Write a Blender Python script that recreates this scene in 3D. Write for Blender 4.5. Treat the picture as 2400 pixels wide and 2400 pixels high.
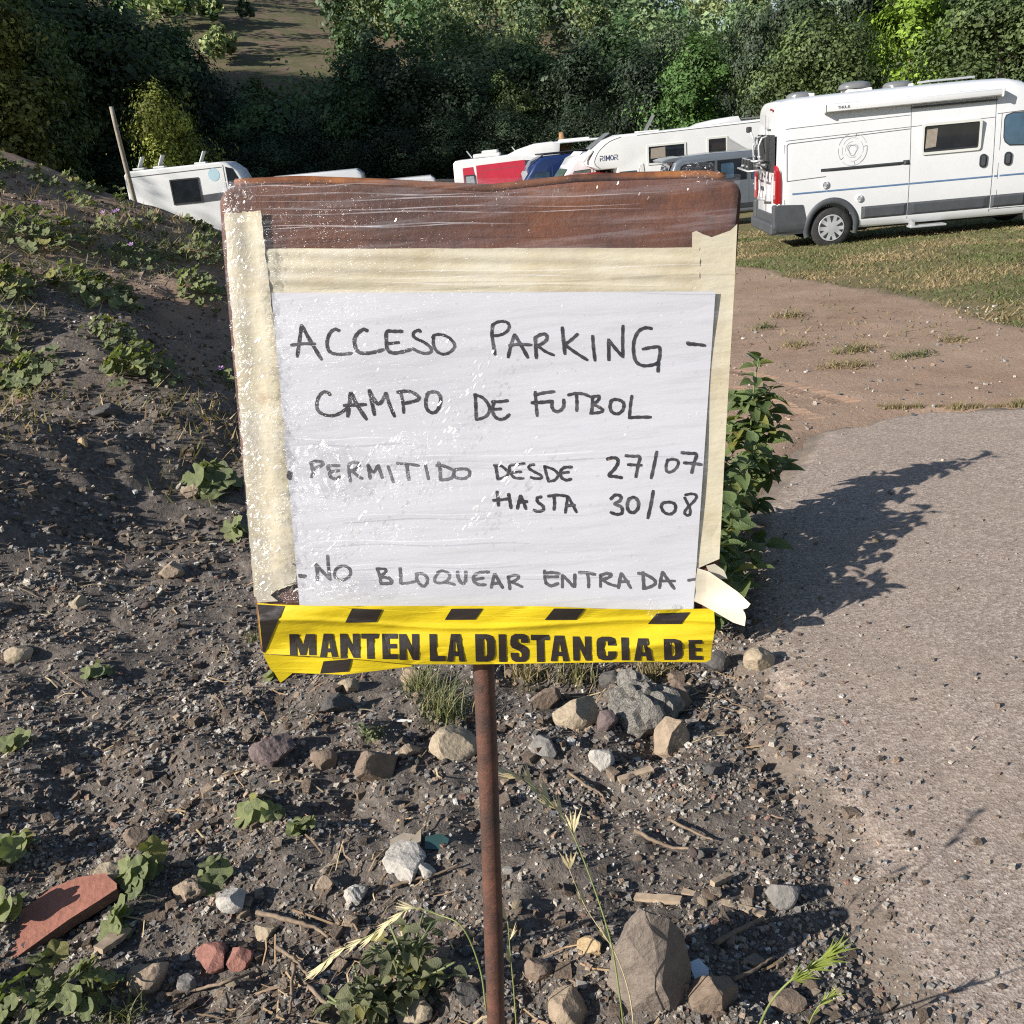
import bpy, bmesh, math, random
import numpy as np
from mathutils import Vector, Matrix
from mathutils.geometry import tessellate_polygon

for o in list(bpy.data.objects): bpy.data.objects.remove(o)
scene = bpy.context.scene
col = scene.collection
rad = math.radians
random.seed(7)

# ------------------------------------------------------------------ camera
FPX, PITCH, ROLL, CAMZ = 2300.0, rad(20.9), rad(5.5), 1.45
cf = np.array([0, math.cos(PITCH), -math.sin(PITCH)])
_u0 = np.array([0, math.sin(PITCH), math.cos(PITCH)])
_r0 = np.array([1.0, 0, 0])
cr = math.cos(ROLL) * _r0 - math.sin(ROLL) * _u0
cu = math.sin(ROLL) * _r0 + math.cos(ROLL) * _u0
EYE = np.array([0, 0, CAMZ])
cam = bpy.data.cameras.new('camera')
cam.sensor_fit = 'HORIZONTAL'; cam.sensor_width = 36.0
cam.lens = FPX / 2400 * 36.0
cam.clip_start = 0.05; cam.clip_end = 2000
cam_o = bpy.data.objects.new('camera', cam); col.objects.link(cam_o)
cam_o.matrix_world = Matrix(((cr[0], cu[0], -cf[0], 0), (cr[1], cu[1], -cf[1], 0), (cr[2], cu[2], -cf[2], CAMZ), (0, 0, 0, 1)))
scene.camera = cam_o

# ------------------------------------------------------------------ sky, sun, exposure
SUN_EL = rad(27.0)
SH = np.array([math.cos(rad(26)), math.sin(rad(26))])          # where shadows point on the ground
sun_from = Vector((-SH[0] * math.cos(SUN_EL), -SH[1] * math.cos(SUN_EL), math.sin(SUN_EL)))
world = bpy.data.worlds.new('World'); scene.world = world; world.use_nodes = True
wn = world.node_tree
bg = wn.nodes['Background']
sky = wn.nodes.new('ShaderNodeTexSky'); sky.sky_type = 'NISHITA'; sky.sun_disc = False
sky.sun_elevation = SUN_EL
sky.sun_rotation = math.atan2(sun_from.x, sun_from.y)
sky.air_density = 1.0; sky.dust_density = 0.6; sky.ozone_density = 1.0
wn.links.new(sky.outputs[0], bg.inputs[0]); bg.inputs[1].default_value = 0.068
sl = bpy.data.lights.new('sun', 'SUN'); sl.energy = 5.0; sl.angle = rad(0.53); sl.color = (1.0, 0.95, 0.87)
sun_o = bpy.data.objects.new('sun', sl); col.objects.link(sun_o)
sun_o.rotation_euler = sun_from.to_track_quat('Z', 'Y').to_euler()
sun_o.location = (-20, -10, 30)
vs = scene.view_settings
vs.view_transform = 'Standard'; vs.look = 'None'; vs.gamma = 1.0; vs.exposure = 0.66; vs.use_curve_mapping = False
cy = scene.cycles
cy.max_bounces = 6; cy.diffuse_bounces = 3; cy.glossy_bounces = 3; cy.transmission_bounces = 4; cy.transparent_max_bounces = 12
cy.use_denoising = False
cy.filter_width = 1.15
cy.sample_clamp_indirect = 6.0
cy.caustics_reflective = False; cy.caustics_refractive = False

# ------------------------------------------------------------------ helpers
def ray(px, py): return cf + (px - 1200) / FPX * cr + (1200 - py) / FPX * cu
def at_y(px, py, Y):
    d = ray(px, py); return EYE + d * (Y / d[1])
def ss(a, b, x):
    t = np.clip((x - a) / (b - a), 0, 1); return t * t * (3 - 2 * t)

def _hash(ix, iy, s):
    n = (ix.astype(np.int64) * 374761393 + iy.astype(np.int64) * 668265263 + s * 974711) & 0x7fffffff
    n = ((n ^ (n >> 13)) * 1274126177) & 0x7fffffff
    n = (n ^ (n >> 16)) & 0xffff
    return n / 65535.0
def vnoise(x, y, s=0):
    x = np.asarray(x, float); y = np.asarray(y, float)
    ix = np.floor(x); iy = np.floor(y); fx = x - ix; fy = y - iy
    fx = fx * fx * (3 - 2 * fx); fy = fy * fy * (3 - 2 * fy)
    a = _hash(ix, iy, s); b = _hash(ix + 1, iy, s); c = _hash(ix, iy + 1, s); d = _hash(ix + 1, iy + 1, s)
    return (a + (b - a) * fx) * (1 - fy) + (c + (d - c) * fx) * fy - 0.5
def fbm(x, y, o=4, s=0):
    v = 0; a = 1.0
    for i in range(o):
        v = v + a * vnoise(x * 2 ** i + 17 * i, y * 2 ** i - 9 * i, s + i); a *= 0.5
    return v

def tag(o, label=None, cat=None, group=None, kind=None):
    if label: o['label'] = label
    if cat: o['category'] = cat
    if group: o['group'] = group
    if kind: o['kind'] = kind
    return o
def link(name, data, parent=None, loc=None):
    o = bpy.data.objects.new(name, data); col.objects.link(o)
    if parent: o.parent = parent
    if loc is not None: o.location = loc
    return o
def thing(name, label, cat, loc=(0, 0, 0), rz=0.0, group=None, rot=None):
    o = link(name, None); o.location = loc; o.rotation_euler = rot or (0, 0, rz); o.empty_display_size = 0.1
    return tag(o, label, cat, group)
def np_mesh(name, V, Fc, mat, smooth=False, color=None, midx=None):
    """V (n,3); Fc (m,k) array of equal sized faces, or a list of lists"""
    me = bpy.data.meshes.new(name)
    if isinstance(Fc, np.ndarray):
        V = np.asarray(V, np.float32); m, k = Fc.shape
        me.vertices.add(len(V)); me.vertices.foreach_set('co', V.ravel())
        me.loops.add(m * k); me.loops.foreach_set('vertex_index', Fc.astype(np.int32).ravel())
        me.polygons.add(m)
        me.polygons.foreach_set('loop_start', np.arange(m, dtype=np.int32) * k)
        me.polygons.foreach_set('loop_total', np.full(m, k, np.int32))
    else:
        me.from_pydata([tuple(v) for v in V], [], [tuple(f_) for f_ in Fc])
    for m_ in (mat if isinstance(mat, (list, tuple)) else [mat]): me.materials.append(m_)
    if midx is not None: me.polygons.foreach_set('material_index', np.asarray(midx, np.int32))
    me.polygons.foreach_set('use_smooth', np.full(len(me.polygons), smooth))
    if color is not None:
        at = me.color_attributes.new('Col', 'FLOAT_COLOR', 'POINT')
        c = np.ones((len(me.vertices), 4), np.float32); c[:, :color.shape[1]] = color
        at.data.foreach_set('color', c.ravel())
    me.update(); me.validate()
    return me

class MB:
    """collects shapes into one mesh"""
    def __init__(s): s.v = []; s.f = []
    def add(s, V, Fc):
        n = len(s.v); s.v += [tuple(map(float, p)) for p in V]; s.f += [tuple(int(i) + n for i in f_) for f_ in Fc]; return s
    def box(s, c, d, rz=0.0, M=None):
        hx, hy, hz = d[0] / 2, d[1] / 2, d[2] / 2
        P = [Vector((x, y, z)) for z in (-hz, hz) for y in (-hy, hy) for x in (-hx, hx)]
        R = M or Matrix.Rotation(rz, 3, 'Z')
        return s.add([R @ p + Vector(c) for p in P], [(0, 2, 3, 1), (4, 5, 7, 6), (0, 1, 5, 4), (2, 6, 7, 3), (0, 4, 6, 2), (1, 3, 7, 5)])
    def rbox(s, c, d, r=0.02, seg=2, M=None):
        bm = bmesh.new(); bmesh.ops.create_cube(bm, size=1)
        for v in bm.verts: v.co = Vector((v.co.x * d[0], v.co.y * d[1], v.co.z * d[2]))
        bmesh.ops.bevel(bm, geom=bm.edges[:], offset=min(r, min(d) * .49), segments=seg, affect='EDGES', profile=.5)
        return s.bm(bm, M, c)
    def bm(s, bm, M=None, c=(0, 0, 0)):
        bm.verts.index_update(); M = M or Matrix.Identity(3)
        V = [M @ v.co + Vector(c) for v in bm.verts]; Fc = [[v.index for v in f_.verts] for f_ in bm.faces]
        bm.free(); return s.add(V, Fc)
    def tube(s, path, r, n=6, cap=True):
        P = [Vector(p) for p in path]; k = len(P)
        rr = r if isinstance(r, (list, tuple)) else [r] * k
        V = []; Fc = []; ref = None
        for i, p in enumerate(P):
            t = (P[min(i + 1, k - 1)] - P[max(i - 1, 0)]).normalized()
            if ref is None: ref = t.orthogonal().normalized()
            a = (ref - t * ref.dot(t)).normalized(); b = t.cross(a); ref = a
            for j in range(n):
                q = 2 * math.pi * j / n; V.append(p + (a * math.cos(q) + b * math.sin(q)) * rr[i])
        for i in range(k - 1):
            for j in range(n):
                j2 = (j + 1) % n; Fc.append((i * n + j, i * n + j2, (i + 1) * n + j2, (i + 1) * n + j))
        if cap: Fc.append(tuple(range(n))[::-1]); Fc.append(tuple((k - 1) * n + j for j in range(n)))
        return s.add(V, Fc)
    def lathe(s, prof, n=24, axis='y', c=(0, 0, 0), cap=True):
        V = []; Fc = []; k = len(prof)
        for (r, h) in prof:
            for j in range(n):
                q = 2 * math.pi * j / n; x, z = r * math.cos(q), r * math.sin(q)
                V.append((x, h, z) if axis == 'y' else (x, z, h))
        V = [Vector(v) + Vector(c) for v in V]
        for i in range(k - 1):
            for j in range(n):
                j2 = (j + 1) % n; Fc.append((i * n + j, i * n + j2, (i + 1) * n + j2, (i + 1) * n + j))
        if cap: Fc.append(tuple(range(n))[::-1]); Fc.append(tuple((k - 1) * n + j for j in range(n)))
        return s.add(V, Fc)
    def poly(s, outer, holes=(), f=lambda p: p, cuts=0):
        """flat polygon (2D points) tessellated, then mapped by f"""
        loops = [[Vector((p[0], p[1], 0)) for p in outer]] + [[Vector((p[0], p[1], 0)) for p in h] for h in holes]
        tris = tessellate_polygon(loops); pts = [p for l in loops for p in l]
        bm = bmesh.new(); vv = [bm.verts.new(p) for p in pts]
        for t in tris:
            try: bm.faces.new([vv[i] for i in t])
            except ValueError: pass
        for _ in range(cuts): bmesh.ops.subdivide_edges(bm, edges=bm.edges[:], cuts=1, use_grid_fill=True)
        bmesh.ops.recalc_face_normals(bm, faces=bm.faces[:])
        for v in bm.verts: v.co = Vector(f((v.co.x, v.co.y)))
        return s.bm(bm)
    def build(s, name, mat, parent=None, smooth=False, loc=None, mesh_only=False, angle=None):
        me = bpy.data.meshes.new(name); me.from_pydata(s.v, [], s.f); me.materials.append(mat)
        bm = bmesh.new(); bm.from_mesh(me); bmesh.ops.recalc_face_normals(bm, faces=bm.faces[:])
        if angle is not None:
            for e in bm.edges:
                if len(e.link_faces) == 2 and e.calc_face_angle(0) > angle: e.smooth = False
            smooth = True
        bm.to_mesh(me); bm.free()
        me.polygons.foreach_set('use_smooth', np.full(len(me.polygons), smooth)); me.update()
        return me if mesh_only else link(name, me, parent, loc)

# ------------------------------------------------------------------ materials
def nt(name):
    m = bpy.data.materials.new(name); m.use_nodes = True
    n = m.node_tree; return m, n, n.nodes['Principled BSDF']
def ramp(n, src, stops):
    r = n.nodes.new('ShaderNodeValToRGB'); e = r.color_ramp.elements
    while len(e) < len(stops): e.new(0.5)
    for i, (p, c) in enumerate(stops): e[i].position = p; e[i].color = (c[0], c[1], c[2], 1) if isinstance(c, (tuple, list)) else (c, c, c, 1)
    n.links.new(src, r.inputs[0]); return r.outputs[0]
def coords(n, kind='Object', scale=(1, 1, 1)):
    tc = n.nodes.new('ShaderNodeTexCoord')
    if scale == (1, 1, 1): return tc.outputs[kind]
    mp = n.nodes.new('ShaderNodeMapping'); mp.inputs['Scale'].default_value = scale
    n.links.new(tc.outputs[kind], mp.inputs[0]); return mp.outputs[0]
def noise(n, vec, scale, detail=4, rough=.6, out=0):
    t = n.nodes.new('ShaderNodeTexNoise'); t.inputs['Scale'].default_value = scale
    t.inputs['Detail'].default_value = detail; t.inputs['Roughness'].default_value = rough
    n.links.new(vec, t.inputs['Vector']); return t.outputs[out]
def voro(n, vec, scale, out='Distance', feature='F1'):
    t = n.nodes.new('ShaderNodeTexVoronoi'); t.inputs['Scale'].default_value = scale; t.feature = feature
    n.links.new(vec, t.inputs['Vector']); return t.outputs[out]
def mixc(n, fac, a, b, mode='MIX'):
    m = n.nodes.new('ShaderNodeMix'); m.data_type = 'RGBA'; m.blend_type = mode
    for i, v in ((0, fac), (6, a), (7, b)):
        if isinstance(v, (int, float)): m.inputs[i].default_value = v
        elif isinstance(v, (tuple, list)): m.inputs[i].default_value = (v[0], v[1], v[2], 1)
        else: n.links.new(v, m.inputs[i])
    return m.outputs[2]
def math_(n, op, a, b=0.0):
    m = n.nodes.new('ShaderNodeMath'); m.operation = op
    for i, v in ((0, a), (1, b)):
        if isinstance(v, (int, float)): m.inputs[i].default_value = v
        else: n.links.new(v, m.inputs[i])
    return m.outputs[0]
def bump(n, bs, h, strength=.3, dist=.01):
    b = n.nodes.new('ShaderNodeBump'); b.inputs['Strength'].default_value = strength; b.inputs['Distance'].default_value = dist
    n.links.new(h, b.inputs['Height']); n.links.new(b.outputs[0], bs.inputs['Normal']); return b
def attr(n, name='Col'):
    a = n.nodes.new('ShaderNodeAttribute'); a.attribute_name = name; return a.outputs['Color']
def paint(name, c, rough=.35, var=.06, scale=3.0, metal=0.0, coat=0.0, dirt=0.0):
    m, n, b = nt(name); v = coords(n)
    nz = noise(n, v, scale, 5)
    cc = ramp(n, nz, [(.3, tuple(x * (1 - var) for x in c)), (.7, tuple(min(1, x * (1 + var)) for x in c))])
    if dirt:
        d = ramp(n, noise(n, v, 9, 6, .7), [(.5, 0), (.8, dirt)]); cc = mixc(n, d, cc, (.16, .13, .10))
    n.links.new(cc, b.inputs['Base Color']); b.inputs['Metallic'].default_value = metal
    r = ramp(n, noise(n, v, scale * 3, 2), [(.3, max(0, rough - .04)), (.7, min(1, rough + .05))])
    n.links.new(r, b.inputs['Roughness'])
    if coat: b.inputs['Coat Weight'].default_value = coat; b.inputs['Coat Roughness'].default_value = .08
    return m
def leafmat(name, c, rough=.5, trans=.35, var=.35, attrs=False, spec=.3, tint=False):
    m, n, b = nt(name)
    oi = n.nodes.new('ShaderNodeObjectInfo'); geo = n.nodes.new('ShaderNodeNewGeometry')
    if attrs: base_ = attr(n)
    else:
        base_ = ramp(n, geo.outputs['Random Per Island'], [(0, tuple(x * (1 - var) for x in c)), (.75, c), (1, (min(1, c[0] * (1 + var * 1.3)), c[1] * (1 + var), c[2] * (1 + var * .4)))])
        base_ = mixc(n, .35, base_, ramp(n, oi.outputs['Random'], [(0, tuple(x * .6 for x in c)), (1, (c[0] * 1.6, c[1] * 1.35, c[2] * 1.1))]))
    if tint: base_ = mixc(n, 1.0, base_, attr(n), 'MULTIPLY')
    n.links.new(base_, b.inputs['Base Color']); b.inputs['Roughness'].default_value = rough
    b.inputs['Specular IOR Level'].default_value = spec
    tr = n.nodes.new('ShaderNodeBsdfTranslucent'); mx = n.nodes.new('ShaderNodeMixShader')
    n.links.new(mixc(n, 1.0, base_, (1.0, 1.15, .55), 'MULTIPLY'), tr.inputs[0])
    mx.inputs[0].default_value = trans
    n.links.new(b.outputs[0], mx.inputs[1]); n.links.new(tr.outputs[0], mx.inputs[2])
    n.links.new(mx.outputs[0], n.nodes['Material Output'].inputs[0])
    return m

M = {}
M['white_paint'] = paint('white_paint', (.67, .68, .70), .28, .02, 2, coat=.5, dirt=.07)
M['gelcoat'] = paint('white_gelcoat', (.66, .66, .66), .38, .04, 2)
M['cream'] = paint('cream_plastic', (.64, .64, .61), .4, .04)
M['grey_paint'] = paint('grey_metallic_paint', (.17, .19, .22), .3, .05, 2, metal=.35, coat=.6)
M['silver'] = paint('silver_metal', (.50, .51, .53), .35, .08, 8, metal=.35)
M['red_paint'] = paint('red_paint', (.50, .03, .06), .35, .06, 2, coat=.4)
M['dark_red'] = paint('dark_red_paint', (.33, .03, .03), .35, .06, 2, coat=.4)
M['blue_paint'] = paint('blue_paint', (.010, .026, .105), .3, .06, 2, coat=.5)
M['black_plastic'] = paint('black_plastic', (.028, .030, .034), .55, .15, 6)
M['grey_plastic'] = paint('dark_grey_plastic', (.060, .066, .075), .6, .15, 5, dirt=.15)
M['seam'] = paint('panel_seam', (.10, .105, .11), .7, .1)
M['rubber'] = paint('tyre_rubber', (.022, .022, .023), .85, .2, 9, dirt=.35)
M['dome'] = paint('smoked_dome', (.16, .165, .17), .25, .1, 4)
M['stripe_blue'] = paint('blue_stripe', (.10, .17, .30), .4, .05)
M['navy'] = paint('navy_lettering', (.02, .03, .12), .4, .05)
M['decal_grey'] = paint('grey_decal', (.35, .36, .38), .45, .05)
M['lamp_red'] = paint('red_lamp_lens', (.33, .010, .014), .2, .05, coat=.6)
M['lamp_clear'] = paint('clear_lamp_lens', (.55, .5, .5), .12, .1, coat=.6)
M['curtain'] = paint('curtain_cloth', (.28, .24, .20), .8, .2, 30)
M['screen'] = paint('silver_screen', (.55, .60, .65), .3, .35, 14, metal=.6)
M['pale_blue'] = paint('pale_blue_sticker', (.40, .55, .62), .5, .06)
def glassmat(name, c, rough=.03):
    m, n, b = nt(name); v = coords(n)
    n.links.new(ramp(n, noise(n, v, 2.5, 3), [(.35, tuple(x * .6 for x in c)), (.65, c)]), b.inputs['Base Color'])
    b.inputs['Roughness'].default_value = rough; b.inputs['Specular IOR Level'].default_value = .8
    b.inputs['Coat Weight'].default_value = .6; b.inputs['Coat Roughness'].default_value = .02
    return m
M['glass'] = glassmat('tinted_window_glass', (.018, .022, .028))
M['glass_green'] = glassmat('green_window_glass', (.16, .24, .21))
M['glass_blue'] = glassmat('blue_window_glass', (.06, .11, .17))
# ------------------------------------------------------------------ terrain
def base_h(Y): return np.interp(Y, [1, 18.5, 27, 40, 60], [0, -.90, -1.45, -1.95, -2.1])
def bank_h(X, Y):
    s = np.maximum(0, -.95 - X - .10 * np.sin(Y * 1.3))
    steep = np.where(s < .5, s * s, s - .25)
    sp = np.where(s < 1.6, .80 * steep, .80 * 1.35 + .46 * (s - 1.6))
    return np.minimum(sp, 3.0) * (.50 * ss(1.3, 5.6, Y) + .50 * ss(4.2, 10.2, Y)) * (1 - ss(10.4, 16.5, Y + .25 * X))
def hills_h(X, Y):
    r = X / np.maximum(Y, 1)
    f = 1 - .42 * ss(.08, .24, r) + .25 * ss(-.05, -.3, r)
    back = .27 * np.maximum(0, np.minimum(Y, 165) - 66) * f * ss(60, 90, Y)
    left = 41 * ss(-26, -66, X) * ss(21, 36, Y) * (1 - ss(66, 100, Y))  # left hill, largely out of view, raised and placed to shade the tree belt
    return back + left
def H0(X, Y):
    X = np.asarray(X, float); Y = np.asarray(Y, float)
    return base_h(Y) + bank_h(X, Y) + hills_h(X, Y)
def hit(px, py):
    d = ray(px, py); t = .4
    while t < 300:
        p = EYE + d * t
        if p[2] < H0(p[0], p[1]): break
        t += .004 + t * .0015
    return p
# ---- concrete pad outline (plan), left edge then far edge
CP = [hit(*q)[:2] for q in [(2060, 2400), (1985, 2290), (1925, 2120), (1880, 1960), (1780, 1800), (1715, 1650), (1680, 1530), (1680, 1400), (1740, 1190), (1888, 1012), (2136, 956), (2400, 951)]]
CP = [np.array((CP[0][0] + .02, -.5))] + CP + [CP[-1] + np.array((2.0, -.35)), np.array((9.0, 4.2)), np.array((9.0, -.5))]
CP = np.array(CP)
def sdf_poly(P, x, y):
    d = np.full(x.shape, 1e9); ins = np.zeros(x.shape, bool); n = len(P)
    for i in range(n):
        a = P[i]; b = P[(i + 1) % n]; e = b - a
        wx = x - a[0]; wy = y - a[1]
        t = np.clip((wx * e[0] + wy * e[1]) / (e @ e), 0, 1)
        d = np.minimum(d, np.hypot(wx - e[0] * t, wy - e[1] * t))
        c = ((a[1] > y) != (b[1] > y)) & (x < (b[0] - a[0]) * (y - a[1]) / (b[1] - a[1] + 1e-12) + a[0])
        ins ^= c
    return np.where(ins, d, -d)
GB = np.array([hit(*q)[:2] for q in [(1729, 622), (1917, 658), (2048, 690), (2243, 718), (2400, 747)]])   # dirt / grass border
def track_mask(X, Y):
    """1 on the bare dirt track, 0 in the grass"""
    yb = np.interp(X, GB[::1, 0][np.argsort(GB[:, 0])], GB[np.argsort(GB[:, 0]), 1])
    yb = np.where(X < GB[:, 0].min(), 17.5 + .0 * X, yb)
    n = fbm(X * .9, Y * .9, 5, 31) * 3.4
    return 1 - ss(-1.1, 1.1, Y - yb + n * 1.2 - .2)
def zones(X, Y):
    soil = ss(.55, -.35, X - .10 * np.maximum(0, Y - 6) + fbm(X * 1.3, Y * 1.3, 3, 5) * .5) * (1 - ss(13.5, 17, Y))
    soil = np.maximum(soil, (1 - ss(3.2, 4.6, Y)))
    tr = track_mask(X, Y)
    grass = (1 - tr) * (1 - soil)
    dirt = tr * (1 - soil)
    wood = ss(44, 60, Y + np.maximum(0, -X - 14))
    cr_ = ss(5.5, 8.2, Y + fbm(X * 1.1, Y * 1.1, 3, 6) * 2.2) * soil * .85
    dirt = np.maximum(dirt, cr_)
    return soil, dirt, grass, wood
def H(X, Y):
    X = np.asarray(X, float); Y = np.asarray(Y, float)
    z = H0(X, Y)
    near = (1 - ss(9, 20, Y))
    soil, dirt, grass, wood = zones(X, Y)
    rough = soil * .075 * fbm(X * 2.1, Y * 2.1, 3, 2) + soil * .050 * fbm(X * 6.5, Y * 6.5, 2, 3) + soil * .024 * fbm(X * 19, Y * 19, 2, 4) + dirt * .020 * fbm(X * 3.5, Y * 3.5, 4, 9) + grass * .05 * fbm(X * 1.1, Y * 1.1, 3, 8)
    lump = .30 * fbm(X * .75 + 3.3, Y * .75, 2, 12) * ss(.0, -1.2, X) * ss(2.2, 4.6, Y)
    sd = sdf_poly(CP, X, Y)
    return z + (rough + lump) * near * (1 - ss(-.26, -.04, sd)) - .035 * ss(-.06, .12, sd)
def gz(x, y): return float(H(np.array([x]), np.array([y]))[0])
def ground(px, py, dz=0.0):
    d = ray(px, py); p0 = hit(px, py); t = np.dot(p0 - EYE, d) / (d @ d)
    ts = np.linspace(t * .93, t * 1.10, 400); Q = EYE + ts[:, None] * d
    k = np.argmax(Q[:, 2] < H(Q[:, 0], Q[:, 1])); q = Q[k]
    return Vector((q[0], q[1], gz(q[0], q[1]) + dz))
def slab_z(X, Y):
    sd = sdf_poly(CP, X, Y) + .16 * fbm(X * 5, Y * 5, 4, 41)
    return H0(X, Y) - .034 + .042 * ss(-.05, .16, sd) + .004 * fbm(X * 9, Y * 9, 3, 77) + .012 * fbm(X * 1.2, Y * 1.2, 2, 78)

# ground sheet
ys = np.concatenate([np.arange(-4, .9, .25), np.arange(.9, 6, .026), np.arange(6, 12, .07), np.arange(12, 26, .22), np.arange(26, 66, .8), np.arange(66, 330, 5)])
tt = np.linspace(-1, 1, 340)
YY, TT = np.meshgrid(ys, tt, indexing='ij')
XX = (3.0 + .9 * np.maximum(YY, 0)) * (.5 * TT + .5 * TT ** 3) + 260 * TT ** 11
ZZ = H(XX, YY)
s_, d_, g_, w_ = zones(XX, YY)
nr, nc = XX.shape
idx = np.arange(nr * nc).reshape(nr, nc)
Fg = np.stack([idx[:-1, :-1], idx[:-1, 1:], idx[1:, 1:], idx[1:, :-1]], -1).reshape(-1, 4)
def ground_material():
    m, n, b = nt('ground_earth'); v = coords(n)
    sep = n.nodes.new('ShaderNodeSeparateColor'); n.links.new(attr(n), sep.inputs[0])
    n1 = noise(n, v, 2.2, 8, .65); n2 = noise(n, v, 38, 6, .7); n3 = noise(n, v, 160, 3, .6)
    soil = ramp(n, n2, [(.28, (.050, .043, .038)), (.48, (.120, .102, .088)), (.62, (.20, .172, .150)), (.78, (.31, .275, .245))])
    soil = mixc(n, ramp(n, n1, [(.42, 0), (.62, .55)]), soil, (.165, .137, .115))
    dirt = ramp(n, noise(n, v, 1.1, 9, .62), [(.3, (.275, .185, .132)), (.5, (.33, .23, .168)), (.7, (.38, .275, .205))])
    dirt = mixc(n, ramp(n, noise(n, v, 45, 4, .7), [(.50, 0), (.72, .5)]), dirt, (.17, .12, .09))
    dirt = mixc(n, ramp(n, noise(n, v, 7, 6, .7), [(.50, 0), (.72, .6)]), dirt, (.40, .29, .215))
    gr = ramp(n, noise(n, v, 3.0, 8, .7), [(.3, (.22, .155, .10)), (.45, (.20, .165, .085)), (.6, (.13, .125, .055)), (.75, (.23, .19, .105))])
    gr = mixc(n, ramp(n, noise(n, v, 22, 5, .7), [(.45, 0), (.7, .5)]), gr, (.11, .105, .05))
    wood = ramp(n, noise(n, v, .30, 8, .75), [(.32, (.10, .075, .055)), (.45, (.18, .135, .095)), (.54, (.10, .105, .050)), (.66, (.20, .16, .10)), (.8, (.075, .085, .04))])
    c = mixc(n, sep.outputs[0], soil, dirt); c = mixc(n, sep.outputs[1], c, gr); c = mixc(n, sep.outputs[2], c, wood)
    n.links.new(c, b.inputs['Base Color']); b.inputs['Roughness'].default_value = .95; b.inputs['Specular IOR Level'].default_value = .15
    h = math_(n, 'ADD', math_(n, 'MULTIPLY', n2, .6), math_(n, 'MULTIPLY', n3, .25)); bump(n, b, h, .8, .02)
    return m
M['earth'] = ground_material()
gme = np_mesh('ground', np.stack([XX, YY, ZZ], -1).reshape(-1, 3), Fg, M['earth'], True, np.stack([d_, g_, w_], -1).reshape(-1, 3))
g_o = link('ground', gme); g_o['kind'] = 'structure'

# concrete pad
def concrete_material():
    m, n, b = nt('exposed_aggregate_concrete'); v = coords(n)
    a = voro(n, v, 120, 'Color'); sepa = n.nodes.new('ShaderNodeSeparateColor'); n.links.new(a, sepa.inputs[0])
    c = ramp(n, sepa.outputs[0], [(0, (.14, .108, .088)), (.3, (.26, .205, .172)), (.72, (.40, .325, .275)), (1, (.60, .525, .455))])
    fine = noise(n, v, 260, 3, .6)
    c = mixc(n, .42, c, ramp(n, fine, [(.38, (.16, .12, .095)), (.62, (.52, .43, .365))]))
    big = noise(n, v, 1.3, 6, .65)
    c = mixc(n, ramp(n, big, [(.4, 0), (.7, .45)]), c, (.34, .26, .205))
    dustn = noise(n, v, 5, 6, .7)
    c = mixc(n, ramp(n, dustn, [(.55, 0), (.75, .35)]), c, (.17, .135, .11))
    edge_ = n.nodes.new('ShaderNodeSeparateColor'); n.links.new(attr(n), edge_.inputs[0])
    c = mixc(n, ramp(n, math_(n, 'ADD', edge_.outputs[0], math_(n, 'MULTIPLY', noise(n, v, 9, 6, .7), .7)), [(.62, 0), (.95, .8)]), c, (.155, .125, .10))
    n.links.new(c, b.inputs['Base Color']); b.inputs['Roughness'].default_value = .9; b.inputs['Specular IOR Level'].default_value = .2
    h = math_(n, 'ADD', math_(n, 'MULTIPLY', voro(n, v, 120), .5), math_(n, 'MULTIPLY', fine, .8)); bump(n, b, h, .6, .004)
    return m
M['concrete'] = concrete_material()
xs = np.concatenate([np.arange(.3, 1.9, .02), np.arange(1.9, 3.6, .04), np.arange(3.6, 9.1, .3)]); yc = np.concatenate([np.arange(-.5, .9, .15), np.arange(.9, 6.2, .024)])
CX, CY = np.meshgrid(xs, yc); CZ = slab_z(CX, CY)
sdv = sdf_poly(CP, CX, CY)
ci = np.arange(CX.size).reshape(CX.shape)
Fq = np.stack([ci[:-1, :-1], ci[:-1, 1:], ci[1:, 1:], ci[1:, :-1]], -1).reshape(-1, 4)
keep = (sdv.ravel()[Fq] > -.09).all(1); Fq = Fq[keep]
used = np.unique(Fq); rem = np.zeros(CX.size, int); rem[used] = np.arange(len(used))
pad = link('concrete_pavement', np_mesh('concrete_pavement', np.stack([CX, CY, CZ], -1).reshape(-1, 3)[used], rem[Fq], M['concrete'], True, np.repeat((1 - ss(0, .22, sdv)).reshape(-1, 1)[used], 3, 1)))
pad['kind'] = 'structure'
def surf(x, y):
    X = np.array([x]); Y = np.array([y]); z = float(H(X, Y)[0])
    if sdf_poly(CP, X, Y)[0] > -.08: z = max(z, float(slab_z(X, Y)[0]))
    return z
def onground(px, py):
    p = ground(px, py); p.z = surf(p.x, p.y); return p
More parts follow.
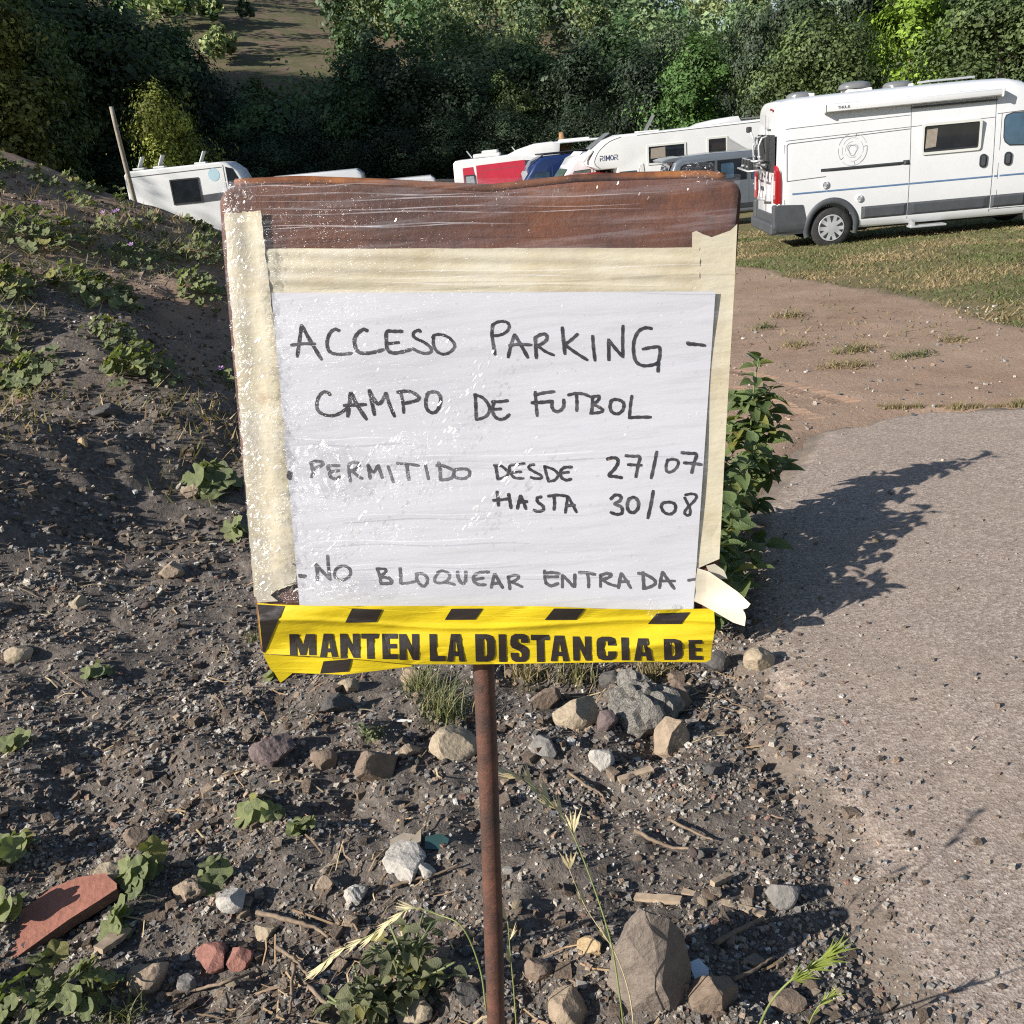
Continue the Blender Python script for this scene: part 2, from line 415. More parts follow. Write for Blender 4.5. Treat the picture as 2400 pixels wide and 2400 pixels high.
# ------------------------------------------------------------------ the sign
SN = -.30 * cu + .954 * (-cf)                          # board normal, towards the reader
SP = EYE + ray(1160, 1054) * .6956
def on_sign(px, py, off=0.0):
    d = ray(px, py); t = ((SP + SN * off - EYE) @ SN) / (d @ SN); return EYE + d * t
S_U = cr / np.linalg.norm(cr); S_V = np.cross(SN, S_U)
def frame_uv(p): q = p - SP; return q @ S_U, q @ S_V
def rust_material():
    m, n, b = nt('rusty_plate'); v = coords(n)
    a = noise(n, v, 9, 8, .65); c = ramp(n, a, [(.3, (.035, .016, .012)), (.48, (.095, .036, .022)), (.62, (.145, .052, .027)), (.8, (.24, .085, .030))])
    c = mixc(n, ramp(n, noise(n, v, 70, 5, .7), [(.5, 0), (.75, .6)]), c, (.05, .025, .02))
    n.links.new(c, b.inputs['Base Color']); b.inputs['Roughness'].default_value = .7
    bump(n, b, noise(n, v, 160, 4, .7), .4, .002); return m
M['rust'] = rust_material()
def post_material():
    m, n, b = nt('rusty_pipe'); v = coords(n)
    a = noise(n, v, 22, 7, .65); c = ramp(n, a, [(.30, (.028, .022, .020)), (.44, (.075, .036, .026)), (.58, (.15, .062, .040)), (.78, (.24, .115, .07))])
    c = mixc(n, ramp(n, noise(n, v, 260, 4, .7), [(.5, 0), (.7, .55)]), c, (.055, .035, .03))
    n.links.new(c, b.inputs['Base Color']); b.inputs['Roughness'].default_value = .62
    bump(n, b, noise(n, v, 300, 5, .75), .8, .0015); return m
M['post'] = post_material()
def masking_material():
    m, n, b = nt('masking_tape'); v = coords(n, scale=(1, 1, 1))
    c = ramp(n, noise(n, v, 26, 6, .65), [(.3, (.56, .48, .33)), (.5, (.64, .575, .43)), (.72, (.69, .645, .52))])
    c = mixc(n, ramp(n, noise(n, v, 11, 5, .7), [(.62, 0), (.72, .75)]), c, (.30, .13, .06))
    n.links.new(c, b.inputs['Base Color']); b.inputs['Roughness'].default_value = .6
    bump(n, b, noise(n, coords(n, scale=(20, 20, 60)), 3, 5), .3, .002); return m
M['masking'] = masking_material()
M['torn'] = paint('torn_tape_back', (.56, .51, .41), .6, .05, 40)
def paper_material():
    m, n, b = nt('white_paper'); v = coords(n)
    c = ramp(n, noise(n, v, 5, 5), [(.3, (.60, .605, .66)), (.7, (.66, .665, .72))])
    n.links.new(c, b.inputs['Base Color']); b.inputs['Roughness'].default_value = .7
    bump(n, b, noise(n, coords(n, scale=(6, 6, 30)), 3, 4), .15, .003); return m
M['paper'] = paper_material()
def ink_material():
    m, n, b = nt('black_marker'); v = coords(n)
    c = ramp(n, noise(n, v, 60, 4, .7), [(.3, (.010, .009, .012)), (.58, (.030, .028, .033)), (.85, (.10, .095, .11))])
    n.links.new(c, b.inputs['Base Color']); b.inputs['Roughness'].default_value = .6; return m
M['ink'] = ink_material(); M['ink_faded'] = paint('faded_marker', (.10, .095, .11), .6, .5, 45)
def film_material():
    m, n, b = nt('cling_film'); v = coords(n, scale=(7, 7, 95))
    w1 = noise(n, v, 1.3, 6, .6); w2 = noise(n, coords(n, scale=(60, 60, 200)), 1.0, 4, .7)
    w3 = noise(n, coords(n, scale=(1, 1, .45)), 120, 3, .6); msk = ramp(n, noise(n, coords(n), 7, 4, .65), [(.50, .05), (.70, 1.0)])
    h = math_(n, 'ADD', math_(n, 'MULTIPLY', w1, .6), math_(n, 'ADD', math_(n, 'MULTIPLY', w2, .3), math_(n, 'MULTIPLY', math_(n, 'MULTIPLY', w3, msk), .32)))
    bp = n.nodes.new('ShaderNodeBump'); bp.inputs['Strength'].default_value = 1.0; bp.inputs['Distance'].default_value = .0065
    n.links.new(h, bp.inputs['Height'])
    tr = n.nodes.new('ShaderNodeBsdfTransparent'); gl = n.nodes.new('ShaderNodeBsdfGlossy'); df = n.nodes.new('ShaderNodeBsdfDiffuse')
    gl.inputs['Roughness'].default_value = .20; gl.inputs['Color'].default_value = (1, 1, 1, 1); n.links.new(bp.outputs[0], gl.inputs['Normal'])
    df.inputs['Color'].default_value = (.62, .60, .66, 1)
    milk = ramp(n, w1, [(.40, .005), (.52, .03), (.60, .13), (.66, .02)])
    m1 = n.nodes.new('ShaderNodeMixShader'); n.links.new(milk, m1.inputs[0]); n.links.new(tr.outputs[0], m1.inputs[1]); n.links.new(df.outputs[0], m1.inputs[2])
    m2 = n.nodes.new('ShaderNodeMixShader'); m2.inputs[0].default_value = .065
    n.links.new(m1.outputs[0], m2.inputs[1]); n.links.new(gl.outputs[0], m2.inputs[2])
    n.links.new(m2.outputs[0], n.nodes['Material Output'].inputs[0]); return m
M['film'] = film_material()
M['fold'] = None
def fold_material():
    m, n, b = nt('film_fold'); tr = n.nodes.new('ShaderNodeBsdfTransparent'); mx = n.nodes.new('ShaderNodeMixShader')
    b.inputs['Base Color'].default_value = (.85, .84, .88, 1); b.inputs['Roughness'].default_value = .12
    n.links.new(ramp(n, noise(n, coords(n), 30, 4, .7), [(.35, .04), (.75, .42)]), mx.inputs[0])
    n.links.new(tr.outputs[0], mx.inputs[1]); n.links.new(b.outputs[0], mx.inputs[2]); n.links.new(mx.outputs[0], n.nodes['Material Output'].inputs[0]); return m
M['fold'] = fold_material()
def tape_material(name, c):
    m, n, b = nt(name); v = coords(n)
    n.links.new(ramp(n, noise(n, v, 14, 5), [(.3, tuple(x * .9 for x in c)), (.7, c)]), b.inputs['Base Color'])
    b.inputs['Roughness'].default_value = .36
    bump(n, b, noise(n, coords(n, scale=(5, 5, 22)), 4, 4, .6), .35, .004); return m
M['yellow'] = tape_material('yellow_barrier_tape', (.68, .515, .016))
M['tape_black'] = tape_material('black_tape_print', (.030, .024, .022))

sign_base = on_sign(1147, 2000)
foot = at_y(1163, 2400, on_sign(1130, 1560)[1] + .012)
top_ = on_sign(1126, 1420, -.013)
dirp = (foot - top_) / np.linalg.norm(foot - top_)
tfoot = (top_[2] - surf(foot[0], foot[1]) + .12) / -dirp[2]
gfoot = top_ + dirp * tfoot
sign = thing('parking_sign', 'rusty plate sign on a thin pole with handwritten parking notice and yellow barrier tape', 'sign', (gfoot[0], gfoot[1], gfoot[2] + .12))
SO = np.array(sign.location)
def L(p): return tuple(np.asarray(p) - SO)
# pole: slightly bent, pitted pipe
mb = MB(); up = top_ + (top_ - foot) * .12
pts = [up + (gfoot - up) * t + np.array([.0012 * math.sin(9 * t), 0, 0]) for t in np.linspace(0, 1, 22)]
mb.tube([L(p) for p in pts], [.0083 + .0003 * math.sin(17 * i) for i in range(22)], 20)
mb.build('post', M['post'], sign, True)
# board: plate with rounded corners and a wavy, rolled top edge
def board_top(x): return float(np.interp(x, [512, 560, 700, 900, 1040, 1150, 1350, 1500, 1655, 1739], [436, 424, 417, 424, 432, 437, 414, 408, 404, 416]))
def board_left(y): return float(np.interp(y, [430, 568, 1000, 1235, 1394, 1525, 1560], [512, 522, 560, 584, 597, 611, 614]))
def board_right(y): return float(np.interp(y, [430, 659, 1000, 1313, 1434, 1550], [1739, 1722, 1702, 1685, 1673, 1668]))
def board_px(a, t):
    """a across 0..1, t down 0..1 with rounded top corners -> pixel on the plate"""
    ytop = board_top(512 + a * 1227); y = ytop + t * (1526 - ytop)
    if y < ytop + 48:
        k = 1 - (y - ytop) / 48; inset = 48 * (1 - math.sqrt(max(0, 1 - k * k)))
    else: inset = 0
    x0 = board_left(y) + inset; x1 = board_right(y) - inset
    return x0 + a * (x1 - x0), y
na, ntv = 60, 60
tv = np.concatenate([np.linspace(0, .05, 14), np.linspace(.055, 1, 46)])
V = []; 
for side in (1, -1):
    for t in tv:
        for i in range(na):
            a = i / (na - 1); x, y = board_px(a, t)
            roll_ = .004 * max(0, 1 - t / .018) ** 2
            w = .0003 * math.sin(a * 5 + t * 2)
            V.append(L(on_sign(x, y, w - roll_ + (0 if side > 0 else -.0022))))
nn = na * len(tv); Fc = []
for s_i in (0, 1):
    for r in range(len(tv) - 1):
        for c in range(na - 1):
            q = s_i * nn + r * na + c; f_ = (q, q + na, q + na + 1, q + 1); Fc.append(f_ if s_i == 0 else f_[::-1])
edge = [(0, c) for c in range(na)] + [(r, na - 1) for r in range(len(tv))] + [(len(tv) - 1, c) for c in range(na - 1, -1, -1)] + [(r, 0) for r in range(len(tv) - 1, -1, -1)]
for k in range(len(edge)):
    (r, c), (r2, c2) = edge[k], edge[(k + 1) % len(edge)]
    if (r, c) == (r2, c2): continue
    q, q2 = r * na + c, r2 * na + c2; Fc.append((q, q2, q2 + nn, q + nn))
link('board', np_mesh('board', V, Fc, M['rust'], True), sign)
# rounded bead along the rusted top rim
mb = MB(); mb.tube([L(on_sign(x, board_top(x) + 5, -.0022)) for x in np.linspace(552, 1700, 60)], .0028, 8)
def rim_material():
    m, n, b = nt('orange_rust'); n.links.new(ramp(n, noise(n, coords(n), 16, 6, .7), [(.35, (.05, .022, .014)), (.5, (.16, .055, .022)), (.64, (.34, .13, .035))]), b.inputs['Base Color']); b.inputs['Roughness'].default_value = .8; return m
M['rim'] = rim_material()
mb.build('rim', M['rim'], sign, True)

def sheet(name, quadpx, off, mat, nx=24, ny=24, wav=lambda u, v: 0.0, parent=sign, jag=0.0, smooth=True, seed=1):
    """a thin sheet on the board; quadpx = TL, TR, BR, BL pixels"""
    rs = np.random.RandomState(seed); TL, TR, BR, BL = [np.array(q, float) for q in quadpx]; V = []; Fc = []
    for j in range(ny):
        for i in range(nx):
            u, v = i / (nx - 1), j / (ny - 1)
            p = (TL * (1 - u) + TR * u) * (1 - v) + (BL * (1 - u) + BR * u) * v
            if jag and (i in (0, nx - 1) or j in (0, ny - 1)): p = p + rs.uniform(-jag, jag, 2)
            V.append(L(on_sign(p[0], p[1], off + wav(u, v))))
    for j in range(ny - 1):
        for i in range(nx - 1):
            q = j * nx + i; Fc.append((q, q + nx, q + nx + 1, q + 1))
    return link(name, np_mesh(name, V, Fc, mat, smooth), parent)
wv = lambda u, v: .0006 * math.sin(7 * u + 3 * v) + .0004 * math.sin(23 * v - 5 * u)
tape1 = sheet('masking_tape', [(612, 583), (1640, 580), (1640, 700), (622, 700)], .0018, M['masking'], wav=wv, jag=1.0)
tape1['label'] = 'cream masking tape strip across the top of the paper'
tape2 = sheet('masking_tape', [(524, 500), (610, 494), (716, 1362), (596, 1400)], .0026, M['masking'], wav=wv, jag=2.0, ny=60, seed=4)
tape2['label'] = 'wrinkled masking tape strip down the left side'
# right strip with a torn top edge
rp = [(1622, 545), (1632, 541), (1648, 549), (1668, 556), (1690, 548), (1712, 540), (1728, 525), (1722, 660), (1702, 1000), (1686, 1310), (1640, 1330), (1628, 1335), (1634, 1180), (1650, 900), (1655, 720), (1622, 690)]
mb = MB(); mb.poly(rp, f=lambda p: L(on_sign(p[0], p[1], .0024 + .0003 * math.sin(p[1] / 60))), cuts=2)
t3 = mb.build('masking_tape', M['masking'], sign, True); t3['label'] = 'rust spotted masking tape strip down the right side'
# torn strip at the lower left
tp = [(598, 1394), (606, 1350), (640, 1335), (680, 1318), (696, 1330), (694, 1364), (660, 1374), (646, 1385), (634, 1395), (652, 1409), (604, 1412)]
mb = MB(); mb.poly(tp, f=lambda p: L(on_sign(p[0], p[1], .0034 + .0006 * math.sin(p[0] / 15))), cuts=2)
t4 = mb.build('masking_tape', M['torn'], sign, True); t4['label'] = 'torn pale tape end at the lower left corner'
# loose flap curling off the lower right corner
D_ = lambda x, y: (1150 + x * .33644, 1000 + y * .33644)
fl = [D_(*q) for q in [(1440, 985), (1520, 1010), (1600, 1065), (1720, 1150), (1810, 1235), (1790, 1262), (1755, 1275), (1772, 1300), (1778, 1330), (1770, 1390), (1690, 1365), (1560, 1290), (1470, 1240), (1408, 1212), (1412, 1180)]]
def curl(p):
    u = max(0, (p[0] - 1625) / 130.0); return L(on_sign(p[0], p[1], .004 + .020 * u * u + .001 * math.sin(p[1] / 14)))
mb = MB(); mb.poly(fl, f=curl, cuts=3)
t5 = mb.build('tape_flap', M['torn'], sign, True); t5['label'] = 'loose cream tape end curling off the lower right corner'
fl2 = [D_(*q) for q in [(1500, 970), (1560, 955), (1625, 1000), (1650, 1062), (1600, 1060), (1520, 1012)]]
mb = MB(); mb.poly(fl2, f=lambda p: L(on_sign(p[0], p[1], .002)), cuts=2); mb.build('tape_flap', M['torn'], sign, True)

# paper
def pw(u, v): return .0007 * math.sin(9 * v + 2 * u) + .0016 * ss(.82, 1, u) * ss(.7, 1, v) * math.sin(7 * u * v)
paper = sheet('paper_notice', [(636, 686), (1677, 683), (1625, 1430), (703, 1430)], .0038, M['paper'], 40, 40, pw)
paper['label'] = 'white sheet of paper handwritten in black capitals'
def ink_px(z, p):
    o_, s_c = {1: ((660, 730), .2588), 2: ((1130, 730), .28468), 3: ((720, 900), .2588), 4: ((1080, 900), .2588), 5: ((660, 1060), .2588), 6: ((1140, 1040), .2795), 7: ((690, 1290), .2588), 8: ((1140, 1310), .2795)}[z]
    return np.array((o_[0] + p[0] * s_c, o_[1] + p[1] * s_c))
INK = {1: [[(178, 125), (160, 260), (138, 410)], [(178, 125), (260, 270), (360, 435)], [(85, 305), (180, 292), (300, 292)],
 [(520, 175), (485, 160), (440, 190), (412, 260), (415, 330), (450, 375), (530, 388), (632, 378)],
 [(775, 175), (740, 162), (690, 195), (658, 250), (665, 320), (700, 370), (770, 378), (850, 365), (920, 345)],
 [(1090, 180), (1020, 180), (950, 185), (948, 280), (955, 340), (1000, 375), (1080, 368), (1165, 345)], [(955, 292), (1060, 280)],
 [(1255, 185), (1240, 168), (1200, 185), (1190, 220), (1225, 250), (1290, 280), (1345, 325), (1350, 365), (1300, 380), (1240, 365), (1185, 335)],
 [(1375, 225), (1372, 290), (1395, 350), (1450, 385), (1510, 375), (1560, 330), (1560, 290), (1510, 235), (1440, 208), (1380, 215), (1365, 240)]],
2: [[(85, 105), (80, 200), (105, 355)], [(85, 110), (130, 85), (195, 85), (222, 120), (200, 165), (140, 195), (75, 200)],
 [(265, 190), (235, 280), (212, 378)], [(265, 190), (320, 280), (375, 380)], [(220, 280), (300, 270), (405, 275)],
 [(435, 215), (440, 300), (445, 385)], [(430, 220), (480, 190), (525, 190), (530, 230), (490, 265), (445, 285)], [(460, 285), (520, 330), (590, 360)],
 [(658, 130), (668, 240), (680, 350)], [(785, 185), (730, 235), (680, 270)], [(680, 275), (770, 340), (865, 400)], [(908, 200), (915, 300), (928, 405)],
 [(1040, 230), (1042, 400)], [(1040, 235), (1100, 310), (1158, 375)], [(1158, 115), (1155, 250), (1158, 378)],
 [(1395, 140), (1340, 135), (1285, 165), (1250, 240), (1245, 330), (1265, 410), (1320, 445), (1400, 440), (1450, 410), (1460, 300), (1400, 295), (1320, 310)], [(1450, 410), (1447, 495)], [(1685, 258), (1750, 268), (1835, 280)], [(1690, 268), (1760, 274)]],
3: [[(205, 100), (185, 75), (140, 75), (100, 120), (85, 190), (100, 245), (160, 280), (240, 285), (310, 255), (375, 205)],
 [(390, 80), (380, 190), (365, 295)], [(395, 80), (450, 190), (535, 320)], [(330, 195), (430, 190), (530, 185)],
 [(560, 55), (585, 170), (608, 280)], [(560, 60), (610, 150), (650, 180), (690, 130), (712, 80)], [(712, 80), (745, 190), (790, 295)],
 [(845, 75), (865, 170), (872, 262)], [(815, 75), (880, 65), (950, 75), (1010, 120), (985, 150), (860, 180)],
 [(1090, 85), (1072, 150), (1080, 220), (1120, 258), (1165, 250), (1200, 190), (1205, 120), (1170, 75), (1110, 75), (1080, 95)],
 [(1520, 90), (1525, 200), (1530, 325)], [(1510, 95), (1580, 120), (1630, 170), (1650, 230), (1620, 290), (1535, 325)],
 [(1815, 150), (1740, 160), (1670, 160)], [(1690, 165), (1675, 230), (1695, 290), (1740, 320), (1790, 310), (1830, 275)], [(1685, 230), (1755, 225)]],
4: [[(672, 70), (680, 180), (690, 290)], [(665, 100), (750, 80), (845, 68)], [(640, 170), (740, 165), (830, 155)],
 [(825, 155), (825, 210), (855, 248), (900, 240), (930, 200), (930, 140)], [(970, 100), (1040, 85), (1110, 90), (1170, 115)], [(1045, 90), (1050, 170), (1048, 245)],
 [(1190, 110), (1190, 190), (1180, 265)], [(1190, 115), (1250, 110), (1240, 150), (1200, 180)], [(1200, 185), (1260, 215), (1285, 240), (1250, 258), (1170, 265)],
 [(1360, 150), (1350, 210), (1370, 255), (1420, 270), (1465, 235), (1475, 180), (1445, 150), (1390, 140), (1350, 160)], [(1548, 105), (1535, 190), (1525, 300)], [(1520, 305), (1610, 300), (1720, 300)]],
5: [[(60, 180), (85, 195), (65, 235), (55, 200), (75, 245)], [(265, 90), (275, 150), (285, 185), (265, 225)], [(255, 100), (310, 80), (370, 95), (350, 125), (275, 150)],
 [(520, 120), (420, 125), (430, 170), (440, 220), (480, 240), (525, 220)], [(430, 180), (515, 165)], [(605, 100), (610, 190), (620, 265)], [(605, 110), (660, 90), (700, 110), (670, 150), (615, 175)], [(640, 175), (690, 215), (730, 240)],
 [(780, 110), (790, 170), (800, 240)], [(780, 120), (830, 180), (870, 115)], [(870, 115), (890, 170), (910, 235)], [(960, 125), (985, 195), (1010, 272)],
 [(1040, 100), (1130, 105), (1240, 120)], [(1130, 105), (1140, 180), (1150, 250)], [(1300, 115), (1315, 180), (1328, 245)],
 [(1420, 90), (1435, 170), (1435, 245)], [(1400, 120), (1470, 125), (1540, 155)], [(1435, 250), (1500, 245), (1545, 225), (1560, 180)], [(1560, 165), (1560, 215), (1600, 235), (1660, 235), (1700, 205), (1690, 160), (1630, 150), (1560, 160)]],
6: [[(75, 180), (85, 240), (95, 300)], [(60, 180), (120, 185), (180, 240), (150, 280), (90, 298)], [(320, 165), (250, 175), (195, 185), (200, 240), (235, 285), (310, 290)], [(205, 240), (290, 235)],
 [(400, 175), (365, 180), (355, 205), (400, 235), (455, 265), (455, 290), (400, 290), (370, 280)], [(485, 185), (500, 250), (520, 315)], [(485, 190), (560, 215), (600, 260), (570, 305), (515, 315)],
 [(715, 195), (650, 200), (620, 235), (630, 285), (670, 305), (710, 295)], [(630, 245), (690, 238)],
 [(1010, 130), (1050, 118), (1095, 125), (1100, 165), (1070, 215), (1025, 265), (1080, 275), (1135, 285)], [(1165, 100), (1230, 105), (1285, 110), (1270, 180), (1252, 280)], [(1185, 175), (1300, 180)],
 [(1428, 65), (1405, 180), (1380, 290)], [(1520, 130), (1505, 190), (1515, 235), (1560, 230), (1600, 190), (1605, 145), (1560, 130), (1515, 140)],
 [(1635, 75), (1700, 80), (1760, 90), (1740, 160), (1720, 245)], [(1655, 160), (1730, 165), (1805, 175)],
 [(88, 400), (95, 460), (100, 520)], [(55, 475), (120, 470), (190, 460)], [(185, 420), (195, 480), (205, 540)], [(285, 435), (270, 490), (258, 545)], [(285, 435), (310, 490), (330, 548)], [(265, 490), (340, 485)],
 [(460, 445), (425, 455), (430, 490), (470, 520), (475, 555), (430, 568), (395, 555)], [(515, 440), (590, 430), (680, 440)], [(565, 440), (570, 500), (565, 555)],
 [(680, 445), (670, 510), (660, 580)], [(685, 445), (720, 510), (755, 575)], [(665, 520), (740, 515)],
 [(1040, 465), (1080, 430), (1125, 440), (1120, 475), (1075, 505), (1130, 530), (1135, 580), (1090, 592), (1040, 575)], [(1195, 460), (1180, 510), (1190, 560), (1230, 578), (1270, 540), (1270, 480), (1235, 450), (1190, 465)],
 [(1398, 395), (1378, 510), (1352, 625)], [(1475, 500), (1465, 530), (1490, 575), (1540, 590), (1580, 560), (1580, 510), (1540, 490), (1480, 495)],
 [(1665, 430), (1720, 420), (1760, 435), (1745, 475), (1690, 530), (1660, 575), (1680, 600), (1705, 590), (1705, 545), (1680, 490), (1660, 450)]],
7: [[(40, 225), (100, 232)], [(45, 234), (95, 240)], [(190, 120), (205, 190), (205, 270)], [(190, 125), (260, 200), (325, 265)], [(298, 45), (305, 140), (320, 260)],
 [(430, 140), (375, 170), (360, 225), (395, 265), (450, 265), (500, 225), (500, 170), (450, 140), (390, 150)], [(745, 160), (770, 230), (780, 300)], [(745, 165), (820, 170), (820, 200), (770, 235)], [(770, 240), (850, 250), (880, 290), (840, 300), (780, 300)],
 [(955, 160), (960, 230), (960, 300)], [(960, 300), (1030, 295), (1095, 280)], [(1110, 215), (1105, 260), (1140, 310), (1170, 325), (1200, 290), (1195, 240), (1150, 210), (1095, 215)],
 [(1310, 190), (1270, 250), (1280, 290), (1350, 290), (1400, 250), (1395, 210), (1340, 185), (1290, 200)], [(1350, 290), (1400, 295), (1450, 310)], [(1475, 190), (1480, 240), (1510, 295), (1545, 285), (1550, 190)],
 [(1760, 195), (1680, 200), (1625, 230), (1625, 280), (1670, 310), (1730, 310)], [(1630, 265), (1710, 250)], [(1810, 215), (1795, 270), (1780, 340)], [(1815, 215), (1850, 280), (1885, 340)], [(1790, 300), (1860, 295)]],
8: [[(180, 145), (190, 200), (195, 255)], [(180, 150), (240, 135), (270, 150), (240, 180), (195, 195)], [(210, 195), (260, 215), (300, 235)],
 [(485, 95), (488, 160), (500, 210)], [(485, 120), (550, 115), (610, 125)], [(490, 150), (600, 150)], [(495, 200), (540, 225), (600, 205)], [(635, 130), (635, 240)], [(635, 135), (690, 190), (730, 235)], [(740, 125), (738, 235)],
 [(775, 115), (840, 115), (910, 130)], [(845, 120), (855, 180), (855, 240)], [(955, 135), (955, 235)], [(950, 140), (1010, 120), (1045, 135), (1010, 160), (960, 175)], [(970, 175), (1030, 210), (1100, 230)],
 [(1130, 120), (1115, 180), (1105, 245)], [(1130, 120), (1170, 180), (1210, 245)], [(1110, 190), (1190, 190)], [(1310, 110), (1315, 180), (1320, 250)], [(1270, 120), (1330, 130), (1400, 170), (1415, 205), (1370, 235), (1310, 250)],
 [(1475, 110), (1460, 175), (1450, 245)], [(1475, 110), (1520, 175), (1575, 250)], [(1450, 185), (1580, 185)], [(1690, 180), (1745, 170)]]}
def smooth_line(P, k=5):
    P = [np.array(p, float) for p in P]
    if len(P) < 3: return [P[0] + (P[-1] - P[0]) * t for t in np.linspace(0, 1, 6)]
    Q = [2 * P[0] - P[1]] + P + [2 * P[-1] - P[-2]]; out = []
    for i in range(1, len(Q) - 2):
        a, b, c, d = Q[i - 1:i + 3]
        for t in np.linspace(0, 1, k, endpoint=False):
            out.append(.5 * (2 * b + (c - a) * t + (2 * a - 5 * b + 4 * c - d) * t * t + (3 * b - a - 3 * c + d) * t ** 3))
    return out + [P[-1]]
rs = np.random.RandomState(3)
def ink_off(p):
    v = (p[1] - 686) / 744; u = (p[0] - (636 + 67 * v)) / (1041 - 119 * v)
    return .0038 + pw(u, v) + .00025
for z in range(1, 9):
    for st in INK[z]:
        mb = MB(); P = smooth_line([ink_px(z, p) for p in st]); w = (3.7 if z < 5 else 3.4) * rs.uniform(.9, 1.15); n_ = len(P); V = []
        for i, p in enumerate(P):
            t = P[min(i + 1, n_ - 1)] - P[max(i - 1, 0)]; t = t / (np.linalg.norm(t) + 1e-9); q = np.array((-t[1], t[0]))
            ww = w * (.75 if i in (0, n_ - 1) else 1) * (1 + .12 * math.sin(i * 1.7)); e = t * (w * .5) * (-1 if i == 0 else (1 if i == n_ - 1 else 0))
            for sg in (1, -1):
                pp = p + e + q * ww * sg; V.append(L(on_sign(pp[0], pp[1], ink_off(pp))))
        mb.add(V, [(2 * i, 2 * i + 1, 2 * i + 3, 2 * i + 2) for i in range(n_ - 1)]); mb.build('pen_stroke', M['ink'] if z < 5 or (z == 6) else M['ink_faded'], paper)
# barrier tape
TL_ = lambda x, y: (590 + x * .28986, 1400 + y * .28986)
TR_ = lambda x, y: (1120 + x * .29503, 1400 + y * .29503)
def td(p): return .0078 + .0014 * abs(math.sin(p[0] / 61 + p[1] / 31)) ** .5 + .0020 * math.exp(-((p[1] - 1462 - 10 * math.sin(p[0] / 140)) / 6) ** 2) + .0016 * math.sin(p[0] / 90 + p[1] / 23) + .0012 * math.sin((p[1] - 1420 + (p[0] - 600) * .06) / 17) + .0022 * math.exp(-((p[1] - 1500 + (p[0] - 1670) * .10) / 9) ** 2) * ss(1350, 1600, p[0])
band = [(603, 1413), (640, 1416), (735, 1420), (950, 1420), (1150, 1420), (1290, 1421), (1400, 1426), (1530, 1429), (1673, 1426), (1676, 1470), (1668, 1520), (1666, 1546), (1655, 1552), (1500, 1551), (1300, 1554), (1120, 1557), (964, 1557), (840, 1545), (752, 1539), (677, 1535), (617, 1532), (611, 1500)]
btape = MB().poly(band, f=lambda p: L(on_sign(p[0], p[1], td(p))), cuts=5).build('barrier_tape', M['yellow'], sign, True)
btape['label'] = 'yellow and black printed barrier tape wrapped along the bottom edge'
lo = [TL_(*q) for q in [(95, 460), (120, 520), (150, 580), (178, 603), (230, 690), (262, 670), (330, 612), (540, 618), (740, 626), (1000, 595), (1290, 560), (1300, 540), (860, 500), (560, 482), (300, 467)]]
def lod(p): return .0050 + .002 * math.sin(p[0] / 40) - .0010 * (p[1] - 1535) / 50
lof = MB().poly(lo, f=lambda p: L(on_sign(p[0], p[1], lod(p))), cuts=3).build('tape_fold', M['yellow'], btape, True)
def print_on(polys, f=td, eps=.0006, cuts=3, name='stripe'):
    mb = MB()
    for p_ in polys:
        o_, hs = (p_ if isinstance(p_, tuple) else (p_, ()))
        mb.poly(o_, hs, f=lambda p: L(on_sign(p[0], p[1], f(p) + eps)), cuts=cuts)
    return mb.build(name, M['tape_black'], btape, True)
for q in [[TL_(*p) for p in [(810, 92), (1057, 98), (1005, 200), (755, 205)]], [TL_(*p) for p in [(1615, 92), (1868, 90), (1805, 180), (1560, 182)]],
          [TR_(*p) for p in [(605, 88), (850, 90), (780, 178), (530, 180)]], [TR_(*p) for p in [(1420, 128), (1685, 118), (1615, 212), (1350, 212)]],
          [TL_(*p) for p in [(46, 57), (265, 70), (180, 262), (102, 452), (88, 440), (70, 250)]]]:
    print_on([q])
print_on([[TL_(*p) for p in [(580, 517), (805, 499), (780, 600), (552, 617)]]], lod)
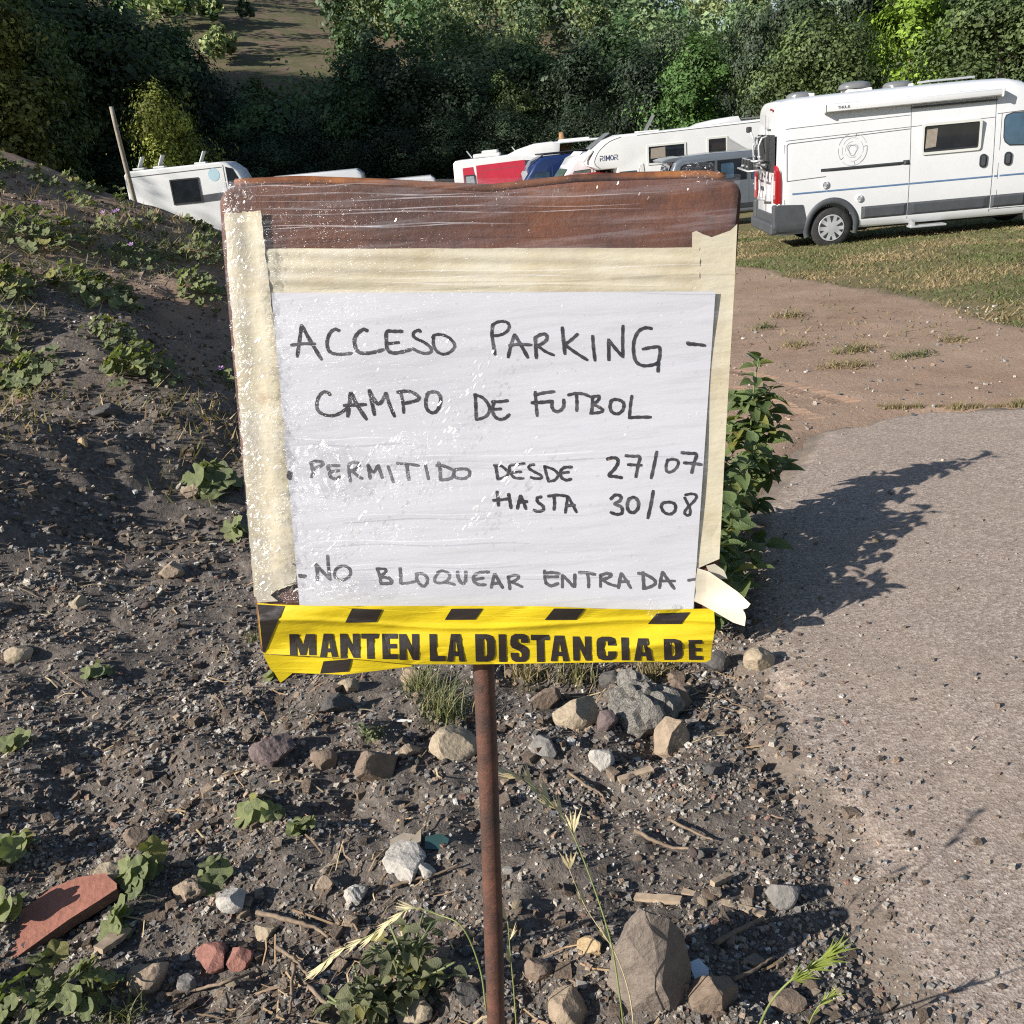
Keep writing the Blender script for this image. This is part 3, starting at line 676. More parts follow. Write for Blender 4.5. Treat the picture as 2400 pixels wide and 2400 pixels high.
GL = {'M': ([(0, 0), (0, 1), (.36, 1), (.5, .42), (.64, 1), (1, 1), (1, 0), (.74, 0), (.74, .62), (.6, 0), (.4, 0), (.26, .62), (.26, 0)], []),
 'A': ([(0, 0), (.25, 1), (.75, 1), (1, 0), (.68, 0), (.64, .2), (.38, .2), (.34, 0)], [[(.41, .37), (.5, .82), (.6, .37)]]),
 'N': ([(0, 0), (0, 1), (.34, 1), (.66, .45), (.66, 1), (1, 1), (1, 0), (.68, 0), (.34, .57), (.34, 0)], []),
 'T': ([(.3, 0), (.3, .8), (0, .8), (0, 1), (1, 1), (1, .8), (.7, .8), (.7, 0)], []),
 'E': ([(0, 0), (0, 1), (1, 1), (1, .8), (.45, .8), (.45, .6), (.92, .6), (.92, .42), (.45, .42), (.45, .2), (1, .2), (1, 0)], []),
 'L': ([(0, 0), (0, 1), (.45, 1), (.45, .2), (1, .2), (1, 0)], []),
 'D': ([(0, 0), (0, 1), (.6, 1), (.88, .93), (1, .75), (1, .25), (.88, .07), (.6, 0)], [[(.42, .17), (.42, .83), (.55, .8), (.6, .7), (.6, .3), (.55, .2)]]),
 'I': ([(0, 0), (0, 1), (1, 1), (1, 0)], []),
 'S': ([(0, .33), (0, .22), (.06, .08), (.25, 0), (.75, 0), (.95, .1), (1, .25), (1, .42), (.9, .53), (.5, .65), (.4, .72), (.4, .8), (.5, .84), (.58, .8), (.58, .68), (1, .68), (1, .8), (.93, .93), (.72, 1), (.28, 1), (.06, .92), (0, .77), (0, .6), (.1, .5), (.5, .38), (.6, .3), (.6, .2), (.5, .16), (.42, .2), (.42, .33)], []),
 'C': ([(1, .38), (1, .22), (.92, .07), (.7, 0), (.3, 0), (.08, .07), (0, .22), (0, .78), (.08, .93), (.3, 1), (.7, 1), (.92, .93), (1, .78), (1, .62), (.58, .62), (.58, .78), (.5, .84), (.42, .78), (.42, .22), (.5, .16), (.58, .22), (.58, .38)], [])}
LT = [('M', TL_, 303, 512, 297, 468), ('A', TL_, 545, 688, 293, 482), ('N', TL_, 712, 868, 293, 490), ('T', TL_, 885, 1025, 293, 497), ('E', TL_, 1052, 1175, 293, 500), ('N', TL_, 1190, 1347, 296, 507),
 ('L', TL_, 1435, 1560, 296, 517), ('A', TL_, 1573, 1720, 296, 520), ('D', TL_, 1805, 1962, 297, 520), ('I', TR_, 163, 220, 293, 513), ('S', TR_, 255, 400, 290, 513), ('T', TR_, 420, 565, 297, 513), ('A', TR_, 572, 718, 303, 508), ('N', TR_, 752, 897, 310, 503),
 ('C', TR_, 940, 1095, 312, 500), ('I', TR_, 1137, 1195, 318, 500), ('A', TR_, 1235, 1385, 325, 503), ('D', TR_, 1475, 1622, 330, 498), ('E', TR_, 1672, 1780, 338, 497)]
for ch, fn, x0, x1, y0, y1 in LT:
    g_l, hs = GL[ch]; mp = lambda p: fn(x0 + p[0] * (x1 - x0) + (1 - p[1]) * 6, y1 - p[1] * (y1 - y0))
    print_on([([mp(p) for p in g_l], [[mp(p) for p in h] for h in hs])], cuts=2, name='letter')
# cling film: over the front, round the left edge and bunched over the top rim
def fw(u, v): return .0016 * math.sin(31 * v + 3 * math.sin(4 * u)) * .5 + .0011 * math.sin(57 * v + 7 * u) + .003 * max(0, .06 - u) * 12
film = sheet('plastic_wrap', [(508, 428), (1736, 408), (1628, 1424), (596, 1412)], .0088, M['film'], 90, 130, fw, seed=9)
film['label'] = 'clear wrinkled plastic film stretched over the board'
rs = np.random.RandomState(11)
for k in range(17):                                    # long stretched folds of the film
    y = (430 + 140 * rs.rand()) if k < 7 else 600 + 800 * rs.rand(); x0 = board_left(y) + 4 + rs.rand() * (60 if k < 7 else 200); ln = 350 + 800 * rs.rand(); sl_ = rs.uniform(-.035, .01); mb = MB(); V = []; nS = 16
    for i in range(nS):
        x = min(x0 + ln * i / (nS - 1), board_right(y) - 6); yy = y + sl_ * (x - x0) + 3 * math.sin(i * .8 + k); w = (.7 + 1.0 * rs.rand()) * math.sin(math.pi * (i + .3) / nS) + .15
        o_ = .0112 + fw((x - 508) / 1220, (yy - 415) / 1000) * .3
        V += [L(on_sign(x, yy - w, o_)), L(on_sign(x, yy + w, o_ + .0008))]
    mb.add(V, [(2 * i, 2 * i + 1, 2 * i + 3, 2 * i + 2) for i in range(nS - 1)]); mb.build('film_fold', M['fold'], film, True)
def crumple(cx, cy, w, h, off, seed, n=14):
    r_ = np.random.RandomState(seed); V = []; Fc = []
    for j in range(n):
        for i in range(n):
            u, v = i / (n - 1) * 2 - 1, j / (n - 1) * 2 - 1; e = max(0, 1 - u * u * .8 - v * v * .8)
            V.append(L(on_sign(cx + u * w * (1 - .25 * abs(v)) + r_.uniform(-1, 1) * w * .08, cy + v * h * (1 - .2 * abs(u)) + r_.uniform(-1, 1) * h * .08, off + .004 * e * r_.rand() + .0015 * r_.rand())))
    for j in range(n - 1):
        for i in range(n - 1):
            q = j * n + i; Fc.append((q, q + n, q + n + 1, q + 1))
    return link('film_crumple', np_mesh('film_crumple', V, Fc, M['film'], False), film)
crumple(1640, 402, 46, 24, .003, 1); crumple(560, 470, 42, 52, .012, 2); crumple(1530, 1425, 16, 22, .0135, 3)
for k, y in enumerate(range(520, 1380, 60)): crumple(board_left(y) + 26, y, 26, 40, .0118, 20 + k, 12)
crumple(760, 1100, 80, 70, .011, 50); crumple(800, 1370, 90, 34, .011, 51)

# film creases added as tiny tented ridges, tilted to make sun sparkles
rs = np.random.RandomState(31); mb = MB()
def glint_ridge(x, y, ln, wd, ang, off):
    c_, s_ = math.cos(ang), math.sin(ang); h = wd * rs.uniform(.16, .36) / 3300.0; P = []
    for t in (-.5, .5):
        for w_, hh in ((-.5, 0), (0, 1), (.5, 0)): P.append(L(on_sign(x + t * ln * c_ - w_ * wd * s_, y + t * ln * s_ + w_ * wd * c_, off + hh * h)))
    mb.add(P, [(0, 1, 4, 3), (1, 2, 5, 4)])
for k in range(330):
    y = rs.uniform(460, 1400); x = board_left(y) + 8 + 60 * abs(rs.normal()) * .6; glint_ridge(x, y, rs.uniform(4, 16), rs.uniform(3, 7), rs.uniform(-1.9, -.5), .0132)
for k in range(260):
    t = rs.rand(); b_ = rs.randint(5); x = [700, 900, 760, 1000, 1080][b_] + 170 * t + rs.normal(0, 14); y = [1330, 1180, 1130, 1010, 1240][b_] - 190 * t * [.7, 1, .5, 1, 1][b_] + rs.normal(0, 12); glint_ridge(x, y, rs.uniform(4, 14), rs.uniform(3, 6), rs.uniform(-1.3, -.8), .0125)
for k in range(110): glint_ridge(rs.uniform(560, 1640), rs.uniform(440, 1400), rs.uniform(3, 9), rs.uniform(3, 6), rs.uniform(-1.6, -.6), .0125)
for k in range(16): glint_ridge(rs.uniform(1270, 1660), rs.uniform(425, 470), rs.uniform(4, 10), rs.uniform(3, 6), rs.uniform(-1.6, -.6), .0125)
def glint_material():
    m, n, b = nt('film_glint'); tr = n.nodes.new('ShaderNodeBsdfTransparent'); gl = n.nodes.new('ShaderNodeBsdfGlossy'); mx = n.nodes.new('ShaderNodeMixShader')
    gl.inputs['Roughness'].default_value = .16; n.links.new(ramp(n, noise(n, coords(n), 90, 2), [(.3, .08), (.7, .22)]), mx.inputs[0]); n.links.new(tr.outputs[0], mx.inputs[1]); n.links.new(gl.outputs[0], mx.inputs[2]); n.links.new(mx.outputs[0], n.nodes['Material Output'].inputs[0]); return m
M['glint'] = glint_material()
cz_ = mb.build('film_glint_ridges', M['glint'], film); cz_['kind'] = 'stuff'
# ------------------------------------------------------------------ stones
def stone_material(name, c, var=.3, scale=30, attrs=False, rough_b=.5):
    m, n, b = nt(name); v = coords(n)
    nz = noise(n, v, scale, 7, .68)
    if attrs: c0 = attr(n); cc = mixc(n, 1.0, c0, ramp(n, nz, [(.3, .65), (.7, 1.25)]), 'MULTIPLY')
    else:
        cc = ramp(n, nz, [(.28, tuple(x * (1 - var) for x in c)), (.5, c), (.72, tuple(min(1, x * (1 + var)) for x in c))])
        cc = mixc(n, ramp(n, noise(n, v, scale * .35, 5, .6), [(.5, 0), (.75, .45)]), cc, tuple(x * .62 for x in c))
    n.links.new(cc, b.inputs['Base Color']); b.inputs['Roughness'].default_value = .9; b.inputs['Specular IOR Level'].default_value = .2
    bump(n, b, math_(n, 'ADD', noise(n, v, scale * 2, 6, .75), math_(n, 'MULTIPLY', voro(n, v, scale * 3), .35)), rough_b * 1.5, .008); return m
ST = {'cream': (.37, .30, .215), 'tan': (.33, .255, .185), 'brown': (.22, .165, .125), 'grey': (.22, .205, .19), 'dark': (.105, .098, .092), 'white': (.44, .41, .37), 'purple': (.165, .125, .12), 'red': (.30, .145, .115), 'lump': (.34, .315, .28), 'ochre': (.42, .31, .18)}
SM = {k: stone_material(k + '_stone', c) for k, c in ST.items()}
SM['boulder'] = stone_material('grey_brown_boulder', (.205, .168, .140), .3, 26)
SM['lump'] = stone_material('conglomerate_stone', ST['lump'], .55, 75, rough_b=1.0)
def ico(sub):
    bm = bmesh.new(); bmesh.ops.create_icosphere(bm, subdivisions=sub, radius=1.0); bm.verts.index_update()
    V = np.array([v.co[:] for v in bm.verts]); Fc = np.array([[v.index for v in f_.verts] for f_ in bm.faces]); bm.free(); return V, Fc
ICO = {k: ico(k) for k in (1, 2, 3, 4)}
def rock_mesh(name, dims, seed, mat, sub=4, cuts=9, rough=.02, lump=0.0):
    rs = np.random.RandomState(seed); V, Fc = ICO[sub]; V = V.copy()
    for _ in range(cuts):
        n = rs.normal(size=3); n /= np.linalg.norm(n); c = rs.uniform(.52, .86); d = V @ n - c; V[d > 0] -= np.outer(d[d > 0], n)
    sd = int(rs.randint(1000))
    r = 1 + rough * (fbm(V[:, 0] * 3 + 5, V[:, 1] * 3 + V[:, 2] * 2.3, 5, sd)) * 2.6 + .018 * fbm(V[:, 0] * 14 + V[:, 2] * 9, V[:, 1] * 14 - V[:, 2] * 7, 2, sd + 9)
    if lump: r += lump * (fbm(V[:, 0] * 6 + V[:, 2] * 3, V[:, 1] * 6 - V[:, 2] * 4, 3, sd + 5)) * 2
    V = V * r[:, None]; V = V / (np.abs(V).max(0) + 1e-9) * np.array(dims) / 2
    return np_mesh(name, V, Fc, mat, False)
def px_scale(p): return FPX / float((np.array(p) - EYE) @ cf)
def put_rock(label, px, py, w, h, kind, name='rock', cat='rock', deep=1.0, rot=None, sink=.30, cuts=9, sub=4, lump=0.0, seed=None, group=None, tilt=.35):
    """px,py: where its foot sits; w,h: apparent size in photo pixels"""
    p = onground(px, py + h * .30); k = px_scale(p) / 1.22
    seed = seed if seed is not None else int(px * 7 + py)
    rs = np.random.RandomState(seed); W = w / k; Hh = h / k * .92; D = W * deep * rs.uniform(.75, .95)
    me = rock_mesh(name, (W, D, Hh * 1.15), seed, SM[kind], sub, cuts, lump=lump, rough=.02 if not lump else .03)
    o = link(name, me); o.location = (p.x, p.y + D * .15, p.z + Hh * 1.15 * (.5 - sink)); o.rotation_euler = rot or (rs.uniform(-.12, .12), rs.uniform(-tilt, tilt) * .4, rs.uniform(-.3, .3))
    return tag(o, label, cat, group)
put_rock('large grey conglomerate lump right of the pole, biggest of the rock pile', 1513, 1672, 160, 132, 'lump', lump=.20, sub=4, cuts=4)
put_rock('smaller conglomerate lump leaning behind the big grey one', 1480, 1604, 80, 56, 'lump', lump=.12, sub=3, cuts=5)
put_rock('smooth cream rock at the left of the rock pile', 1352, 1672, 92, 78, 'cream', cuts=6)
put_rock('tan angular rock in front of the big conglomerate lump', 1580, 1732, 84, 82, 'tan', cuts=12)
put_rock('brown angular rock behind the right side of the rock pile', 1586, 1638, 86, 70, 'brown', cuts=12)
put_rock('dark grey block on the pavement edge under the tape end', 1682, 1558, 56, 54, 'dark', cuts=10)
put_rock('pale tan rock lying out on the concrete pavement', 1781, 1580, 62, 50, 'cream', cuts=8)
put_rock('white speckled stone in front of the rock pile', 1409, 1783, 54, 52, 'white', cuts=10)
put_rock('grey tan split stone between pole and rock pile', 1281, 1755, 60, 48, 'grey', cuts=12)
put_rock('small brown stone behind the pile, near the straw', 1592, 1592, 42, 30, 'brown')
put_rock('round dark grey stone behind the cream rock', 1432, 1594, 46, 38, 'dark')
put_rock('flat grey brown stone just right of the pole', 1280, 1640, 66, 42, 'brown', cuts=12)
put_rock('purplish stone wedged between cream rock and conglomerate', 1421, 1690, 50, 50, 'purple')
put_rock('dark slate grey slab near the pavement edge', 1675, 1806, 50, 30, 'dark', cuts=14)
put_rock('light tan pointed rock just left of the pole', 1063, 1750, 98, 62, 'cream', cuts=10)
put_rock('grey brown tilted slab beside a tiny green weed', 887, 1799, 92, 82, 'brown', cuts=14, rot=(.1, .55, .2))
put_rock('round brown stone left of the tilted slab', 759, 1782, 54, 48, 'brown', cuts=9)
put_rock('knobbly purple grey rock at the left of the gravel', 645, 1762, 100, 54, 'purple', lump=.08)
put_rock('long dark flat stone below the barrier tape', 783, 1654, 74, 34, 'dark', cuts=14)
put_rock('pale whitish stone directly under the tape', 820, 1610, 46, 30, 'cream')
put_rock('knobbly tan stone left of the light pointed rock', 957, 1762, 48, 36, 'tan', lump=.06)
def boulder():
    p = onground(1530, 2345); k = px_scale(p); W = 176 / k; Hh = 262 / k; bm = bmesh.new()
    for x, y, z in [(-.10, .05, 1.0), (.02, -.02, .97), (.10, -.40, .38), (.28, -.34, -.02), (-.50, -.05, .55), (-.58, .0, .20), (-.30, -.26, .04), (.48, .08, .66), (.58, .12, .22), (.30, .02, .86), (-.25, .45, .6), (.3, .45, .5), (0, .5, 0), (-.45, .4, -.1), (.45, .4, -.1), (.5, -.1, -.05), (-.30, -.10, .80)]: bm.verts.new((x * W, y * W * .9, z * Hh))
    bmesh.ops.convex_hull(bm, input=bm.verts[:]); bmesh.ops.triangulate(bm, faces=bm.faces[:])
    for _ in range(4): bmesh.ops.subdivide_edges(bm, edges=bm.edges[:], cuts=1)
    bmesh.ops.triangulate(bm, faces=bm.faces[:]); C = np.array([v.co[:] for v in bm.verts]); bm.normal_update(); Nn = np.array([v.normal[:] for v in bm.verts]); q = C / W
    d = .020 * fbm(q[:, 0] * 4 + q[:, 2] * 3, q[:, 1] * 4 - q[:, 2] * 2.5, 5, 3) + .008 * fbm(q[:, 0] * 25 + q[:, 2] * 14, q[:, 1] * 25 - q[:, 2] * 18, 3, 8); C = C + Nn * d[:, None] * W
    bm.verts.index_update(); Fb = np.array([[v.index for v in f_.verts] for f_ in bm.faces]); bm.free()
    o = link('rock', np_mesh('rock', C, Fb, SM['boulder'], False)); o.location = (p.x, p.y + .02, p.z - .012); tag(o, 'biggest boulder, tall grey brown and sharply ridged, bottom right', 'rock')
boulder()
put_rock('grey rock in the shadow beside the biggest boulder', 1674, 2346, 110, 90, 'brown', cuts=11, sub=4)
put_rock('tan rock at the bottom edge left of the biggest boulder', 1340, 2368, 90, 76, 'tan', cuts=10)
put_rock('grey faceted stone near the pavement with a short shadow', 1833, 2102, 76, 54, 'grey', cuts=12)
put_rock('brown stone right of the pole foot among straw', 1262, 2282, 60, 44, 'brown')
put_rock('yellowish crumbly stone up left of the biggest boulder', 1386, 2222, 54, 38, 'ochre', lump=.06)
put_rock('low brown stone at the bottom beside the pavement', 1852, 2346, 80, 46, 'brown')
put_rock('cream stone above the terracotta shard', 245, 2062, 76, 56, 'cream', cuts=8)
put_rock('tan conglomerate stone below the mallow leaves', 444, 2097, 78, 54, 'tan', lump=.07)
put_rock('chalky white stone right of the tan conglomerate', 547, 2112, 68, 44, 'white', cuts=11)
put_rock('long tan stone at the lower left, tilted', 345, 2291, 90, 62, 'tan', cuts=10, rot=(.1, -.5, .2))
put_rock('white grey stone beside the long tan one', 438, 2304, 42, 48, 'grey', cuts=10)
put_rock('left of two reddish stones, elongated', 497, 2251, 72, 46, 'red', cuts=12)
put_rock('right of two reddish stones, wedge shaped', 559, 2246, 60, 42, 'red', cuts=12)
put_rock('brown stone half sunk in the dark gravel, lower left', 317, 1966, 56, 38, 'brown')
put_rock('tan stone at the left picture edge', 40, 1540, 62, 38, 'cream')
put_rock('light tan stone on the lit part of the bank', 183, 1412, 34, 28, 'cream')
put_rock('dark slab lying in shade at the foot of the mallows', 245, 965, 62, 30, 'dark', cuts=13)
put_rock('small bright tan stone alone on the dark bank', 195, 1039, 22, 22, 'ochre')
put_rock('tan stone under the big mallow leaves by the sign', 444, 1154, 44, 32, 'tan')
put_rock('brown stone with a grass blade on the bank', 400, 1340, 52, 34, 'tan')
put_rock('pale flaky stone left of the pole, low and wide', 957, 2026, 100, 38, 'white', cuts=13, lump=.05)
put_rock('white crumbly stone below the broken glass', 835, 2102, 50, 46, 'white', lump=.07)
put_rock('small tan stone up left of the white crumbly one', 761, 2073, 38, 38, 'tan')
put_rock('cream rock at the bottom edge under the leafy weed', 963, 2380, 94, 46, 'cream')
put_rock('tan stone at the end of a bent root', 627, 2184, 50, 32, 'cream')
put_rock('dark grey wedge stone in shade left of the pole', 1098, 2332, 52, 44, 'dark', cuts=12)
put_rock('flat triangular tan stone above the leafy weed', 822, 2162, 34, 24, 'tan', cuts=13)
put_rock('small white speckled stone touching the pale flaky one', 1000, 2042, 36, 28, 'white')
put_rock('reddish tan wedge of stone under the sign by the grass tuft', 965, 1585, 46, 30, 'tan')
# terracotta tile shard
M['terra'] = stone_material('terracotta', (.33, .145, .105), .2, 25, rough_b=.3)
M['terra_edge'] = stone_material('terracotta_edge', (.20, .12, .09), .3, 40)
tp_ = onground(130, 2200); k_ = px_scale(tp_)
SHK = 1.18
sh = [(-124, -28), (-110, 10), (-55, 34), (-20, 62), (30, 74), (85, 72), (118, 45), (122, 34), (90, 16), (40, -10), (-40, -62), (-72, -78), (-88, -62)]
shard = thing('tile_shard', 'broken terracotta tile shard lying flat at the lower left', 'tile', (tp_.x, tp_.y + .01, tp_.z + .034), rot=(rad(9), rad(-4), rad(3)))
fz = lambda p, z: (p[0] / k_ * SHK, p[1] / k_ * 1.25 * SHK, z)
MB().poly(sh, f=lambda p: fz(p, .016), cuts=2).build('face', M['terra'], shard)
mb = MB(); n_ = len(sh); mb.add([fz(p, .0155) for p in sh] + [fz((p[0] * .97, p[1] * .97), -.012) for p in sh], [(i, (i + 1) % n_, (i + 1) % n_ + n_, i + n_) for i in range(n_)] + [tuple(range(n_, 2 * n_))]); mb.build('broken_edge', M['terra_edge'], shard)
# bits of litter
M['sherd'] = stone_material('glazed_sherd', (.24, .205, .165), .2, 20, rough_b=.2); M['bottle'] = glassmat('green_bottle_glass', (.05, .11, .10), .1); M['chip'] = paint('pale_blue_chip', (.55, .63, .70), .5, .05)
def plate(name, label, cat, px, py, pts, th, mat, rot, bend=0.0):
    p = onground(px, py); k = px_scale(p); o = thing(name, label, cat, (p.x, p.y, p.z + .006), rot=rot); mb = MB(); m_ = len(pts)
    P = [(a / k, b / k * 1.3, bend * (a / k) ** 2) for a, b in pts]
    mb.add([(x, y, z) for x, y, z in P] + [(x, y, z + th) for x, y, z in P], [tuple(range(m_))[::-1], tuple(range(m_, 2 * m_))] + [(i, (i + 1) % m_, (i + 1) % m_ + m_, i + m_) for i in range(m_)])
    mb.build('shard_piece', mat, o); return o
plate('pottery_sherd', 'brown grey pottery sherd with a pale broken edge', 'sherd', 950, 1988, [(-36, -16), (-34, 18), (0, 26), (30, 14), (44, 22), (40, -8), (14, -22)], .005, M['sherd'], (.3, -.2, 0), 1.2)
plate('glass_shard', 'blue green bottle glass shard beside the pottery sherd', 'glass', 1022, 1982, [(-26, -12), (-24, 14), (14, 18), (32, 4), (22, -18)], .004, M['bottle'], (.25, .1, .1), 1.5)
plate('ceramic_chip', 'pale blue white ceramic chip next to the biggest boulder', 'chip', 1640, 2284, [(-18, -20), (-20, 18), (6, 22), (22, 2), (14, -16)], .004, M['chip'], (.5, .1, .2))
plate('plastic_strip', 'thin white plastic strip on the gravel left of the pole', 'plastic', 932, 1694, [(-36, 8), (-10, -1), (34, -8), (36, -3), (-8, 6), (-34, 13)], .002, paint('white_plastic', (.7, .68, .64), .5), (.1, 0, 0))
# ---- loose pebbles that can be picked out, then the gravel
PB = [rock_mesh('pebble', (1, .8, .65), 500 + i, None or SM[['grey', 'tan', 'dark', 'white', 'brown', 'cream', 'purple', 'grey'][i % 8]], 2, 10) for i in range(16)]
rs = np.random.RandomState(5); placed = 0; tries = 0
while placed < 235 and tries < 4000:
    tries += 1
    px, py = rs.uniform(0, 1980), 1180 + 1210 * rs.rand() ** .8
    if 1690 + (py - 1500) * .42 < px and py > 1300 and rs.rand() > .06: continue
    if py < 1560 and px > 560: continue
    p = onground(px, py); s = rs.choice([.011, .014, .018, .024, .031], p=[.25, .3, .25, .14, .06]) * rs.uniform(.85, 1.15)
    o = link('pebble', PB[rs.randint(16)]); o.location = (p.x, p.y, p.z + s * .16); o.scale = (s, s, s); o.rotation_euler = (rs.uniform(-.4, .4), rs.uniform(-.4, .4), rs.uniform(0, 6.3))
    tag(o, 'loose pebble lying among the gravel around the pole', 'pebble', 'loose pebbles in the gravel'); placed += 1
def scatter(n, seed, y0, y1, xl, xr, smin, smax, powy=1.0, flat=.6, kind='gravel'):
    rs = np.random.RandomState(seed)
    Y = y0 + (y1 - y0) * rs.rand(n) ** powy; X = xl(Y) + (xr(Y) - xl(Y)) * rs.rand(n)
    dens = fbm(X * 2.2, Y * 2.2, 3, 61); keep = rs.rand(n) < np.clip(.75 + dens * 1.1, .12, 1)
    keep &= (rs.rand(n) < 1 - .82 * zones(X, Y)[1] * (X > -.2))
    sd = sdf_poly(CP, X, Y); keep &= (sd < -.02) | (rs.rand(n) < .9 * np.exp(-np.maximum(sd, 0) / .10)) | (rs.rand(n) < .02)
    X, Y, sd = X[keep], Y[keep], sd[keep]; m = len(X)
    Z = np.where(sd > -.05, np.maximum(H(X, Y), slab_z(X, Y)), H(X, Y))
    S = smin * (smax / smin) ** (rs.rand(m) ** 2.2)
    return rs, X, Y, Z, S, m
xl = lambda Y: -.62 * Y - .35
xr = lambda Y: .47 * Y + .45
V0, F0 = ICO[1][0], ICO[1][1]
phi = (1 + 5 ** .5) / 2
V20 = np.array([(-1, phi, 0), (1, phi, 0), (-1, -phi, 0), (1, -phi, 0), (0, -1, phi), (0, 1, phi), (0, -1, -phi), (0, 1, -phi), (phi, 0, -1), (phi, 0, 1), (-phi, 0, -1), (-phi, 0, 1)]) / math.hypot(1, phi)
F20 = np.array([(0, 11, 5), (0, 5, 1), (0, 1, 7), (0, 7, 10), (0, 10, 11), (1, 5, 9), (5, 11, 4), (11, 10, 2), (10, 7, 6), (7, 1, 8), (3, 9, 4), (3, 4, 2), (3, 2, 6), (3, 6, 8), (3, 8, 9), (4, 9, 5), (2, 4, 11), (6, 2, 10), (8, 6, 7), (9, 8, 1)])
VC = np.array([(x, y, z) for x in (-1, 1) for y in (-1, 1) for z in (-1, 1)]) * np.array([.72, .66, .62])
FC12 = np.array([(0, 1, 3), (0, 3, 2), (4, 6, 7), (4, 7, 5), (0, 4, 5), (0, 5, 1), (2, 3, 7), (2, 7, 6), (0, 2, 6), (0, 6, 4), (1, 5, 7), (1, 7, 3)])
PAL = 1.3 * np.array([(.20, .185, .17), (.27, .23, .19), (.13, .12, .11), (.36, .32, .27), (.18, .14, .11), (.50, .47, .43), (.30, .22, .16), (.11, .105, .105), (.23, .14, .11), (.24, .23, .225)])
PW = np.array([.20, .17, .14, .13, .12, .05, .07, .05, .02, .05]); PW /= PW.sum()
CLOD = np.array([(.17, .13, .10), (.21, .16, .12), (.13, .10, .08), (.25, .20, .155)])
Vs = []; Fs = []; Cs = []; off_ = 0
for (n, sd_, y0, y1, a, b, pw_) in ((42000, 81, 1.0, 2.0, .0045, .019, 1.0), (44000, 82, 1.9, 3.6, .006, .025, 1.0), (26000, 83, 3.5, 9.0, .009, .042, 1.2), (9000, 84, 4.0, 11, .014, .065, 1.0), (7000, 85, 1.0, 4.4, .010, .045, 1.0)):
    rs, X, Y, Z, S, m = scatter(n, sd_, y0, y1, xl, xr if sd_ != 84 else (lambda Y: -.1 * Y), a, b, pw_)
    ax = rs.uniform(.55, 1.1, (m, 1, 3)) * np.array([1, 1, .72]); J = 1 + rs.uniform(-.38, .30, (m, 8, 3))
    v = VC[None] * J * ax * (S / 2)[:, None, None]
    th = rs.uniform(0, 6.28, m); c, s = np.cos(th)[:, None], np.sin(th)[:, None]
    tl = rs.normal(0, .3, (m, 1)); z2 = v[:, :, 2] + v[:, :, 0] * tl
    x2, y2 = v[:, :, 0] * c - v[:, :, 1] * s, v[:, :, 0] * s + v[:, :, 1] * c
    P = np.stack([x2 + X[:, None], y2 + Y[:, None], z2 + (Z + S * .14)[:, None]], -1)
    colr = PAL[rs.choice(len(PAL), m, p=PW)] * rs.uniform(.75, 1.2, (m, 1))
    if sd_ >= 84: colr = CLOD[rs.randint(0, 4, m)] * rs.uniform(.75, 1.2, (m, 1))
    Vs.append(P.reshape(-1, 3)); Fs.append((FC12[None] + (np.arange(m) * 8)[:, None, None]).reshape(-1, 3) + off_); Cs.append(np.repeat(colr, 8, 0)); off_ += m * 8
M['gravel'] = stone_material('gravel_stone', None, scale=60, attrs=True)
go = link('gravel', np_mesh('gravel', np.concatenate(Vs), np.concatenate(Fs), M['gravel'], False, np.concatenate(Cs)))
tag(go, 'grey brown gravel and chippings covering the soil around the pole', 'gravel', kind='stuff')
# ---- dry straw and twig litter
def strips(n, seed, fpos, lmin, lmax, wid, cols, name, mat, label, cat, lift=.006, bend=.35):
    rs = np.random.RandomState(seed); X, Y = fpos(rs, n); m = len(X)
    Ln = lmin + (lmax - lmin) * rs.rand(m) ** 2; th = rs.uniform(0, 6.28, m); dx, dy = np.cos(th), np.sin(th)
    t = np.array([-.5, 0, .5]); bd = rs.normal(0, bend, m)
    px_ = X[:, None] + dx[:, None] * Ln[:, None] * t - dy[:, None] * Ln[:, None] * bd[:, None] * (t ** 2 - .12)
    py_ = Y[:, None] + dy[:, None] * Ln[:, None] * t + dx[:, None] * Ln[:, None] * bd[:, None] * (t ** 2 - .12)
    sdp = sdf_poly(CP, px_.ravel(), py_.ravel()).reshape(px_.shape)
    hz = H(px_, py_); hz = np.where(sdp > -.06, np.maximum(hz, slab_z(px_, py_)), hz)
    pz = hz + lift * rs.uniform(.5, 2.4, m)[:, None] + rs.normal(0, .12, m)[:, None] * t * Ln[:, None] * .5
    pz = np.maximum(pz, hz + .002)
    w = wid * rs.uniform(.5, 1.4, m)[:, None]; ox, oy = -dy[:, None] * w / 2, dx[:, None] * w / 2
    A = np.stack([px_ + ox, py_ + oy, pz], -1); B = np.stack([px_ - ox, py_ - oy, pz + w * .6], -1)
    Vv = np.concatenate([A, B], 1).reshape(-1, 3)
    q = np.array([(0, 1, 4, 3), (1, 2, 5, 4)]); Fq_ = (q[None] + (np.arange(m) * 6)[:, None, None]).reshape(-1, 4)
    cc = np.array(cols)[rs.randint(0, len(cols), m)] * rs.uniform(.7, 1.25, (m, 1))
    o = link(name, np_mesh(name, Vv, Fq_, mat, False, np.repeat(cc, 6, 0))); return tag(o, label, cat, kind='stuff')
def attr_mat(name, rough=.8):
    m, n, b = nt(name); n.links.new(attr(n), b.inputs['Base Color']); b.inputs['Roughness'].default_value = rough; b.inputs['Specular IOR Level'].default_value = .2; return m
M['straw'] = attr_mat('dry_straw')
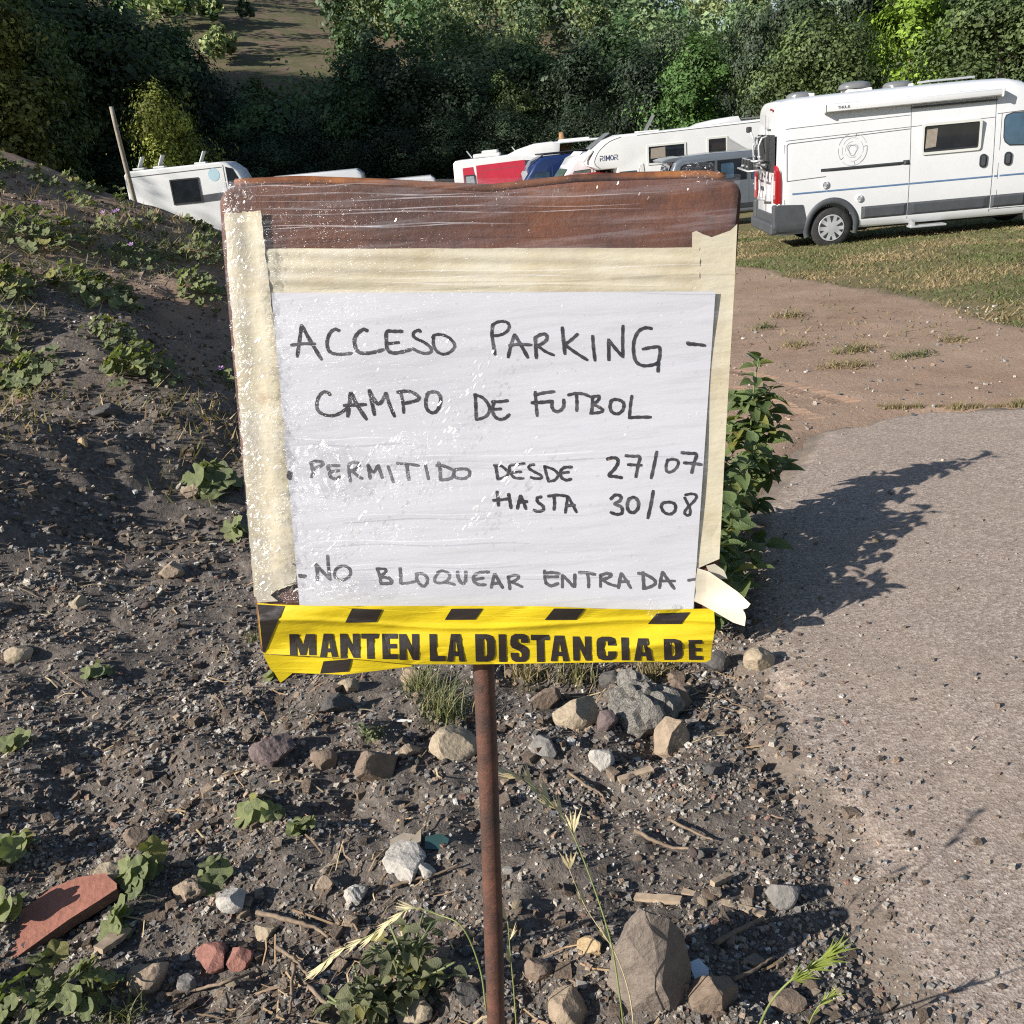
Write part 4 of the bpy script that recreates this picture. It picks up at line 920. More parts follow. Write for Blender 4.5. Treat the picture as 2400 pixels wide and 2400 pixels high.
def straw_pos(rs, n):
    Y = 1.05 + 3.2 * rs.rand(n) ** 1.4; X = xl(Y) + (xr(Y) - xl(Y)) * rs.rand(n)
    k = (rs.rand(n) < np.clip(.25 + fbm(X * 2.5, Y * 2.5, 2, 91) * 2.2 + .5 * np.exp(-((X - .45) ** 2 + (Y - 2.55) ** 2) / .08), .03, 1)) & (sdf_poly(CP, X, Y) < .02)
    return X[k], Y[k]
strips(5200, 71, straw_pos, .02, .12, .0028, [(.36, .26, .15), (.28, .19, .11), (.42, .33, .20), (.17, .115, .075), (.22, .15, .10)], 'straw_litter', M['straw'], 'dry straw and stalk bits strewn over the soil', 'straw')
M['twig'] = paint('dry_twig_bark', (.20, .145, .10), .85, .35, 60); M['plank'] = paint('weathered_wood', (.33, .25, .175), .85, .3, 40)
def twig(label, pts, r, mat='twig', name='twig', wav=.006, lift=.008, flat=1.0):
    P = [onground(*q) for q in pts]; o = thing(name, label, 'twig', P[0]); Q = smooth_line([np.array(p) for p in P], 6); rs = np.random.RandomState(int(pts[0][0]))
    Q = [Vector(q) - Vector(P[0]) + Vector((rs.uniform(-1, 1) * wav * .4, 0, lift + r + rs.uniform(0, 1) * wav * .5)) for q in Q]; n_ = len(Q)
    mb = MB(); mb.tube(Q, [r * (1.05 - .5 * i / n_) * rs.uniform(.9, 1.1) for i in range(n_)], 6); mb.build('stem', M[mat], o, True); return o
twig('forked brown root curving over the soil at lower centre left', [(606, 2152), (690, 2172), (745, 2190), (772, 2210)], .0055)
twig('thin twig arching below the pale flaky stone', [(915, 2092), (975, 2072), (1030, 2058), (1078, 2036)], .004)
twig('dark bent twig right of the pole on the bare soil', [(1332, 1820), (1370, 1848), (1405, 1868), (1420, 1892)], .004)
twig('pale twig lying in front of the pavement edge', [(1490, 1958), (1530, 1980), (1580, 2000), (1640, 2002)], .005)
twig('slim straight twig above the flat weathered slat', [(1567, 1932), (1600, 1948), (1650, 1972), (1672, 1980)], .004)
twig('long thin root in the lower left corner area', [(390, 2345), (470, 2330), (540, 2312), (600, 2290)], .004)
twig('crooked root below the leafy weed on its left', [(650, 2232), (690, 2258), (725, 2300), (740, 2306)], .0045)
twig('straight pale stalk at the bottom left of the leafy weed', [(700, 2300), (750, 2350), (800, 2392)], .005)
twig('twig standing out of the root tangle at bottom left', [(692, 2270), (688, 2320), (682, 2388)], .004)
twig('thin dark twig along the shaded side of the biggest boulder', [(1680, 2225), (1740, 2190), (1790, 2165)], .0055)
twig('grey stalk lying in the shadow right of the biggest boulder', [(1720, 2310), (1770, 2285), (1815, 2255)], .004)
def slat(label, a, b, w, th):
    A, B = onground(*a), onground(*b); d = B - A; o = thing('wood_slat', label, 'wood', A); M3 = d.to_track_quat('X', 'Z').to_matrix(); mb = MB()
    n_ = 8; rs = np.random.RandomState(int(a[0])); V = []
    for i in range(n_):
        x = d.length * i / (n_ - 1); ww = w * rs.uniform(.75, 1.1)
        V += [M3 @ Vector((x, s1 * ww / 2, .006 + (th if s2 else 0) + rs.uniform(0, .001))) for s1, s2 in ((-1, 0), (1, 0), (1, 1), (-1, 1))]
    Fc = [(4 * i + j, 4 * i + (j + 1) % 4, 4 * i + 4 + (j + 1) % 4, 4 * i + 4 + j) for i in range(n_ - 1) for j in range(4)] + [(0, 3, 2, 1), (4 * n_ - 4, 4 * n_ - 3, 4 * n_ - 2, 4 * n_ - 1)]
    mb.add(V, Fc); mb.build('wood_piece', M['plank'], o); return o
slat('flat weathered wood slat above the biggest boulder', (1492, 2112), (1600, 2120), .020, .008)
slat('long splintered slat pointing at the pavement', (1600, 2098), (1794, 2154), .016, .007)
slat('dark wood chip beneath the white speckled stone', (1452, 1838), (1530, 1812), .022, .010)
slat('brown bark piece below the terracotta shard', (232, 2240), (300, 2190), .030, .012)
slat('short stub of wood near the grey faceted stone', (1668, 2084), (1710, 2064), .014, .012)
# ------------------------------------------------------------------ vehicles
# local axes: x to the right as the photograph shows it, y away from the reader, z up; the side in view is at y = -w/2
def extrude_profile(poly, w, bev=.08, seg=3, y0=None):
    bm = bmesh.new(); a = -w / 2 if y0 is None else y0
    f1 = bm.faces.new([bm.verts.new((x, a, z)) for x, z in poly]); r = bmesh.ops.extrude_face_region(bm, geom=[f1])
    for v in [g for g in r['geom'] if isinstance(g, bmesh.types.BMVert)]: v.co.y += w
    bmesh.ops.recalc_face_normals(bm, faces=bm.faces[:])
    ed = [e for e in bm.edges if abs(e.verts[0].co.y - e.verts[1].co.y) < 1e-6]
    if bev: bmesh.ops.bevel(bm, geom=ed, offset=bev, segments=seg, affect='EDGES', profile=.5, clamp_overlap=True)
    return bm
def cut_wells(bm, wheels, r, w, depth=.34):
    """real wheel arches cut out of a body"""
    me = bpy.data.meshes.new('tmp'); bmesh.ops.triangulate(bm, faces=[f_ for f_ in bm.faces if len(f_.verts) > 4]); bm.to_mesh(me); bm.free(); ob = link('tmp_body', me); cut = []
    for x, z in wheels:
        for s in (-1, 1):
            mb = MB(); mb.lathe([(r, -depth), (r, .3)], 28, 'y'); c = mb.build('tmp_cut', M['seam']); c.location = (x, s * w / 2, z)
            if s < 0: c.scale.y = -1
            m_ = ob.modifiers.new('b', 'BOOLEAN'); m_.operation = 'DIFFERENCE'; m_.object = c; m_.solver = 'EXACT'; cut.append(c)
    bpy.context.view_layer.update(); dg = bpy.context.evaluated_depsgraph_get()
    res = bpy.data.meshes.new_from_object(ob.evaluated_get(dg)); bpy.data.objects.remove(ob)
    for c in cut: bpy.data.objects.remove(c)
    return res
def finish(name, me, mat, parent, angle=rad(32)):
    me.materials.clear(); me.materials.append(mat); bm = bmesh.new(); bm.from_mesh(me); bmesh.ops.remove_doubles(bm, verts=bm.verts[:], dist=.0005)
    bmesh.ops.recalc_face_normals(bm, faces=bm.faces[:])
    for e in bm.edges: e.smooth = not (len(e.link_faces) != 2 or e.calc_face_angle(0) > angle)
    for f_ in bm.faces: f_.smooth = True; f_.material_index = 0
    bm.to_mesh(me); bm.free(); return link(name, me, parent)
def wheel(parent, x, z, y, r=.355, wd=.21, side=-1, spokes=5):
    e = link('wheel', None, parent); e.location = (x, y, z); e.empty_display_size = .1
    t = MB(); t.lathe([(r * .66, -wd / 2), (r * .9, -wd / 2 - .004), (r * .985, -wd * .34), (r, -wd * .1), (r, wd * .1), (r * .985, wd * .34), (r * .9, wd / 2), (r * .66, wd / 2)], 32, cap=False); t.build('tyre', M['rubber'], e, True)
    b = MB(); b.lathe([(r * .66, side * wd * .40), (r * .63, side * wd * .50), (r * .58, side * wd * .47), (r * .3, side * wd * .50), (r * .1, side * wd * .53), (r * .02, side * wd * .53)], 32); b.build('rim', M['silver'], e, True)
    for k in range(spokes):                                       # dark openings between the spokes of the wheel cover
        for dd, r0_, r1_, wa in ((.0, .26, .56, .17), (.628, .40, .57, .13)):
            a = 2 * math.pi * k / spokes + dd + .3; m_ = MB(); Q = [(r * r0_, a - wa * .35), (r * r1_, a - wa), (r * r1_ * 1.03, a), (r * r1_, a + wa), (r * r0_, a + wa * .35)]
            yy = lambda q: side * wd * (np.interp(q / r, [.3, .58], [.50, .47]) + .012)
            m_.add([(q * math.cos(t_), yy(q), q * math.sin(t_)) for q, t_ in Q], [(0, 1, 2, 3, 4)]); m_.build('rim_opening', M['black_plastic'], e)
    return e
def panel(name, poly, parent, mat, y, th=.006, holes=(), yf=None, cuts=0):
    """flat piece on the side in view; poly in (x, z); y is the outer face, or yf(x, z)"""
    g = yf or (lambda x, z: y); mb = MB(); P = list(poly); k = len(P)
    mb.poly(P, holes, f=lambda p: (p[0], g(p[0], p[1]), p[1]), cuts=cuts)
    for lp in [P] + [list(h) for h in holes]:
        n_ = len(lp); mb.add([(x, g(x, z), z) for x, z in lp] + [(x, g(x, z) + th + .004, z) for x, z in lp], [(i, (i + 1) % n_, (i + 1) % n_ + n_, i + n_) for i in range(n_)])
    return mb.build(name, mat, parent)
def rrect(x0, x1, z0, z1, r=.04, n=4, sk=0.0):
    P = []
    for cx, cz, a0 in ((x1 - r, z0 + r, -90), (x1 - r, z1 - r, 0), (x0 + r, z1 - r, 90), (x0 + r, z0 + r, 180)):
        for i in range(n + 1):
            a = rad(a0 + 90 * i / n); P.append((cx + r * math.cos(a) + sk * (cz - z0), cz + r * math.sin(a)))
    return P
def window(parent, x0, x1, z0, z1, y, frame='cream', glass='glass', r=.04, fw_=.05, inner=True, sill=False):
    f_ = panel('window', rrect(x0, x1, z0, z1, r), parent, M[frame], y - .022, .02, [rrect(x0 + fw_, x1 - fw_, z0 + fw_, z1 - fw_, r * .6)])
    panel('pane', rrect(x0 + fw_ * .8, x1 - fw_ * .8, z0 + fw_ * .8, z1 - fw_ * .8, r * .5), f_, M[glass], y - .010, .004)
    return f_
def seam(parent, pts, yf, w=.010, name='panel_gap'):
    mb = MB(); V = []; n_ = len(pts)
    for i, p in enumerate(pts):
        a = np.array(pts[max(i - 1, 0)]); b = np.array(pts[min(i + 1, n_ - 1)]); t = (b - a) / (np.linalg.norm(b - a) + 1e-9); q = np.array((-t[1], t[0])) * w / 2
        for s in (1, -1): x, z = p[0] + q[0] * s, p[1] + q[1] * s; V.append((x, yf(x, z), z))
    mb.add(V, [(2 * i, 2 * i + 1, 2 * i + 3, 2 * i + 2) for i in range(n_ - 1)]); return mb.build(name, M['seam'], parent)
def dense(a, b, n=14): return [tuple(np.array(a) + (np.array(b) - np.array(a)) * t) for t in np.linspace(0, 1, n)]
# --- loft for panel vans
SEC = [(0, .93), (.02, .965), (.06, .985), (.25, 1.0), (.45, .992), (.60, .972), (.72, .950), (.84, .925), (.90, .905), (.94, .875), (.968, .83), (.986, .75), (.996, .58), (1.0, .3), (1.001, 0)]
def sec_w(t): return float(np.interp(t, [a for a, b in SEC], [b for a, b in SEC]))
def loft(stations, w):
    """stations: x, zbottom, ztop, width factor, shear (x per z)"""
    bm = bmesh.new(); rings = []
    for x, zb, zt, wf, shx in stations:
        P = [(x + shx * t * (zt - zb), s_ * wf * w / 2, zb + t * (zt - zb)) for t, s_ in SEC]
        P = [(a, -b, c) for a, b, c in P] + [(a, b, c) for a, b, c in P[-2::-1]]
        rings.append([bm.verts.new(p) for p in P])
    for A, B in zip(rings, rings[1:]):
        for i in range(len(A) - 1): bm.faces.new((A[i], B[i], B[i + 1], A[i + 1]))
        bm.faces.new((A[-1], B[-1], B[0], A[0]))
    for R_ in (rings[0], rings[-1]):
        n_ = len(R_)
        for i in range(n_ // 2): 
            f_ = [R_[i], R_[i + 1], R_[n_ - 2 - i], R_[n_ - 1 - i]]
            f_ = list(dict.fromkeys(f_))
            if len(f_) >= 3: bm.faces.new(f_)
    bmesh.ops.recalc_face_normals(bm, faces=bm.faces[:])
    return bm
def at_ground(px, Y, w=0.0):
    """plan position under pixel column px at distance Y on the field"""
    lo, hi = 200, 1400
    for _ in range(40):
        m_ = (lo + hi) / 2; q = at_y(px, m_, Y)
        if q[2] > float(H0(q[0], q[1])): lo = m_
        else: hi = m_
    q = at_y(px, (lo + hi) / 2, Y); return Vector((q[0], q[1], float(H(np.array([q[0]]), np.array([q[1]]))[0])))

# ================= the near white camper van
VW = 2.05; VY = 18.8
p = at_ground(1790, VY); van = thing('camper_van', 'white high roof camper van with folded awning and bike rack on the grass at right', 'van', p, rz=rad(-4.5))
VX0 = 0.0
st = [(-.03, .34, 2.40, .955, .030), (-.015, .33, 2.45, .985, .025), (.05, .32, 2.50, .998, .012), (.25, .32, 2.535, 1, 0), (1.2, .32, 2.55, 1, 0), (2.4, .32, 2.555, 1, 0), (3.6, .32, 2.55, 1, 0), (4.1, .32, 2.54, 1, 0), (4.35, .32, 2.49, 1, 0), (4.6, .32, 2.34, .995, 0), (4.85, .32, 2.08, .99, 0), (5.1, .32, 1.76, .98, 0), (5.3, .32, 1.45, .97, 0), (5.5, .32, 1.30, .95, 0), (5.75, .30, 1.18, .91, 0), (5.9, .30, 1.02, .86, 0), (5.96, .34, .85, .80, 0)]
WH = [(.98, .355), (5.02, .355)]
def vy(x, z): t = np.clip((z - .32) / 2.22, 0, 1); return -sec_w(t) * VW / 2
body = finish('body', cut_wells(loft(st, VW), WH, .435, VW), M['white_paint'], van)
vo = lambda o_: (lambda x, z: vy(x, z) - o_)
for x, z in WH:
    wheel(van, x, z, -VW / 2 + .125, .355, .22, -1); wheel(van, x, z, VW / 2 - .125, .355, .22, 1)
    mb = MB(); V = []; n_ = 26                                  # dark plastic arch round the wheel
    for i in range(n_):
        a = math.pi * (-.09 + 1.18 * i / (n_ - 1)); c_, s_ = math.cos(a), math.sin(a)
        for r_, o_ in ((.405, .0), (.415, .022), (.50, .020), (.515, .0)): X_, Z_ = x + r_ * c_, z + r_ * s_; V.append((X_, vy(X_, max(.33, Z_)) - o_, Z_))
    mb.add(V, [(4 * i + j, 4 * i + j + 1, 4 * i + 5 + j, 4 * i + 4 + j) for i in range(n_ - 1) for j in range(3)]); mb.build('wheel_arch', M['grey_plastic'], van, True)
def vrect(name, x0, x1, z0, z1, mat, off=.008, nx=8, nz=5, parent=van, sk=0.0):
    mb = MB(); V = []; 
    for j in range(nz):
        for i in range(nx):
            z = z0 + (z1 - z0) * j / (nz - 1); x = x0 + (x1 - x0) * i / (nx - 1) + sk * (z - z0); e = 0 if (i in (0, nx - 1) or j in (0, nz - 1)) else off; V.append((x, vy(x, z) - max(e, .001) , z))
    mb.add(V, [(j * nx + i, j * nx + i + 1, (j + 1) * nx + i + 1, (j + 1) * nx + i) for j in range(nz - 1) for i in range(nx - 1)]); return mb.build(name, M[mat], parent)
# dark sill cladding in three lengths, bumper corner
for x0, x1 in ((1.52, 2.36), (2.37, 3.86), (3.88, 4.50)): vrect('side_moulding', x0, x1, .46, .67, 'grey_plastic', .02, 14, 7)
mb = MB(); bp = [(.0, .30), (.56, .30), (.48, .62), (.44, .79), (-.02, .82), (-.05, .79), (-.05, .32)]
mb.poly(bp, f=lambda q: (q[0], vy(q[0], q[1]) - .012, q[1]), cuts=3); mb.build('bumper_corner', M['grey_plastic'], van)
mb = MB(); mb.rbox((-.07, 0, .40), (.16, VW * .93, .20), .04); mb.rbox((-.05, -VW * .43, .60), (.10, .16, .42), .03); mb.rbox((-.05, VW * .43, .60), (.10, .16, .42), .03); mb.rbox((-.04, 0, .56), (.05, VW * .7, .16), .01); mb.build('rear_bumper', M['grey_plastic'], van)
# seams, stripe, slider rail, handles
for pts in (dense((2.37, .40), (2.37, 2.28), 24), dense((3.86, .40), (3.87, 2.34), 24), dense((.12, 1.86), (3.86, 1.93), 20), dense((.12, 2.05), (2.37, 2.09), 12), [(4.02, .44), (3.98, .55), (3.96, 1.0), (3.97, 1.5), (3.98, 1.98)], dense((3.9, 1.98), (4.5, 2.0), 8), [(.10, .82), (.10, 1.80)], dense((3.87, .44), (4.5, .44), 5)): seam(van, pts, vo(.003), .009)
panel_l = [(.14, 1.20), (.14, 1.78), (.17, 1.81), (2.36, 1.87)]; seam(van, [q for a, b in zip(panel_l, panel_l[1:]) for q in dense(a, b, 8)], vo(.003), .012, 'pressing')
seam(van, dense((.14, 1.20), (.85, 1.225), 8), vo(.003), .012, 'pressing')
for a, b in ((.24, .86), (.865, 2.36), (2.38, 3.88), (3.90, 3.97), (4.0, 4.6)): vrect('stripe', a, b, .966 + .0 * a, .996, 'stripe_blue', .004, 8, 3)
vrect('slider_rail', .76, 2.33, 1.305, 1.355, 'black_plastic', .025, 10, 4); vrect('rail_end', 2.25, 2.36, 1.30, 1.375, 'black_plastic', .035, 4, 4)
for x in (3.62, 4.06):
    h_ = panel('door_handle', rrect(x, x + .13, 1.14, 1.36, .06), van, M['black_plastic'], vy(x, 1.25) - .02, .03)
    panel('grip', rrect(x + .03, x + .095, 1.17, 1.33, .03), h_, M['grey_plastic'], vy(x, 1.25) - .035, .02)
# round caps
for x, z, r_, nm in ((.84, 1.09, .066, 'filler_cap'), (1.475, .815, .062, 'water_inlet')):
    mb = MB(); mb.lathe([(r_, 0), (r_, -.02), (r_ * .75, -.03), (r_ * .7, -.018), (r_ * .4, -.018), (r_ * .35, -.034), (.01, -.034)], 24, 'y', (x, vy(x, z), z)); mb.build(nm, M['white_paint'], van)
    mb = MB(); mb.lathe([(r_ * .5, -.030), (r_ * .5, -.037), (r_ * .28, -.037)], 18, 'y', (x, vy(x, z), z)); mb.build('cap_mark', M['decal_grey'], van)
# camper window in the sliding door
wy = vy(3, 1.5)
wf_ = panel('window', rrect(2.56, 3.62, 1.43, 1.93, .05), van, M['cream'], wy - .03, .03, [rrect(2.60, 3.58, 1.47, 1.89, .03)])
panel('window_surround', rrect(2.60, 3.58, 1.47, 1.89, .03), wf_, M['black_plastic'], wy - .02, .01, [rrect(2.615, 3.565, 1.50, 1.875, .02)])
panel('pane', rrect(2.61, 3.57, 1.49, 1.88, .02), wf_, M['glass'], wy - .012, .004)
panel('blind', [(2.63, 1.53), (2.82, 1.55), (2.84, 1.84), (2.65, 1.83)], wf_, M['curtain'], wy - .0135, .001)
# cab door window
cw = [(4.02, 1.60), (4.05, 1.52), (4.13, 1.46), (4.9, 1.42), (4.92, 1.60), (4.62, 1.98), (4.16, 1.98), (4.05, 1.95), (4.02, 1.88)]
cwf = panel('window', cw, van, M['black_plastic'], 0, .01, yf=vo(.012), cuts=1)
panel('pane', [(x * .96 + 4.35 * .04, z * .95 + 1.7 * .05) for x, z in cw], cwf, M['glass_blue'], 0, .002, yf=vo(.016), cuts=1)
# windscreen, lights and grille at the front, out of frame
mb = MB(); mb.add([(4.68, -.78, 2.28), (4.68, .78, 2.28), (5.30, .86, 1.49), (5.30, -.86, 1.49)], [(0, 1, 2, 3)]); mb.build('windscreen', M['glass'], van)
for s in (-1, 1): MB().rbox((5.80, s * .78, 1.0), (.30, .18, .24), .05).build('headlight', M['lamp_clear'], van)
MB().rbox((5.93, 0, .55), (.18, 1.75, .42), .08).build('front_bumper', M['grey_plastic'], van)
# logo on the flank: broken rings and a rounded triangle
def ring(cx, cz, r_, w, spans, name='logo_ring'):
    for a0, a1 in spans:
        P = [(cx + r_ * math.cos(rad(a)), cz + r_ * math.sin(rad(a))) for a in np.linspace(a0, a1, 18)]; o_ = seam(van, P, vo(.004), w, name); o_.data.materials[0] = M['decal_grey']
cx, cz = 1.33, 1.625
ring(cx, cz, .26, .007, ((20, 75), (85, 160), (172, 215), (225, 300))); ring(cx, cz, .26, .014, ((-58, 10),)); ring(cx, cz, .19, .005, ((60, 150), (165, 205), (260, 330), (-20, 40))); ring(cx, cz, .13, .005, ((90, 190), (210, 300)))
P = [(cx + (.085 + .016 * math.cos(3 * a)) * math.cos(a + .5), cz + (.085 + .016 * math.cos(3 * a)) * math.sin(a + .5)) for a in np.linspace(0, 2 * math.pi, 40)]; o_ = seam(van, P, vo(.004), .014, 'logo_mark'); o_.data.materials[0] = M['decal_grey']
P = [(cx + .07 * math.cos(a), cz + .07 * math.sin(a)) for a in np.linspace(.3, 4.3, 30)]; o_ = seam(van, P, vo(.004), .007, 'logo_mark'); o_.data.materials[0] = M['decal_grey']
for a in (75, 10, 215, 280): seam(van, [(cx + .2 * math.cos(rad(a)), cz + .2 * math.sin(rad(a))), (cx + .26 * math.cos(rad(a)), cz + .26 * math.sin(rad(a)))], vo(.004), .006, 'logo_ray')
# roof awning
aw = link('awning', None, van); aw.location = (0, 0, 0)
mb = MB(); bm = extrude_profile([(.80, 2.255), (.80, 2.375), (3.92, 2.375), (3.92, 2.255)], .13, .03, 3, y0=-1.10); mb.bm(bm); mb.build('awning_case', M['white_paint'], aw, angle=rad(40))
for x in (.795, 3.925): MB().rbox((x, -1.035, 2.312), (.05, .15, .15), .03).build('end_cap', M['cream'], aw)
for a, b in ((.88, 1.40), (3.15, 3.68), (2.2, 2.30)): MB().box(((a + b) / 2, -1.03, 2.382), (b - a, .05, .006)).build('awning_slot', M['decal_grey'], aw)
MB().box((3.12, -.985, 2.205), (1.5, .03, .03)).build('gutter_rail', M['grey_plastic'], aw)
seam(aw, dense((.90, 2.30), (1.30, 2.30), 2), lambda x, z: -1.1015, .0, 'brand_line') if False else None
LS = {'T': [[(0, 1), (1, 1)], [(.5, 1), (.5, 0)]], 'H': [[(0, 0), (0, 1)], [(1, 0), (1, 1)], [(0, .5), (1, .5)]], 'U': [[(0, 1), (0, .1), (.3, 0), (.7, 0), (1, .1), (1, 1)]], 'L': [[(0, 1), (0, 0), (1, 0)]], 'E': [[(1, 1), (0, 1), (0, 0), (1, 0)], [(0, .5), (.8, .5)]],
 'R': [[(0, 0), (0, .55)], [(0, 1), (.8, 1), (1, .8), (.8, .52), (.25, .52), (1, 0)]], 'I': [[(.5, 0), (.5, 1)]], 'M': [[(0, 0), (0, 1)], [(0, 1), (.5, .25)], [(.5, .25), (1, 1)], [(1, 1), (1, 0)]], 'O': [[(.5, 1), (.15, .85), (0, .5), (.15, .15), (.5, 0), (.85, .15), (1, .5), (.85, .85), (.5, 1)]],
 'C': [[(1, .85), (.5, 1), (.1, .8), (0, .5), (.1, .2), (.5, 0), (1, .15)]], 'A': [[(0, 0), (.5, 1), (1, 0)], [(.2, .4), (.8, .4)]], 'P': [[(0, 0), (0, 1), (.8, 1), (1, .8), (.8, .5), (0, .5)]], 'S': [[(1, .9), (.5, 1), (.1, .8), (.3, .55), (.8, .4), (.9, .15), (.5, 0), (0, .1)]]}
def letters(parent, txt, x, z, h, w, gap, yf, mat, th, sk=0.0, name='letter'):
    for ch in txt:
        if ch != ' ':
            mb = MB()
            for st_ in LS[ch]:
                P = [(x + a * w * (.3 if ch == 'I' else 1) + sk * b * h, z + b * h) for a, b in st_]; V = []; n_ = len(P)
                for i, q in enumerate(P):
                    a_ = np.array(P[max(i - 1, 0)]); b_ = np.array(P[min(i + 1, n_ - 1)]); t = (b_ - a_) / (np.linalg.norm(b_ - a_) + 1e-9); e = t * (th / 2) * (-1 if i == 0 else (1 if i == n_ - 1 else 0)); nn_ = np.array((-t[1], t[0])) * th / 2
                    for s in (1, -1): xx, zz = np.array(q) + nn_ * s + e; V.append((xx, yf(xx, zz), zz))
                mb.add(V, [(2 * i, 2 * i + 1, 2 * i + 3, 2 * i + 2) for i in range(n_ - 1)])
            mb.build(name, mat, parent)
        x += (w * (.3 if ch == 'I' else 1) if ch != ' ' else w) + gap
letters(aw, 'THULE', 1.02, 2.30, .035, .03, .014, lambda x, z: -1.1035, M['seam'], .009)
# roof domes and solar panel
for x, y_, z, sx, sy, sz, open_ in ((.62, .1, 2.55, .50, .45, .085, 0), (1.62, .0, 2.62, .58, .5, .10, .12), (2.45, .1, 2.57, .52, .45, .09, 0)):
    d_ = link('roof_vent', None, van); mb = MB(); V, Fc = ICO[3]; Vd = V.copy(); Vd[:, 2] = np.maximum(Vd[:, 2], -.15); Vd = np.sign(Vd) * np.abs(Vd) ** .8
    mb.add(Vd * np.array([sx / 2, sy / 2, sz]) + np.array([x, y_, z]), Fc); mb.build('dome', M['dome'], d_, True); MB().rbox((x + .04, y_, 2.565), (sx * .8, sy * .9, .06), .02).build('vent_base', M['cream'], d_)
MB().rbox((3.35, .1, 2.60), (.85, .6, .035), .01).build('solar_panel', M['silver'], van)
# step, underbody
mb = MB(); mb.rbox((2.72, -1.06, .265), (.66, .22, .035), .012); mb.box((2.45, -1.0, .30), (.04, .3, .10)); mb.build('side_step', M['silver'], van)
mb = MB(); mb.box((2.6, 0, .33), (5.0, 1.5, .12)); mb.box((.98, 0, .34), (.12, 1.7, .12)); mb.tube([(.2, -.5, .30), (1.8, -.45, .26)], .05, 8); mb.build('underbody', M['black_plastic'], van)
# rear face: doors, lamps, plate, window, rack
def rx(z): return -.045 + .03 * (z - .34) * .5
for s in (-1, 1):
    lp = [(s * .80, .84), (s * .995, .84), (s * .995, 1.25), (s * .96, 1.38), (s * .86, 1.47), (s * .80, 1.47)]
    l_ = MB(); n_ = len(lp); l_.add([(rx(z) - .03, y_, z) for y_, z in lp] + [(rx(z) + .14 * (abs(y_) > .9), y_ * 1.008, z) for y_, z in lp], [tuple(range(n_))] + [(i, (i + 1) % n_, (i + 1) % n_ + n_, i + n_) for i in range(n_)]); lo_ = l_.build('tail_light', M['lamp_red'], van)
    MB().rbox((rx(1.1) - .032, s * .88, 1.10), (.012, .10, .24), .004).build('reversing_lens', M['lamp_clear'], lo_)
sdl = [(x, z) for x, z in ((-.03, .84), (.03, .84), (.035, 1.20), (.015, 1.36), (-.02, 1.45))]
MB().poly(sdl, f=lambda q: (q[0], vy(q[0], q[1]) * .985 - .028, q[1]), cuts=2).build('tail_light_wrap', M['lamp_red'], van)
for y_ in (0,): MB().box((rx(1.4) - .012, y_, 1.42), (.006, .010, 1.75)).build('door_gap', M['seam'], van)
for s in (-1, 1): MB().rbox((rx(1.75) - .012, s * .40, 1.66), (.02, .70, .62), .05).build('rear_window', M['black_plastic'], van)
MB().rbox((rx(2.35) + .005, -.35, 2.38), (.02, .14, .035), .005).build('brake_light', M['lamp_red'], van)
pl_ = MB().rbox((rx(.98) - .03, .30, .93), (.012, .52, .115), .004).build('number_plate', M['cream'], van); MB().rbox((rx(1.1) - .035, .30, 1.05), (.03, .40, .06), .01).build('plate_lamp', M['grey_plastic'], van)
ry = lambda y_, z: (rx(z) - .016, y_, z)
mb = MB(); mb.rbox((rx(2.1) - .02, -.05, 2.08), (.006, .34, .035), .002); mb.build('name_badge', M['decal_grey'], van)
rack = link('bike_rack', None, van); A_ = M['silver']
for y_ in (-.42, .12):
    MB().tube([(-.10, y_, 1.95), (-.20, y_, 1.93), (-.26, y_, 1.80), (-.24, y_, 1.50), (-.14, y_, 1.30), (-.13, y_, 1.0), (-.17, y_ - .06, .88)], .020, 8).build('upright', A_, rack, True)
MB().tube([(-.16, -.50, .90), (-.16, .18, .86)], .022, 8).build('crossbar', A_, rack, True); MB().tube([(-.25, -.50, 1.62), (-.25, .20, 1.62)], .018, 8).build('crossbar', A_, rack, True)
for z, d_ in ((1.40, .30), (1.56, .20)): MB().tube([(-.18, -.55, z), (-.18 - d_, -.55, z), (-.18 - d_, .55, z + .02), (-.18, .55, z + .02)], .018, 8).build('carrier_frame', A_, rack, True)
for y_ in (-.30, .0, .30): MB().rbox((-.40, y_, 1.47), (.10, .07, .22), .015).build('clamp', M['black_plastic'], rack)
for y_ in (-.25, .25): MB().rbox((-.28, y_, 1.47), (.36, .10, .035), .01).build('wheel_tray', A_, rack)
MB().tube([(-.22, -.05, 1.75), (-.30, .10, 2.02), (-.34, .18, 2.12)], .022, 8).build('holding_arm', A_, rack, True); MB().rbox((-.33, .16, 2.08), (.09, .14, .10), .02).build('arm_clamp', M['black_plastic'], rack)
MB().tube([(-.15, -.30, 1.90), (-.30, -.32, 1.78), (-.28, -.30, 1.55)], .016, 8).build('holding_arm', M['black_plastic'], rack, True)

XS = .93                                                      # shorter wheelbase version of the same van
van.scale.x = XS; van.location = van.location + Vector((math.cos(rad(-4.5)), math.sin(rad(-4.5)), 0)) * (.98 * (1 - XS))
for c_ in van.children:
    if c_.name.startswith('wheel') and c_.type == 'EMPTY': c_.scale.x = 1 / XS
